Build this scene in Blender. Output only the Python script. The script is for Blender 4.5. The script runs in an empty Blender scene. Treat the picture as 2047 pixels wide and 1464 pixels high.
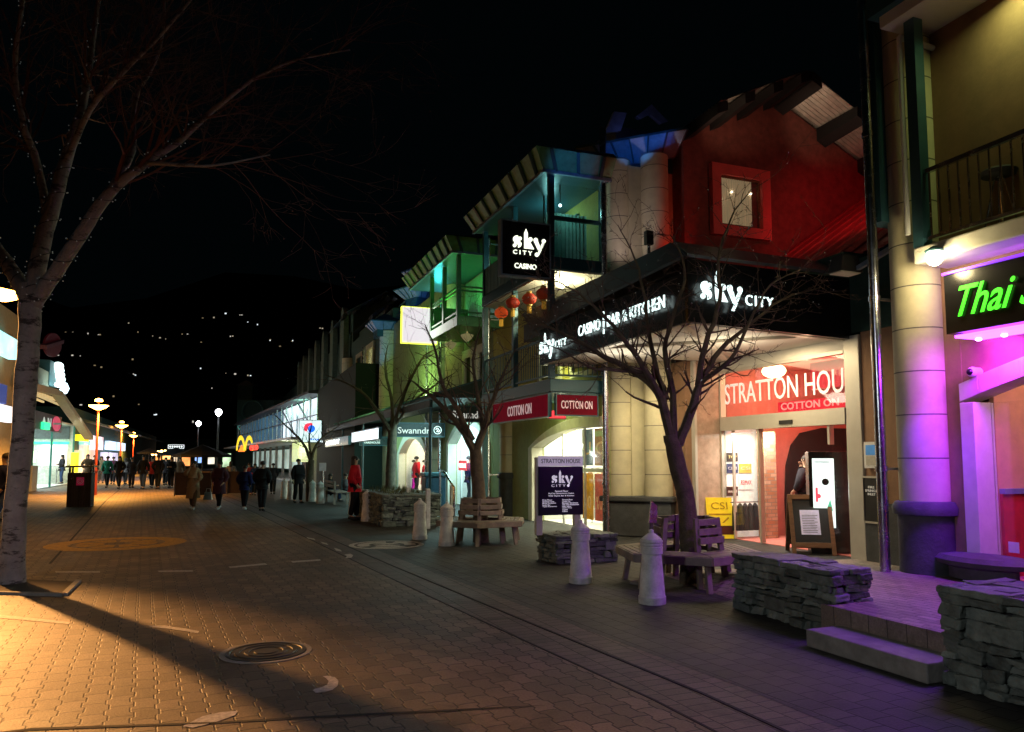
import bpy, bmesh, math, random
from mathutils import Vector, Matrix, Euler
R = random.Random(11)
S = bpy.context.scene
COL = S.collection
rad = math.radians
# ------------------------------------------------------------ camera
FPX, CX, CY, CAMZ = 1520.0, 1023.5, 790.0, 1.65
cd = bpy.data.cameras.new('camera')
cam = bpy.data.objects.new('camera', cd); COL.objects.link(cam)
cd.sensor_width = 36; cd.lens = FPX/2047*36; cd.shift_y = 58/2047
cd.clip_start = .05; cd.clip_end = 5000
cam.location = (0, 0, CAMZ)
cam.rotation_euler = (rad(90+4.81), 0, rad(-21))
S.camera = cam
CM = Euler((rad(94.81), 0, rad(-21))).to_matrix()
# ------------------------------------------------------------ night sky
w = bpy.data.worlds.new('World'); S.world = w; w.use_nodes = True
nt = w.node_tree; bg = nt.nodes['Background']
bg.inputs['Color'].default_value = (.22, .50, .62, 1); bg.inputs['Strength'].default_value = .0017
S.view_settings.view_transform = 'Standard'; S.view_settings.look = 'None'
S.view_settings.exposure = 0; S.view_settings.gamma = 1
S.cycles.max_bounces = 5; S.cycles.diffuse_bounces = 2; S.cycles.glossy_bounces = 2
S.cycles.transmission_bounces = 3; S.cycles.transparent_max_bounces = 8
S.cycles.caustics_reflective = False; S.cycles.caustics_refractive = False
S.cycles.sample_clamp_indirect = 3; S.cycles.use_denoising = True
# ------------------------------------------------------------ pixel -> world on a real plane
def ray(x, y): return (CM @ Vector(((x-CX)/FPX, -(y-CY)/FPX, -1))).normalized()
C0 = Vector((0, 0, CAMZ))
def G(x, y, z=0.0):
    r = ray(x, y); return C0 + r*((z-CAMZ)/r.z)
def AX(x, y, X):
    r = ray(x, y); return C0 + r*(X/r.x)
def AY(x, y, Y):
    r = ray(x, y); return C0 + r*(Y/r.y)
FW = Vector((math.sin(rad(21)), math.cos(rad(21)), 0)); RT = Vector((FW.y, -FW.x, 0))
def AD(x, y, d):
    r = ray(x, y); return C0 + r*(d/r.dot(FW))
# ------------------------------------------------------------ objects
ORG = {}
def tag(o, label=None, cat=None, group=None, kind=None):
    if label: o['label'] = label
    if cat: o['category'] = cat
    if group: o['group'] = group
    if kind: o['kind'] = kind
    return o
def thing(name, loc, label, cat, group=None, kind=None):
    o = bpy.data.objects.new(name, None); COL.objects.link(o)
    o.location = loc; o.empty_display_size = .1; ORG[o] = Vector(loc)
    return tag(o, label, cat, group, kind)
def copy_thing(o, loc, label=None, rz=0):
    def cp(a, par):
        c = a.copy(); COL.objects.link(c); c.parent = par
        for ch in kids.get(a, []): cp(ch, c)
        return c
    c = cp(o, None); c.location = loc; c.rotation_euler.z = rz
    if label: c['label'] = label
    ORG[c] = Vector(loc)
    return c
kids = {}
class MB:
    def __init__(s): s.v = []; s.f = []; s.k = []
    def add(s, vs, fs):
        n = len(s.v); s.k.append((n, len(s.f))); s.v += [Vector(p) for p in vs]; s.f += [[i+n for i in f] for f in fs]
    def box(s, x0, x1, y0, y1, z0, z1):
        s.add([(x0,y0,z0),(x1,y0,z0),(x1,y1,z0),(x0,y1,z0),(x0,y0,z1),(x1,y0,z1),(x1,y1,z1),(x0,y1,z1)],
              [(0,3,2,1),(4,5,6,7),(0,1,5,4),(1,2,6,5),(2,3,7,6),(3,0,4,7)])
    def hexa(s, b, t):   # 4 bottom, 4 top points, counterclockwise
        s.add(list(b)+list(t), [(3,2,1,0),(4,5,6,7),(0,1,5,4),(1,2,6,5),(2,3,7,6),(3,0,4,7)])
    def bar(s, p, q, a, b=None, up=(0,0,1)):
        p = Vector(p); q = Vector(q); b = b or a
        d = (q-p).normalized(); u = Vector(up)
        if abs(d.dot(u)) > .95: u = Vector((0,1,0))
        e = d.cross(u).normalized(); g = e.cross(d).normalized()
        o = [(-a/2,-b/2),(a/2,-b/2),(a/2,b/2),(-a/2,b/2)]
        s.hexa([p+e*i+g*j for i,j in o], [q+e*i+g*j for i,j in o])
    def prism(s, pts, vec):
        n = len(pts); vec = Vector(vec); pts = [Vector(p) for p in pts]
        s.add(pts+[p+vec for p in pts], [tuple(range(n))[::-1], tuple(range(n,2*n))]+[(i,(i+1)%n,n+(i+1)%n,n+i) for i in range(n)])
    def poly(s, pts): s.add(pts, [tuple(range(len(pts)))])
    def tube(s, pts, rs, n=8, cap=True):
        pts = [Vector(p) for p in pts]
        if not hasattr(rs, '__len__'): rs = [rs]*len(pts)
        base = len(s.v); prev = None
        for i, p in enumerate(pts):
            d = (pts[min(i+1,len(pts)-1)]-pts[max(i-1,0)])
            d = d.normalized() if d.length > 1e-9 else Vector((0,0,1))
            if prev is None:
                u = Vector((0,0,1)) if abs(d.z) < .9 else Vector((1,0,0))
                e = d.cross(u).normalized()
            else:
                e = prev - d*prev.dot(d)
                e = e.normalized() if e.length > 1e-6 else d.orthogonal().normalized()
            prev = e; g = d.cross(e)
            for k in range(n):
                a = 2*math.pi*k/n
                s.v.append(p+e*(rs[i]*math.cos(a))+g*(rs[i]*math.sin(a)))
        for i in range(len(pts)-1):
            for k in range(n):
                a = base+i*n+k; b = base+i*n+(k+1)%n
                s.f.append([a, b, b+n, a+n])
        if cap:
            s.f.append([base+k for k in range(n)][::-1])
            s.f.append([base+(len(pts)-1)*n+k for k in range(n)])
    def cyl(s, p, q, r0, r1=None, n=16): s.tube([p,q], [r0, r0 if r1 is None else r1], n)
    def lathe(s, c, prof, n=20, sx=1, sy=1, ph=0):
        c = Vector(c); base = len(s.v)
        for r, z in prof:
            for k in range(n):
                a = 2*math.pi*k/n+ph; s.v.append(c+Vector((r*sx*math.cos(a), r*sy*math.sin(a), z)))
        for i in range(len(prof)-1):
            for k in range(n):
                a = base+i*n+k; b = base+i*n+(k+1)%n
                s.f.append([a,b,b+n,a+n])
        s.f.append([base+k for k in range(n)][::-1])
        s.f.append([base+(len(prof)-1)*n+k for k in range(n)])
    def ball(s, c, r, n=12, m=8, sz=1, sx=1, sy=1):
        s.lathe(c, [(max(r*math.sin(math.pi*i/m), r*.02), -r*sz*math.cos(math.pi*i/m)) for i in range(m+1)], n, sx, sy)
    def build(s, name, mat, parent=None, smooth=False, bevel=0, **kw):
        o0 = Vector((0,0,0)); p = parent
        while p is not None:
            if p in ORG: o0 = ORG[p]; break
            p = p.parent
        me = bpy.data.meshes.new(name)
        me.from_pydata([tuple(v-o0) for v in s.v], [], s.f); me.update()
        bm = bmesh.new(); bm.from_mesh(me); bmesh.ops.recalc_face_normals(bm, faces=bm.faces)
        bm.to_mesh(me); bm.free()
        if smooth:
            me.shade_smooth()
            try: me.set_sharp_from_angle(angle=rad(38))
            except Exception: pass
        for m in (mat if isinstance(mat, (list, tuple)) else [mat]): me.materials.append(m)
        o = bpy.data.objects.new(name, me); COL.objects.link(o)
        if parent is not None: o.parent = parent; kids.setdefault(parent, []).append(o)
        if bevel:
            b = o.modifiers.new('bevel', 'BEVEL'); b.width = bevel; b.segments = 2; b.limit_method = 'ANGLE'; b.angle_limit = rad(50)
        if 'rocky' in kw:
            kw.pop('rocky'); sd = o.modifiers.new('sub','SUBSURF'); sd.subdivision_type = 'SIMPLE'; sd.levels = sd.render_levels = 2
            for ty, sz, stg in (('CLOUDS', .09, .035), ('CLOUDS', .02, .012)):
                tx = bpy.data.textures.new('rock', ty); tx.noise_scale = sz; dm = o.modifiers.new('disp','DISPLACE'); dm.texture = tx; dm.strength = stg; dm.mid_level = .5; dm.texture_coords = 'LOCAL'
        if kw:
            if 'category' in kw: kw['cat'] = kw.pop('category')
            tag(o, **kw)
        return o
def _each(s, name, mat, parent=None, **kw):
    ks = s.k+[(len(s.v), len(s.f))]; out = []
    for (n0,f0),(n1,f1) in zip(ks, ks[1:]):
        q = MB(); q.add(s.v[n0:n1], [[i-n0 for i in f] for f in s.f[f0:f1]]); out.append(q.build(name, mat, parent, **kw))
    return out
MB.each = _each
class Fr:   # a local frame on a sign or wall
    def __init__(s, o, u, v):
        s.o = Vector(o); s.u = Vector(u).normalized(); s.v = Vector(v).normalized(); s.n = s.u.cross(s.v)
    def __call__(s, a, b, c=0): return s.o+s.u*a+s.v*b+s.n*c
    def slab(s, mb, a0, a1, b0, b1, c0, c1):
        mb.hexa([s(a0,b0,c0), s(a1,b0,c0), s(a1,b1,c0), s(a0,b1,c0)], [s(a0,b0,c1), s(a1,b0,c1), s(a1,b1,c1), s(a0,b1,c1)])
    def disc(s, mb, a, b, r, c0, c1, n=16, a0=0, a1=360, rb=None):
        pts = [s(a+r*math.cos(rad(a0+(a1-a0)*k/n)), b+(rb or r)*math.sin(rad(a0+(a1-a0)*k/n)), c0) for k in range(n if a1-a0 == 360 else n+1)]
        mb.prism(pts, s.n*(c1-c0))
    def pol(s, mb, pts, c0, c1): mb.prism([s(a,b,c0) for a,b in pts], s.n*(c1-c0))
_tc = {}
def text(mb, body, fr, a0, b0, W, H, c0=0.0, depth=.01, bold=0.0, shear=0.0, space=1.0):
    key = (body, bold, shear, space)
    if key not in _tc:
        c = bpy.data.curves.new('t', 'FONT'); c.body = body; c.size = 1; c.offset = bold; c.shear = shear
        c.resolution_u = 3; c.extrude = .5; c.space_character = space
        o = bpy.data.objects.new('t', c); COL.objects.link(o)
        bpy.context.view_layer.update()
        dg = bpy.context.evaluated_depsgraph_get()
        me = bpy.data.meshes.new_from_object(o.evaluated_get(dg))
        _tc[key] = ([v.co.copy() for v in me.vertices], [list(p.vertices) for p in me.polygons])
        bpy.data.objects.remove(o); bpy.data.curves.remove(c); bpy.data.meshes.remove(me)
    vs, fs = _tc[key]
    if not vs: return
    x0 = min(v.x for v in vs); x1 = max(v.x for v in vs); y0 = min(v.y for v in vs); y1 = max(v.y for v in vs)
    mb.add([fr(a0+(v.x-x0)/(x1-x0)*W, b0+(v.y-y0)/(y1-y0)*H, c0+(v.z+.5)*depth) for v in vs], fs)
# ------------------------------------------------------------ materials
def N(nt, typ, **kw):
    n = nt.nodes.new('ShaderNode'+typ)
    for k, v in kw.items():
        if k in n.inputs: n.inputs[k].default_value = v
        else: setattr(n, k, v)
    return n
def mat(name, col, rough=.6, metal=0, var=.25, scale=6, bump=.15, spec=.5, emit=0, ecol=None, stretch=(1,1,1), island=0, bscale=None):
    m = bpy.data.materials.new(name); m.use_nodes = True; nt = m.node_tree; b = nt.nodes['Principled BSDF']
    b.inputs['Roughness'].default_value = rough; b.inputs['Metallic'].default_value = metal
    b.inputs['Specular IOR Level'].default_value = spec
    tc = N(nt, 'TexCoord'); mp = N(nt, 'Mapping'); mp.inputs['Scale'].default_value = stretch
    nt.links.new(tc.outputs['Object'], mp.inputs['Vector'])
    no = N(nt, 'TexNoise', Scale=scale, Detail=6.0, Roughness=.65); nt.links.new(mp.outputs[0], no.inputs['Vector'])
    rp = N(nt, 'MapRange'); rp.inputs['From Min'].default_value = .3; rp.inputs['From Max'].default_value = .7
    rp.inputs['To Min'].default_value = 1-var; rp.inputs['To Max'].default_value = 1+var
    nt.links.new(no.outputs['Fac'], rp.inputs['Value'])
    last = rp.outputs[0]
    if island:
        g = N(nt, 'NewGeometry'); r2 = N(nt, 'MapRange'); r2.inputs['To Min'].default_value = 1-island; r2.inputs['To Max'].default_value = 1+island
        nt.links.new(g.outputs['Random Per Island'], r2.inputs['Value'])
        mu = N(nt, 'Math', operation='MULTIPLY'); nt.links.new(last, mu.inputs[0]); nt.links.new(r2.outputs[0], mu.inputs[1]); last = mu.outputs[0]
    hs = N(nt, 'HueSaturation'); hs.inputs['Color'].default_value = (*col, 1); nt.links.new(last, hs.inputs['Value'])
    nt.links.new(hs.outputs[0], b.inputs['Base Color'])
    if bump:
        n2 = N(nt, 'TexNoise', Scale=(bscale or scale*5), Detail=5.0); nt.links.new(mp.outputs[0], n2.inputs['Vector'])
        bp = N(nt, 'Bump', Strength=bump, Distance=.01); nt.links.new(n2.outputs['Fac'], bp.inputs['Height']); nt.links.new(bp.outputs[0], b.inputs['Normal'])
        r3 = N(nt, 'MapRange'); r3.inputs['To Min'].default_value = max(rough-.15, .02); r3.inputs['To Max'].default_value = min(rough+.15, 1)
        nt.links.new(no.outputs['Fac'], r3.inputs['Value']); nt.links.new(r3.outputs[0], b.inputs['Roughness'])
    if emit:
        b.inputs['Emission Color'].default_value = (*(ecol or col), 1); b.inputs['Emission Strength'].default_value = emit
    return m
def glow(name, col, s, mottled=0):
    m = bpy.data.materials.new(name); m.use_nodes = True; nt = m.node_tree; b = nt.nodes['Principled BSDF']
    b.inputs['Base Color'].default_value = (*[c*.8 for c in col], 1); b.inputs['Emission Color'].default_value = (*col, 1)
    b.inputs['Emission Strength'].default_value = s; b.inputs['Roughness'].default_value = .5
    if mottled:
        tc = N(nt, 'TexCoord'); no = N(nt, 'TexNoise', Scale=1.2, Detail=3.0); nt.links.new(tc.outputs['Object'], no.inputs['Vector'])
        r = N(nt, 'MapRange'); r.inputs['From Min'].default_value=.3; r.inputs['From Max'].default_value=.7; r.inputs['To Min'].default_value = s*(1-mottled); r.inputs['To Max'].default_value = s*(1+mottled)
        nt.links.new(no.outputs['Fac'], r.inputs['Value']); nt.links.new(r.outputs[0], b.inputs['Emission Strength'])
    return m
def glass(name, tint=(1,1,1), refl=.12):
    m = bpy.data.materials.new(name); m.use_nodes = True; nt = m.node_tree; nt.nodes.remove(nt.nodes['Principled BSDF'])
    out = nt.nodes['Material Output']; t = N(nt, 'BsdfTransparent'); t.inputs[0].default_value = (*tint, 1)
    g = N(nt, 'BsdfGlossy'); g.inputs['Roughness'].default_value = .02
    lw = N(nt, 'LayerWeight', Blend=.5); pw = N(nt, 'Math', operation='POWER'); pw.inputs[1].default_value = 5; nt.links.new(lw.outputs['Facing'], pw.inputs[0])
    ad = N(nt, 'Math', operation='MULTIPLY_ADD'); ad.inputs[1].default_value = .35; ad.inputs[2].default_value = refl*.35; nt.links.new(pw.outputs[0], ad.inputs[0])
    mx = N(nt, 'MixShader'); nt.links.new(ad.outputs[0], mx.inputs[0]); nt.links.new(t.outputs[0], mx.inputs[1]); nt.links.new(g.outputs[0], mx.inputs[2])
    nt.links.new(mx.outputs[0], out.inputs['Surface']); return m
def pavers(name, ca, cb, joint, wu=.15, wv=.24, rot=4.7, zig=.16, rough=.6, jw=.0085, bump=.5):
    m = bpy.data.materials.new(name); m.use_nodes = True; nt = m.node_tree; b = nt.nodes['Principled BSDF']
    L = nt.links.new
    def M(op, a, c=None, d=None):
        n = N(nt, 'Math', operation=op)
        for i, x in enumerate((a, c, d)):
            if x is None: continue
            if isinstance(x, (int, float)): n.inputs[i].default_value = x
            else: L(x, n.inputs[i])
        return n.outputs[0]
    tc = N(nt, 'TexCoord'); mp = N(nt, 'Mapping'); mp.inputs['Rotation'].default_value = (0, 0, rad(-rot)); L(tc.outputs['Object'], mp.inputs[0])
    wob = N(nt, 'TexNoise', Scale=1.3, Detail=2.0); L(mp.outputs[0], wob.inputs['Vector'])
    sx = N(nt, 'SeparateXYZ'); L(mp.outputs[0], sx.inputs[0])
    wb = M('MULTIPLY', M('SUBTRACT', wob.outputs['Fac'], .5), .03)
    u = M('DIVIDE', M('ADD', sx.outputs[0], wb), wu); v = M('DIVIDE', M('ADD', sx.outputs[1], wb), wv)
    tri = M('ABSOLUTE', M('SUBTRACT', M('FRACT', v), .5))
    step = N(nt, 'MapRange', interpolation_type='SMOOTHSTEP'); step.inputs['From Min'].default_value = .19; step.inputs['From Max'].default_value = .31; L(tri, step.inputs[0])
    u2 = M('ADD', u, M('MULTIPLY', step.outputs[0], zig))
    iu = M('FLOOR', u2)
    tu = M('ABSOLUTE', M('SUBTRACT', M('FRACT', u2), .5))
    v2 = M('ADD', M('ADD', v, M('MULTIPLY', tu, .10)), M('MULTIPLY', M('MODULO', iu, 2.0), .5))
    iv = M('FLOOR', v2)
    ju = M('SUBTRACT', .5, M('ABSOLUTE', M('SUBTRACT', M('FRACT', u2), .5)))
    jv = M('SUBTRACT', .5, M('ABSOLUTE', M('SUBTRACT', M('FRACT', v2), .5)))
    d = M('MINIMUM', M('MULTIPLY', ju, wu), M('MULTIPLY', jv, wv))
    jm = N(nt, 'MapRange', interpolation_type='SMOOTHSTEP'); jm.inputs['From Min'].default_value = jw*.35; jm.inputs['From Max'].default_value = jw; L(d, jm.inputs[0])
    cx = N(nt, 'CombineXYZ'); L(iu, cx.inputs[0]); L(iv, cx.inputs[1])
    wn = N(nt, 'TexWhiteNoise', noise_dimensions='2D'); L(cx.outputs[0], wn.inputs['Vector'])
    mx = N(nt, 'Mix', data_type='RGBA'); mx.inputs[6].default_value = (*ca, 1); mx.inputs[7].default_value = (*cb, 1); L(wn.outputs['Value'], mx.inputs[0])
    big = N(nt, 'TexNoise', Scale=.55, Detail=7.0, Roughness=.6); L(mp.outputs[0], big.inputs['Vector'])
    br = N(nt, 'MapRange'); br.inputs['From Min'].default_value = .3; br.inputs['From Max'].default_value = .7; br.inputs['To Min'].default_value = .6; br.inputs['To Max'].default_value = 1.3; L(big.outputs['Fac'], br.inputs[0])
    fine = N(nt, 'TexNoise', Scale=55.0, Detail=4.0); L(mp.outputs[0], fine.inputs['Vector'])
    fr = N(nt, 'MapRange'); fr.inputs['From Min'].default_value = .25; fr.inputs['From Max'].default_value = .75; fr.inputs['To Min'].default_value = .75; fr.inputs['To Max'].default_value = 1.25; L(fine.outputs['Fac'], fr.inputs[0])
    gm = N(nt, 'TexVoronoi', Scale=1.9); L(mp.outputs[0], gm.inputs['Vector'])
    gr = N(nt, 'MapRange'); gr.inputs['From Min'].default_value = .028; gr.inputs['From Max'].default_value = .04; gr.inputs['To Min'].default_value = .45; gr.inputs['To Max'].default_value = 1; L(gm.outputs['Distance'], gr.inputs[0])
    st = N(nt, 'TexNoise', Scale=1.7, Detail=9.0, Roughness=.7, Distortion=.8); L(mp.outputs[0], st.inputs['Vector'])
    sr = N(nt, 'MapRange'); sr.inputs['From Min'].default_value = .5; sr.inputs['From Max'].default_value = .68; sr.inputs['To Min'].default_value = 1; sr.inputs['To Max'].default_value = .5; L(st.outputs['Fac'], sr.inputs[0])
    odd = N(nt, 'MapRange'); odd.inputs['From Min'].default_value = .9; odd.inputs['From Max'].default_value = .93; odd.inputs['To Min'].default_value = 1; odd.inputs['To Max'].default_value = .6; L(wn.outputs['Value'], odd.inputs[0])
    hs = N(nt, 'HueSaturation'); L(mx.outputs[2], hs.inputs['Color']); L(M('MULTIPLY', M('MULTIPLY', M('MULTIPLY', br.outputs[0], fr.outputs[0]), gr.outputs[0]), M('MULTIPLY', sr.outputs[0], odd.outputs[0])), hs.inputs['Value'])
    fm = N(nt, 'Mix', data_type='RGBA'); fm.inputs[6].default_value = (*joint, 1); L(hs.outputs[0], fm.inputs[7]); L(jm.outputs[0], fm.inputs[0])
    L(fm.outputs[2], b.inputs['Base Color'])
    hh = M('ADD', M('ADD', M('MULTIPLY', jm.outputs[0], 1.0), M('MULTIPLY', fine.outputs['Fac'], .35)), M('MULTIPLY', wn.outputs['Value'], .25))
    bp = N(nt, 'Bump', Strength=bump, Distance=.012); L(hh, bp.inputs['Height']); L(bp.outputs[0], b.inputs['Normal'])
    rr = N(nt, 'MapRange'); rr.inputs['To Min'].default_value = rough-.13; rr.inputs['To Max'].default_value = rough+.18; L(big.outputs['Fac'], rr.inputs[0]); L(rr.outputs[0], b.inputs['Roughness'])
    b.inputs['Specular IOR Level'].default_value = .45
    return m
M_ = dict(
 road=pavers('street_pavers', (.125,.092,.06), (.215,.16,.105), (.018,.014,.01)),
 walk=pavers('walk_pavers', (.032,.034,.034), (.056,.055,.05), (.009,.009,.009), wu=.2, wv=.2, zig=.0, jw=.009, bump=.5, rough=.65),
 terr=pavers('terrace_pavers', (.24,.19,.16), (.32,.26,.22), (.05,.04,.04), wu=.1, wv=.2, zig=0, jw=.006, rot=2),
 chan=pavers('channel_pavers', (.09,.065,.055), (.13,.09,.075), (.02,.015,.015), wu=.24, wv=.12, zig=0, jw=.007, rot=2),
 joint=mat('dark_joint', (.012,.012,.012), .9), conc=mat('concrete', (.25,.24,.22), .85, var=.3, bump=.4),
 paint=mat('worn_white_paint', (.45,.42,.38), .7, var=.5, scale=25), ypaint=mat('worn_yellow_paint', (.34,.2,.03), .7, var=.6, scale=12),
 iron=mat('cast_iron', (.05,.05,.05), .45, metal=.6), steel=mat('galvanised_steel', (.5,.52,.55), .25, metal=1, var=.15),
 hill=mat('night_hill', (.01,.014,.01), 1, spec=0), stone=mat('slate_stone', (.155,.18,.155), .75, var=.4, scale=9, bump=.8, island=.45, bscale=40),
 mortar=mat('dark_core', (.02,.02,.02), 1), cream=mat('cream_blocks', (.66,.6,.4), .8, var=.12, scale=3, bump=.3),
 groove=mat('block_joint', (.16,.15,.12), .9), creamp=mat('cream_trim', (.68,.66,.55), .6, var=.08),
 dbase=mat('dark_plinth', (.07,.075,.08), .75, var=.3, bump=.6), redwall=mat('red_plaster', (.24,.07,.055), .85, var=.3, bump=.4),
 redtrim=mat('red_trim', (.9,.16,.15), .6, var=.1), teal=mat('teal_boards', (.08,.2,.2), .55, var=.15), tealm=mat('teal_steel', (.035,.11,.14), .35, var=.1, metal=.2),
 blue=mat('blue_metal', (.22,.3,.4), .4, metal=.2), corr=mat('corrugated_sheet', (.55,.5,.45), .4, metal=.4),
 roofd=mat('dark_roof', (.05,.055,.06), .6), redroof=mat('red_roof_sheet', (.4,.07,.07), .45, metal=.2),
 black=mat('black_gloss', (.012,.012,.014), .25, var=.1, bump=0), blackm=mat('black_matte', (.02,.02,.022), .6), soffit=mat('white_soffit', (.7,.67,.6), .6, var=.05),
 frame=mat('pale_aluminium', (.6,.57,.5), .4, var=.05, metal=.2), white=mat('white_paint', (.78,.78,.76), .6, var=.05), beige=mat('beige_render', (.4,.35,.22), .85, var=.15),
 green=mat('olive_render', (.3,.33,.13), .85, var=.15), dgreen=mat('dark_green_render', (.03,.075,.058), .8), yellow=mat('mustard_render', (.46,.4,.1), .85, var=.12),
 brown=mat('brown_render', (.3,.17,.1), .85, var=.15), glass=glass('window_glass'), dglass=glass('dark_window_glass', (.35,.4,.4), .2),
 wood=mat('oiled_timber', (.2,.1,.05), .5, var=.35, scale=4, stretch=(1,1,8), island=.2), gwood=mat('weathered_timber', (.23,.19,.15), .65, var=.35, scale=5, island=.25),
 bark=mat('pale_bark', (.36,.32,.28), .85, var=.75, scale=4, bump=.9, stretch=(1,1,.5), bscale=18), dbark=mat('dark_bark', (.11,.085,.055), .85, var=.5, bump=1.0, bscale=35),
 twig=mat('fine_twigs', (.11,.07,.055), .9, bump=0), redtwig=mat('reddish_twigs', (.13,.06,.045), .9, bump=0), bulb=mat('faint_glow_bulbs', (.6,.65,.65), .2, bump=0, emit=.05),  # faint glow put into the material of the unlit bulbs
 boll=mat('painted_bollard', (.72,.72,.7), .6, var=.3, scale=6, bump=.6), redpost=mat('red_post_paint', (.4,.06,.03), .45),
 brick=None, skin=mat('skin', (.5,.3,.2), .55, var=.05, bump=0), hair=mat('dark_hair', (.02,.015,.012), .6, bump=0),
 lwhite=glow('white_light', (1,.97,.88), 6), lwarm=glow('warm_light', (1,.62,.2), 30), lcool=glow('cool_light', (.72,1,1), 4.5), lora=glow('orange_lamp', (1,.42,.06), 34),
 ltxt=glow('cool_white_letters', (.8,1,.97), 1.7), lyw=glow('warm_white_letters', (.96,1,.8), 1.6), lgreen=glow('green_neon', (.08,1,.03), 1.5), lpurp=glow('purple_led', (.42,.05,1), 9),
 lpink=glow('pink_white_led', (.9,.45,1), 6), lred=glow('red_lit_panel', (.85,.02,.05), .9), lbox=glow('white_sign_face', (.95,.87,.95), .86), lyel=glow('yellow_green_edge', (.85,1,.1), 1.6),
)
def bark(name, col, scar):
    m = mat(name, col, .85, var=.3, scale=5, bump=.9, bscale=22); nt = m.node_tree; b = nt.nodes['Principled BSDF']; src = b.inputs['Base Color'].links[0].from_socket
    tc = N(nt,'TexCoord'); mp = N(nt,'Mapping'); mp.inputs['Scale'].default_value = (1,1,2.6); nt.links.new(tc.outputs['Object'], mp.inputs[0])
    n1 = N(nt,'TexNoise', Scale=3.2, Detail=8.0, Roughness=.72); nt.links.new(mp.outputs[0], n1.inputs['Vector'])
    r = N(nt,'MapRange'); r.inputs['From Min'].default_value=.53; r.inputs['From Max'].default_value=.60; nt.links.new(n1.outputs['Fac'], r.inputs['Value'])
    x = N(nt,'Mix', data_type='RGBA'); nt.links.new(r.outputs[0], x.inputs[0]); nt.links.new(src, x.inputs[6]); x.inputs[7].default_value = (*scar,1); nt.links.new(x.outputs[2], b.inputs['Base Color']); return m
M_['bark'] = bark('scarred_pale_bark', (.3,.285,.28), (.07,.06,.06))
def cloth(n, c): return mat('cloth_'+n, c, .9, var=.15, bump=.2, spec=.2)
def light(kind, loc, power, col, size=.2, tgt=None, spot=60, blend=.5, sy=None):
    l = bpy.data.lights.new('light', kind); l.energy = power; l.color = col
    if kind == 'AREA':
        l.size = size
        if sy: l.shape = 'RECTANGLE'; l.size_y = sy
    else: l.shadow_soft_size = size
    if kind == 'SPOT': l.spot_size = rad(spot); l.spot_blend = blend
    o = bpy.data.objects.new('light', l); COL.objects.link(o); o.location = loc
    if tgt is not None: o.rotation_euler = (Vector(tgt)-Vector(loc)).to_track_quat('-Z', 'Y').to_euler()
    return o
def struct(name, mb, m, **k): return mb.build(name, m, kind='structure', **k)
# ============================================================ GROUND
def sheet(name, pts, z, m, label=None):
    mb = MB(); mb.poly([(p[0], p[1], z) for p in pts]); return struct(name, mb, m)
kerbpts = [(3.25,-12),(3.0,0),(2.84,4.67),(2.6,7.1),(2.15,12),(1.67,17.8),(1.1,24.7),(.2,34),(-1.6,50),(-4,75)]
sheet('ground', [(-400,-60),(600,-60),(600,200),(-400,200)], -.03, M_['walk'])
sheet('street', [(-9,-12)]+kerbpts+[(-9,75)], 0, M_['road'])
sheet('pavement', [(p[0]+.75, p[1]) for p in kerbpts]+[(3,75),(12.6,50),(12.6,-12)], 0, M_['walk'])
sheet('channel', [(p[0]+.0, p[1]) for p in kerbpts]+[(p[0]+.75, p[1]) for p in kerbpts[::-1]], -.002, M_['chan'])
sheet('left_pavement', [(-9,-12),(-14,-12),(-14,75),(-9,75)], 0.0, M_['walk'])
sheet('far_plaza', [(-30,75),(3,75),(20,200),(-45,200)], 0, M_['walk'])
def strip(mb, pts, w, z0, z1):
    for a, b in zip(pts, pts[1:]):
        d = (Vector((*b,0))-Vector((*a,0))).normalized(); n = Vector((-d.y, d.x, 0))*w/2
        A = Vector((*a,z0)); B = Vector((*b,z0)); u = Vector((0,0,z1-z0))
        mb.hexa([A-n, B-n, B+n, A+n], [A-n+u, B-n+u, B+n+u, A+n+u])
mb = MB()
strip(mb, kerbpts, .022, 0, .003); strip(mb, [(p[0]+.4, p[1]) for p in kerbpts], .03, -.001, .003)
struct('channel_joints', mb, M_['joint'])
crack = MB()
cp = [G(-60,1475), G(60,1459), G(230,1453), G(430,1446), G(640,1434), G(860,1423), G(1090,1411)]
cw = [.012,.022,.02,.016,.02,.018,.002]
for i in range(len(cp)-1):
    a, b = cp[i], cp[i+1]
    crack.add([(a.x,a.y-cw[i],.004),(b.x,b.y-cw[i+1],.004),(b.x,b.y+cw[i+1],.004),(a.x,a.y+cw[i],.004)], [(0,1,2,3)])
struct('paving_crack', crack, M_['joint'])
strip2 = MB(); strip(strip2, [tuple(G(100,1127).xy), tuple(G(212,1001).xy), tuple(G(262,960).xy)], .04, 0, .003); struct('paving_seam', strip2, M_['joint'])
def gp(pts, z=.004): return [G(x, y, z) for x, y in pts]
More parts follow.
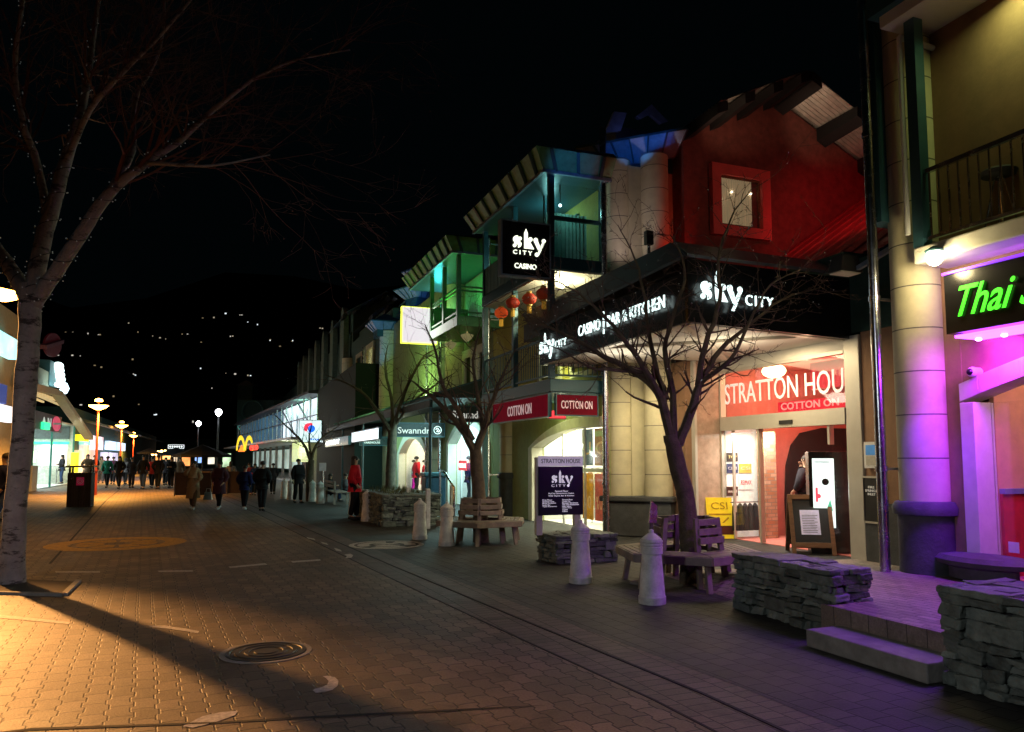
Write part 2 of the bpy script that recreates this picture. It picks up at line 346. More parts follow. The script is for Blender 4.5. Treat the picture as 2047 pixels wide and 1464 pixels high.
marks = [[(625,1380),(631,1385),(648,1384),(665,1379),(675,1371),(677,1361),(669,1354),(655,1351),(645,1352),(652,1356),(657,1362),(654,1369),(643,1374),(630,1377)],
 [(365,1452),(405,1432),(440,1424),(476,1421),(470,1430),(430,1444),(385,1455)],
 [(298,1251),(330,1251),(372,1257),(398,1262),(396,1266),(365,1261),(330,1256),(300,1254)],
 [(0,1229),(50,1234),(120,1242),(140,1244),(138,1248),(90,1244),(40,1239),(0,1236)],
 [(110,1142),(200,1142),(200,1145),(112,1145)], [(315,1141),(385,1140),(386,1143),(318,1144)],
 [(457,1133),(530,1126),(535,1129),(500,1132),(460,1136)], [(582,1122),(640,1118),(641,1121),(585,1125)],
 [(640,1083),(653,1086),(657,1090),(645,1087)], [(667,1095),(680,1099),(684,1103),(672,1101)], [(688,1109),(700,1107),(706,1110),(703,1115),(690,1116),(694,1112)],
 [(612,1074),(628,1077),(631,1080),(616,1077)]]
for p in marks:
    mb = MB(); mb.poly(gp(p)); struct('painted_mark', mb, M_['paint'])
# worn yellow ring
mb = MB(); c = G(235,1087); n = 40
for k in range(n):
    a0, a1 = 2*math.pi*k/n, 2*math.pi*(k+1)/n
    q = [(r*math.cos(a), r*math.sin(a)) for r, a in ((.85,a0),(1.25,a0),(1.25,a1),(.85,a1))]
    mb.poly([(c.x+i, c.y+j, .004) for i, j in q])
    q = [(r*math.cos(a), r*math.sin(a)) for r, a in ((.25,a0),(.72,a0),(.72,a1),(.25,a1))]
    if k % 5: mb.poly([(c.x+i, c.y+j, .004) for i, j in q])
struct('yellow_ring_marking', mb, M_['ypaint'])
# white emblem disc on footpath
mb = MB(); c = G(773,1089,.004)
for r0, r1, a0, a1 in ((.62,.72,0,360),(.05,.28,20,150),(.05,.28,200,330),(.34,.56,-30,60),(.34,.56,80,200),(.34,.56,225,300)):
    k = max(6, int((a1-a0)/12))
    for i in range(k):
        b0, b1 = rad(a0+(a1-a0)*i/k), rad(a0+(a1-a0)*(i+1)/k)
        mb.poly([(c.x+r*math.cos(t), c.y+r*math.sin(t), .004) for r, t in ((r0,b0),(r1,b0),(r1,b1),(r0,b1))])
struct('emblem_marking', mb, M_['paint'])
# manhole
mh = G(532,1304); t = thing('manhole_cover', (mh.x, mh.y, 0), 'round cast iron manhole cover with concentric rings set in the street pavers', 'manhole cover')
mb = MB(); mb.lathe((mh.x,mh.y,0), [(.33,.001),(.33,.012),(.3,.012),(.295,.006),(.26,.006),(.255,.014),(.22,.014),(.215,.007),(.18,.007),(.175,.014),(.14,.014),(.135,.007),(.1,.007),(.095,.014),(.01,.014)], 40); mb.build('cover', M_['iron'], t, smooth=True)
mb = MB(); mb.lathe((mh.x,mh.y,0), [(.335,-.02),(.38,-.02),(.38,.006),(.335,.006)], 40); mb.f.pop(); mb.f.pop(); mb.build('ring', M_['conc'], t)
# planter square round the big tree
PC = Vector((-3.0, 12.0, 0))
a, b, c, d = G(-45,1187), G(128,1192), G(157,1164), G(10,1157)
mb = MB(); strip(mb, [tuple(p.xy) for p in (a,b,c)], .07, 0, .035); struct('tree_pit_kerb', mb, M_['conc'])
mb = MB(); mb.poly([(p.x,p.y,.006) for p in (a,b,c,d)]); struct('tree_pit_soil', mb, mat('soil', (.06,.045,.03), .95, bump=1))
# terrace and steps on the right
mb = MB()
mb.hexa([(5.3,-12,-.02),(8.6,-12,-.02),(8.6,5.74,-.02),(5.3,5.74,-.02)], [(5.3,-12,.3),(8.6,-12,.3),(8.6,5.74,.3),(5.3,5.74,.3)]); mb.box(5.6,8.6,5.741,7.1,-.02,.3)
mb.add([(5.62,7.102,.0),(6.6,7.102,.3),(8.6,7.102,.3),(8.6,9.7,.001),(6.0,9.7,.001),(8.6,7.102,-.02),(6.6,7.102,-.02)], [(1,2,3,4),(0,1,4),(1,0,6),(1,6,5,2),(2,5,3)])
mb.box(8.602,12, 6.6,9.9,-.01,.005)
struct('terrace', mb, M_['terr'])
t = thing('entrance_steps', (4.9,4.9,0), 'two dark concrete steps between the low stone walls', 'steps')
mb = MB(); mb.box(4.9,5.31,4.26,5.5,0,.15); mb.build('step', M_['conc'], t, bevel=.012)
# ============================================================ STONE WALLS
def stones(mb, fr, W, H, T, rows=None):
    """courses of rough slates on the face of a frame: a across 0..W, b up 0..H, c outward 0"""
    b = 0
    while b < H-.02:
        h = min(R.choice((.04,.055,.07,.09,.11,.14)), H-b)
        a = -R.random()*.05
        while a < W:
            wd = R.uniform(.09,.34); a1 = min(a+wd, W+.02)
            if W-a1 < .07: a1 = W+R.uniform(0,.03)
            sub = [(b, b+h)] if h < .1 or R.random() < .5 else [(b, b+h*.45), (b+h*.47, b+h)]
            for s0, s1 in sub:
                pr = R.uniform(-.01,.06); ti = R.uniform(-.012,.012); j = lambda k: R.uniform(-k, k)
                g = .004
                mb.hexa([fr(a+g,s0+g,-T), fr(a1-g,s0+g+ti,-T), fr(a1-g+j(.01),s0+g+ti+j(.006),pr+j(.012)), fr(a+g+j(.01),s0+g+j(.006),pr+j(.012))],
                        [fr(a+g,s1-g,-T), fr(a1-g,s1-g+ti,-T), fr(a1-g+j(.018),s1-g+ti+j(.01),pr+j(.02)-.01), fr(a+g+j(.018),s1-g+j(.01),pr+j(.02)-.01)])
            a = a1
        b += h
def stone_wall(label, x0, x1, y0, y1, h, faces='wsn', z=0, name='stone_wall', cat='stone wall', captip=.05):
    t = thing(name, ((x0+x1)/2,(y0+y1)/2,z), label, cat, 'low slate walls beside the steps' if 'step' in label else None)
    core = MB(); core.box(x0+.05,x1-.05,y0+.05,y1-.05,z-.01,z+h-.01); core.build('core', M_['mortar'], t)
    mb = MB(); Hh = h-.05
    if 'w' in faces: stones(mb, Fr((x0,y1,z),(0,-1,0),(0,0,1)), y1-y0, Hh, .12)
    if 's' in faces: stones(mb, Fr((x0,y0,z),(1,0,0),(0,0,1)), x1-x0, Hh, .12)
    if 'n' in faces: stones(mb, Fr((x1,y1,z),(-1,0,0),(0,0,1)), x1-x0, Hh, .12)
    if 'e' in faces: stones(mb, Fr((x1,y0,z),(0,1,0),(0,0,1)), y1-y0, Hh, .12)
    mb.build('stone_courses', M_['stone'], t, bevel=.01, rocky=1)
    cb = MB(); y = y0-.03
    while y < y1:
        ya = min(y+R.uniform(.25,.5), y1+.03); x = x0-.04
        while x < x1:
            xa = min(x+R.uniform(.25,.45), x1+.04)
            if x1-xa < .1: xa = x1+.04
            zt = z+h+R.uniform(-.01,.012)
            q = [(x+.004,y+.004),(xa-.004,y+.004),(xa-.004,ya-.004),(x+.004,ya-.004)]; q = [(u+R.uniform(-.012,.012), v+R.uniform(-.012,.012)) for u, v in q]
            cb.hexa([(u,v,z+Hh-.005) for u,v in q], [(u,v,zt+R.uniform(-.006,.006)) for u,v in q]); x = xa
        y = ya
    cb.build('coping', M_['stone'], t, bevel=.01, rocky=1)
    return t
stone_wall('low slate wall left of the concrete steps, in front of the tree bench', 5.40,5.84,5.70,7.12,.61,'wsne')
stone_wall('low slate wall at the right edge beside the concrete steps', 5.05,5.7,1.2,4.22,.72,'wne')
stone_wall('small slate plinth under the black directory board', 5.0,6.05,11.05,11.75,.45,'wsn',name='stone_plinth',cat='plinth')
pt = stone_wall('long slate planter wall around the bare tree in the middle of the footpath', 3.78,5.2,18.6,22.0,.78,'wsn',name='stone_planter',cat='planter')
mb = MB()
for i in range(420):
    x = R.uniform(3.95,5.05); y = R.uniform(18.8,21.8); l = R.uniform(.06,.2); a = R.uniform(0,6.28); z = .77
    mb.add([(x,y,z),(x+.02*math.cos(a),y+.02*math.sin(a),z),(x+R.uniform(-.06,.06),y+R.uniform(-.06,.06),z+l)], [(0,1,2)])
mb.build('grass', mat('planter_grass', (.12,.13,.05), .9), pt, kind='stuff')
# ============================================================ FACADE HELPERS
def arch_z(y, y0, y1, zs, za):
    t = (y-y0)/(y1-y0)*2-1; return zs+(za-zs)*math.sqrt(max(0, 1-t*t*.92)-0) if False else zs+(za-zs)*(1-abs(t)**2.2)
def wall_x(mb, X, y0, y1, z0, z1, holes=(), th=.3, n=16):
    """wall in the plane X facing -X; holes (ya,yb,zsill,zspring,zapex)"""
    holes = sorted(holes); y = y0
    def col(a, b, lo0, lo1, hi):
        mb.hexa([(X,a,lo0),(X+th,a,lo0),(X+th,b,lo1),(X,b,lo1)], [(X,a,hi),(X+th,a,hi),(X+th,b,hi),(X,b,hi)])
    for hh in holes:
        ya, yb, zl, zs, za = hh[:5]; f0 = hh[5] if len(hh) > 5 else ya
        if ya > y: col(y, ya, z0, z0, z1)
        for k in range(n):
            a = ya+(yb-ya)*k/n; b = ya+(yb-ya)*(k+1)/n
            col(a, b, arch_z(a,f0,yb,zs,za), arch_z(b,f0,yb,zs,za), z1)
        if zl > z0: mb.box(X, X+th, ya, yb, z0, zl)
        y = yb
    if y < y1: col(y, y1, z0, z0, z1)
def arch_trim(mb, X, ya, yb, z0, zs, za, wd=.28, pr=.07, n=20, dep=.25, clip=None):
    if clip is None: mb.box(X-pr, X+dep, ya-wd, ya, z0, zs)
    mb.box(X-pr, X+dep, yb, yb+wd, z0, zs)
    P = []; Q = []
    for k in range(n+1):
        y = ya+(yb-ya)*k/n; P.append((y, arch_z(y,ya,yb,zs,za)))
        yo = ya-wd+(yb-ya+2*wd)*k/n; Q.append((yo, zs+(za+wd*.95-zs)*(1-abs((yo-ya+wd)/(yb-ya+2*wd)*2-1)**2.2)))
    for k in range(n):
        (a,b),(c,d) = P[k], P[k+1]; (e,f),(g,h) = Q[k], Q[k+1]
        if clip is not None and (a < clip or e < clip): continue
        mb.hexa([(X-pr,a,b),(X+dep,a,b),(X+dep,c,d),(X-pr,c,d)], [(X-pr,e,f),(X+dep,e,f),(X+dep,g,h),(X-pr,g,h)])
def win_x(par, X, y0, y1, z0, z1, fm, pane, fw=.12, pr=.05, name='window'):
    f = MB()
    f.box(X-pr,X+.12,y0-fw,y1+fw,z0-fw,z0); f.box(X-pr,X+.12,y0-fw,y1+fw,z1,z1+fw); f.box(X-pr,X+.12,y0-fw,y0,z0,z1); f.box(X-pr,X+.12,y1,y1+fw,z0,z1)
    o = f.build(name, fm, par); g = MB(); g.box(X+.02,X+.035,y0,y1,z0,z1); g.build('pane', pane, o); return o
def rail_x(par, p, q, z0, z1, m, post=1.2, bal=.11, name='railing', step=True):
    p = Vector((*p,0)); q = Vector((*q,0)); L = (q-p).length; d = (q-p)/L; mb = MB()
    mb.bar(p+Vector((0,0,z1)), q+Vector((0,0,z1)), .05); mb.bar(p+Vector((0,0,z0+.08)), q+Vector((0,0,z0+.08)), .04)
    k = int(L/bal)
    for i in range(1,k):
        a = p+d*(L*i/k); mb.bar((a.x,a.y,z0+.09), (a.x,a.y,z1-.03), .016)
    return mb.build(name, m, par)
def drum(par, x, y, r, z0, z1, name='column', base=.8, cap=None, plinth=True):
    """round column of blocks with dark plinth and joints"""
    t = MB(); z = z0+base; prof = []; J = MB()
    while z < z1-.05:
        zz = min(z+.52, z1); prof += [(r-.006,z),(r,z+.004),(r,z+.05),(r,zz-.05),(r,zz-.004),(r-.006,zz)]; z = zz
        J.lathe((x,y,0), [(r-.004,z-.007),(r+.0015,z-.0069),(r+.0015,z+.0069),(r-.004,z+.007)], 28)
    t.lathe((x,y,0), prof, 28); c = t.build(name, M_['cream'], par, smooth=True); J.build('block_joint', M_['groove'], c)
    if not plinth: return c
    b = MB(); rb = r+.03; b.lathe((x,y,0), [(rb,z0-.02),(rb,z0+base-.16),(rb+.05,z0+base-.15),(rb+.06,z0+base-.07),(rb+.02,z0+base),(r+.001,z0+base+.01)], 28)
    b.build('plinth', M_['dbase'], c, smooth=True); return c
def pipe(par, x, y, z0, z1, r=.06, name='downpipe'):
    mb = MB(); mb.cyl((x,y,z0),(x,y,z1),r,n=14)
    z = z0+1.2
    while z < z1: mb.cyl((x,y,z),(x,y,z+.06),r+.012,n=14); mb.bar((x,y,z+.03),(x+.3,y,z+.03),.03); z += 2.1
    return mb.build(name, M_['steel'], par, smooth=True)
def cap_roof(par, x, y, s0, s1, z0, z1, m, rot=45, name='flared_cap', ribs=5):
    """flared pavilion cap: wide at the top, with ribs under"""
    mb = MB(); c = Vector((x,y,0)); rt = Matrix.Rotation(rad(rot), 3, 'Z')
    sq = lambda s, z: [c+rt@Vector((i*s, j*s, z)) for i, j in ((-1,-1),(1,-1),(1,1),(-1,1))]
    mb.hexa(sq(s0,z0), sq(s1,z1)); o = mb.build(name, m, par)
    rb = MB(); B, T = sq(s0,z0), sq(s1,z1)
    for k in range(4):
        for i in range(1, ribs+1):
            t = i/(ribs+1); p = B[k].lerp(B[(k+1)%4], t); q = T[k].lerp(T[(k+1)%4], t)
            nrm = (T[k].lerp(T[(k+1)%4], .5)-c); nrm.z = 0; nrm.normalize()
            rb.bar(p+nrm*.015, q+nrm*.015, .03, .05)
        rb.bar(T[k]+Vector((0,0,.02)), T[(k+1)%4]+Vector((0,0,.02)), .05)
    rb.build('rib', M_['tealm'], o); tp = MB(); tp.hexa(sq(s1*.98,z1+.002), sq(.1,z1+.5)); tp.build('cap_top', M_['roofd'], o)
    bb = MB(); bb.hexa(sq(s0*.9,z0-.35), sq(s0*.9,z0-.002)); bb.build('neck', M_['tealm'], o); return o
def eave(par, X0, X1, y0, y1, z, m, name='balcony_roof', slope=.35):
    """balcony roof with an outward leaning ribbed fascia on the street and near sides"""
    t = MB(); h = .42; o_ = .28
    t.hexa([(X0,y0,z),(X1,y0,z),(X1,y1,z),(X0,y1,z)], [(X0,y0,z+.06),(X1,y0,z+.06),(X1,y1,z+.06),(X0,y1,z+.06)])
    o = t.build(name, M_['tealm'], par); f = MB(); e = .03
    A = [(X0,y1,z+.062),(X0,y0,z+.062),(X1,y0,z+.062)]; B = [(X0-o_,y1,z+h),(X0-o_,y0-o_,z+h),(X1,y0-o_,z+h)]
    for i in (0,1):
        a, b, c, d = [Vector(q) for q in (A[i],A[i+1],B[i+1],B[i])]; nn = (b-a).cross(d-a).normalized()*e
        f.hexa([a,b,c,d],[a+nn,b+nn,c+nn,d+nn])
    f.build('fascia', m, o); r = MB()
    for i in (0,1):
        a, b, c, d = [Vector(q) for q in (A[i],A[i+1],B[i+1],B[i])]; L = (b-a).length; k = int(L/.62)
        for j in range(0, k+1):
            s = (j+.5)/(k+1); p = a.lerp(b,s); q = d.lerp(c,s)
            u = (b-a).normalized(); nn = (b-a).cross(d-a).normalized(); sgn = -1 if nn.dot(Vector((-1,-1,-1))) < 0 else 1
            r.bar(p+nn*.05*sgn, q+nn*.05*sgn, .07, .06)
    r.each('rafter_end', M_['tealm'], o)
    rr = MB(); rr.hexa([(X0-o_,y0-o_,z+h+.001),(X1,y0-o_,z+h+.001),(X1,y1,z+h+.001),(X0-o_,y1,z+h+.001)],[(X0-o_+.1,y0-o_+.1,z+h+.03),(X1,y0-o_+.1,z+h+.12),(X1,y1,z+h+.12),(X0-o_+.1,y1,z+h+.05)])
    rr.build('roof_sheet', M_['roofd'], o)
    gt = MB(); gt.bar((X0-.02,y0-.05,z+.0),(X0-.02,y1,z+.0),.07); gt.bar((X0,y0-.03,z-.001),(X1,y0-.03,z-.001),.068); gt.build('gutter', M_['blue'], o)
    return o
def gable(par, Y, XL, XA, XR, zA, sl, zb, L, wm, ov=1.1, soff=None, nb=3, ol=.6):
    """gable wall facing -Y at Y with a projecting roof, outriggers and corrugated soffit"""
    wl = MB(); zL = zA-(XA-XL)*sl; zR = zA-(XR-XA)*sl
    wl.prism([(XL,Y,zb),(XR,Y,zb),(XR,Y,zR),(XA,Y,zA),(XL,Y,zL)], (0,L,0)); o = wl.build('gable_wall', wm, par)
    for sg, xe in ((-1,XL-ol),(1,XR+.6)):
        ze = zA-abs(xe-XA)*sl; rf = MB(); n = max(8, int(abs(xe-XA)/.09)); P = []
        for i in range(n+1):
            t = i/n; x = XA+(xe-XA)*t
            P.append((x, zA-abs(x-XA)*sl+.06))
        # corrugation runs down the slope: build ridged strip across Y
        m = int((ov)/.06); ys = []
        for j in range(m+1): ys.append((Y-ov+ov*j/m, .045*(j%2)))
        ys.append((Y+L, 0))
        for j in range(len(ys)-1):
            (ya,da),(yb,db) = ys[j], ys[j+1]
            rf.hexa([(XA,ya,P[0][1]+da),(xe,ya,P[-1][1]+da),(xe,yb,P[-1][1]+db),(XA,yb,P[0][1]+db)],[(XA,ya,P[0][1]+da+.015),(xe,ya,P[-1][1]+da+.015),(xe,yb,P[-1][1]+db+.015),(XA,yb,P[0][1]+db+.015)])
        rf.build('roof', soff or M_['corr'], par)
        og = MB(); W = abs(xe-XA)
        for i in range(nb+1):
            t = (i+.03)/nb; x = XA+(xe-XA)*min(t,.99); z = zA-abs(x-XA)*sl
            dx = .26; x2 = x+sg*dx; z2 = zA-abs(x2-XA)*sl
            xa, xb = (min(x,x2), max(x,x2)); za, zb2 = (z, z2) if x < x2 else (z2, z)
            og.hexa([(xa,Y-ov-.12,za-.2),(xb,Y-ov-.12,zb2-.2),(xb,Y-.001,zb2-.28),(xa,Y-.001,za-.28)],[(xa,Y-ov-.12,za+.03),(xb,Y-ov-.12,zb2+.03),(xb,Y-.001,zb2+.03),(xa,Y-.001,za+.03)])
        og.each('outrigger', M_['blackm'], par)
    return o
def room(par, x0, x1, y0, y1, z0, z1, m, fl=None, name='interior'):
    mb = MB(); t = .06
    mb.box(x1,x1+t,y0-t,y1+t,z0-t,z1+t); mb.box(x0,x1,y0-t,y0,z0-t,z1+t); mb.box(x0,x1,y1,y1+t,z0-t,z1+t)
    mb.box(x0,x1,y0,y1,z1,z1+t); mb.box(x0,x1,y0,y1,z0-t,z0); return mb.build(name, m, par)
# ============================================================ CASINO BUILDING (twin columns, red gable, clothes shop)
A = thing('casino_building', (9,18,0), 'building with dark red gable, cream twin columns and teal balcony above a clothes shop', 'building')
mb = MB(); wall_x(mb, 7.9, 14.75, 22.2, 0, 3.6, [(14.85,18.95,0,1.95,2.40,12.6)]); mb.build('ground_wall', M_['green'], A)
mb = MB(); arch_trim(mb, 7.9, 12.6, 18.93, 0, 1.95, 2.38, .26, clip=14.8, n=26); mb.build('arch_surround', M_['creamp'], A, bevel=.01)
room(A, 8.21, 12.5, 14.92, 19.0, .02, 3.1, M_['white'])
mb = MB(); mb.box(8.05,8.07,14.86,18.92,.05,2.35); mb.build('shop_glass', M_['glass'], A)
mb = MB()
for y in (16.2,17.4): mb.box(8.04,8.09,y-.025,y+.025,.02,2.6)
mb.box(8.03,8.08,15.03,18.9,1.35,1.43); mb.build('glazing_bar', M_['white'], A)
mb = MB()
for y in (15.9,17.2,18.4):
    for x in (8.9,10.4): mb.box(x,x+.9,y-.15,y+.15,3.04,3.075)
mb.each('ceiling_light', M_['lwhite'], A)
light('AREA',(6.9,16.6,2.9),24,(.9,1,.35),.4,(8.0,16.8,2.2),sy=3); light('AREA',(9.4,17,2.98),230,(1,1,.72),2.2,(9.4,17,0),sy=3.5)
light('AREA',(8.35,17,2.28),95,(.98,1,.6),.3,(5.5,17,0),sy=3.2)
drum(A, 8.02, 20.9, .36, 0, 3.0, 'column', 1.25); 
mb = MB(); mb.box(7.9,12.6,14.9,22.2,3.6,8.2); mb.build('upper_wall', M_['yellow'], A)
# twin columns
for x, y in ((8.25,14.82),(8.85,14.22)): drum(A, x, y, .30, 0, 8.35, plinth=False)
mb = MB(); mb.box(8.35,9.6,14.5,14.9,0,8.2); mb.build('corner_wall', M_['cream'], A)
mb = MB(); mb.bar((8.02,15.05,.37),(9.08,13.99,.37),.70,.74); mb.build('plinth_block', M_['dbase'], A, bevel=.03)
mb = MB(); mb.bar((7.98,15.09,.80),(9.12,13.95,.80),.80,.12); mb.build('plinth_moulding', M_['dbase'], A, bevel=.03)
cap_roof(A, 9.45, 15.65, .95, 1.3, 8.50, 8.93, M_['blue'])
q = AD(1262,268,18.9); light('POINT',q,2.0,(.25,.3,1),.05)  # assumed blue light added for the roof flaps, no lamp built
for pp in ([(1209,266),(1228,223),(1253,226),(1241,262)],[(1272,233),(1303,209),(1336,243),(1322,247),(1300,228),(1281,238)]):
    mb = MB(); mb.prism([AD(x_,y_,19.3) for x_, y_ in pp], FW*.35+Vector((0,0,.12))); mb.build('roof_flap', M_['blue'], A)
mb = MB(); q = AD(1265,300,20.6); mb.box(q.x-.8,q.x+.9,q.y-.5,q.y+1.5,8.2,q.z+.35); mb.build('roof_turret', M_['roofd'], A)
gable(A, 14.05, 9.5, 12.03, 15.2, 10.25, .48, 3.4, 8, M_['redwall'], ov=1.15, nb=3, ol=-.25)
# red window
t = MB(); y = 14.05
wx0, wx1, wz0, wz1 = 10.17, 11.78, 6.68, 8.33
def fourbar(mb, x0,x1,z0,z1,wd,ya,yb):
    mb.box(x0,x1,ya,yb,z0,z0+wd); mb.box(x0,x1,ya,yb,z1-wd,z1); mb.box(x0,x0+wd,ya,yb,z0+wd,z1-wd); mb.box(x1-wd,x1,ya,yb,z0+wd,z1-wd)
fourbar(t, wx0,wx1,wz0,wz1,.24,y-.14,y+.02); wo = t.build('window', M_['redtrim'], A)
f = MB(); fourbar(f, wx0+.241,wx1-.241,wz0+.241,wz1-.241,.05,y-.06,y+.01); f.build('frame', M_['wood'], wo)
m_cur = mat('curtain', (.55,.46,.33), .9, stretch=(14,1,.3), scale=3, var=.5, emit=.2, ecol=(.7,.55,.3))  # faint emission stands in for light on the curtain
c = MB(); n = 26
for i in range(n):
    a = wx0+.3+(wx1-wx0-.75)*i/n; b = wx0+.3+(wx1-wx0-.75)*(i+1)/n; ya = y-.012-.03*(i%2); yb = y-.012-.03*((i+1)%2)
    c.add([(a,ya,wz0+.28),(b,yb,wz0+.28),(b,yb,wz1-.28),(a,ya,wz1-.28)], [(0,1,2,3)])
c.build('curtain', m_cur, wo)
for lx, ly in ((1463,384),(1441,397),(1501,388)):
    g = MB(); g.ball(AY(lx,ly,13.965),.022,8,6); g.build('fairy_bulb', glow('fairy%d'%lx,(1,.85,.6),8), wo)  # small glowing balls stand in for bulbs reflected in the pane
g = MB(); g.box(wx0+.29,wx1-.29,y-.052,y-.048,wz0+.29,wz1-.29); g.build('pane', M_['glass'], wo)
# balcony, two storeys
for z in (3.05,5.7):
    mb = MB(); mb.box(6.5,7.9,14.68,19.2,z+.03,z+.30); mb.build('balcony_floor', M_['tealm'], A, bevel=.01)
    mb = MB(); mb.box(6.56,7.88,14.72,19.1,z+.001,z+.029); mb.build('balcony_soffit', M_['soffit'] if z > 4 else M_['tealm'], A)
mb = MB()
for x, yy in ((6.56,14.74),(6.56,16.9),(6.56,19.1)): mb.box(x-.06,x+.06,yy-.06,yy+.06,3.36,5.7); mb.box(x-.06,x+.06,yy-.06,yy+.06,6.02,7.78)
mb.box(6.5,6.62,19.04,19.16,0,3.05)
mb.each('balcony_post', M_['tealm'], A)
rail_x(A, (6.56,14.8),(6.56,19.0),3.36,4.25,M_['tealm']); rail_x(A, (6.62,14.74),(7.88,14.74),3.36,4.25,M_['tealm'])
eave(A, 6.3, 7.9, 14.5, 19.3, 7.78, mat('ribbed_fascia', (.13,.36,.19), .5))
mb = MB(); mb.box(6.65,7.8,14.70,14.715,6.02,7.75); mb.build('balcony_glass', M_['glass'], A)
mb = MB(); mb.box(6.62,7.9,14.66,14.74,6.82,6.9); mb.box(7.72,7.8,14.66,14.74,6.02,7.7); mb.build('glazing_bar', M_['tealm'], A)
mb = MB()
for i in range(16):
    yy = 14.95+.26*i; mb.box(6.53,6.56,yy,yy+.24,6.03,6.75)
mb.build('balustrade_boards', M_['teal'], A)
mb = MB(); n = 22
for i in range(n):
    xa = 6.7+1.0*i/n; xb = 6.7+1.0*(i+1)/n; mb.add([(xa,15.3+.05*(i%2),6.05),(xb,15.3+.05*((i+1)%2),6.05),(xb,15.3+.05*((i+1)%2),7.2),(xa,15.3+.05*(i%2),7.2)],[(0,1,2,3)])
mb.build('curtain', mat('teal_curtain', (.3,.5,.45), .9), A)
light('POINT',(7.3,16.4,7.3),15,(.35,.95,.9),.06); light('POINT',(7.1,14.95,7.25),3,(.35,1,.9),.04)
mb = MB(); mb.cyl((6.95,15.1,7.36),(6.95,15.1,7.78),.012); mb.build('lamp_stem', M_['blackm'], A); mb = MB(); mb.ball((6.95,15.1,7.3),.035); mb.build('balcony_lamp', M_['lcool'], A)
mb = MB(); mb.lathe((6.9,15.9,7.0), [(.3,0),(.26,.05),(.05,.1)], 16); mb.cyl((6.9,15.9,7.1),(6.9,15.9,7.78),.02); mb.build('heater_lamp', M_['blackm'], A)
lq = AY(1124,567,15.5)
mb = MB(); mb.lathe(lq, [(.02,-.1),(.12,-.06),(.17,.04),(.2,.09)], 18); lp = mb.build('ceiling_lamp', glow('frosted_bowl',(1,.95,.6),7), A, smooth=True)
mb = MB(); mb.lathe(lq, [(.3,.1),(.3,.12),(.04,.2),(.02,.45)], 18); mb.build('shade', M_['tealm'], lp)
light('POINT',(lq.x,lq.y,lq.z-.2),75,(1,.93,.55),.12)
mb = MB()
for yy in (14.56,): mb.cyl((7.75,yy,0),(7.75,yy,9.0),.075,n=14)
for z in (1.1,3.0,5.4): mb.cyl((7.75,14.56,z),(7.75,14.56,z+.05),.09,n=14)
mb.build('downpipe', M_['steel'], A, smooth=True)
pipe(A, 6.72, 19.3, 0, 7.7, .05)
win_x(A, 7.88, 17.2, 18.4, 3.7, 5.3, M_['creamp'], M_['dglass']); win_x(A, 7.88, 15.4,16.4,3.7,5.3, M_['creamp'], M_['dglass'])
win_x(A, 7.88, 16.2, 17.4, 6.2, 7.4, M_['teal'], M_['dglass']); 
# ---- recessed entrance below the canopy
E = thing('arcade_entrance', (9.9,11.6,0), 'glazed shopping arcade entrance with pale metal frame under the black canopy', 'entrance')
X = 9.87
mb = MB(); mb.box(X-.02,X+.14,9.62,9.95,0,3.72); mb.build('frame_post', M_['frame'], E, bevel=.01)
mb = MB(); mb.box(X-.01,X+.12,13.38,13.46,0,3.5); mb.box(X-.04,X+.16,9.951,13.38,2.24,2.52); mb.box(X-.03,X+.1,9.951,13.38,3.44,3.5)
mb.box(X,X+.1,12.2,12.25,.03,2.239); mb.box(X,X+.1,10.35,10.4,1.9,2.239); mb.box(X+.02,X+.08,13.05,13.08,.03,2.239); mb.build('door_frame', M_['frame'], E)
mb = MB(); mb.box(X-.06,X-.041,11.2,11.55,2.3,2.37); mb.build('door_sensor', M_['blackm'], E)
mb = MB(); mb.box(X+.03,X+.045,9.96,13.37,2.53,3.43); tp = mb.build('transom_glass', M_['glass'], E)
fr = Fr((X-.012,13.22,2.68),(0,-1,0),(0,0,1))
mb = MB(); text(mb, 'STRATTON HOU', fr, 0.0, .1, 3.25, .42, .0, .012); mb.build('lettering', mat('frosted_letters',(.8,.75,.7),.5,emit=.45,ecol=(1,.85,.8)), E)
mb = MB(); mb.box(X+.4,X+.45,9.96,12.1,2.56,2.76); mb.build('sign_reflection', glow('dim_red',(.8,.01,.04),.45), E)  # glowing panel and letters stand in for the shop sign's reflection
mb = MB(); text(mb, 'COTTON ON', Fr((X+.39,12.0,2.6),(0,-1,0),(0,0,1)), 0,0,1.5,.14,0,.008,bold=.02); mb.build('reflected_lettering', glow('pink_letters',(1,.4,.4),.4), E)
mb = MB(); mb.box(X+.5,X+.6,9.96,11.3,2.95,3.45); mb.build('red_bulkhead', mat('red_bulkhead',(.7,.02,.06),.5), E)
room(E, X+.15, X+5, 9.9, 13.4, .01, 3.6, mat('terracotta_interior',(.6,.2,.17),.8,var=.1))
mb = MB(); mb.box(X+.03,X+.045,11.99,13.37,.05,2.23); mb.box(X+.03,X+.045,9.96,10.34,.05,2.23); mb.each('door_glass', M_['glass'], E)
bm_ = bpy.data.materials.new('brick_pillar'); bm_.use_nodes = True; nt = bm_.node_tree; tc = N(nt,'TexCoord'); mp = N(nt,'Mapping'); mp.inputs['Rotation'].default_value=(rad(90),0,rad(90)); bt = N(nt,'TexBrick'); bt.inputs['Scale'].default_value=1
bt.inputs['Color1'].default_value=(.45,.2,.1,1); bt.inputs['Color2'].default_value=(.6,.4,.28,1); bt.inputs['Mortar'].default_value=(.3,.25,.2,1); bt.inputs['Brick Width'].default_value=.2; bt.inputs['Row Height'].default_value=.075; bt.inputs['Mortar Size'].default_value=.008
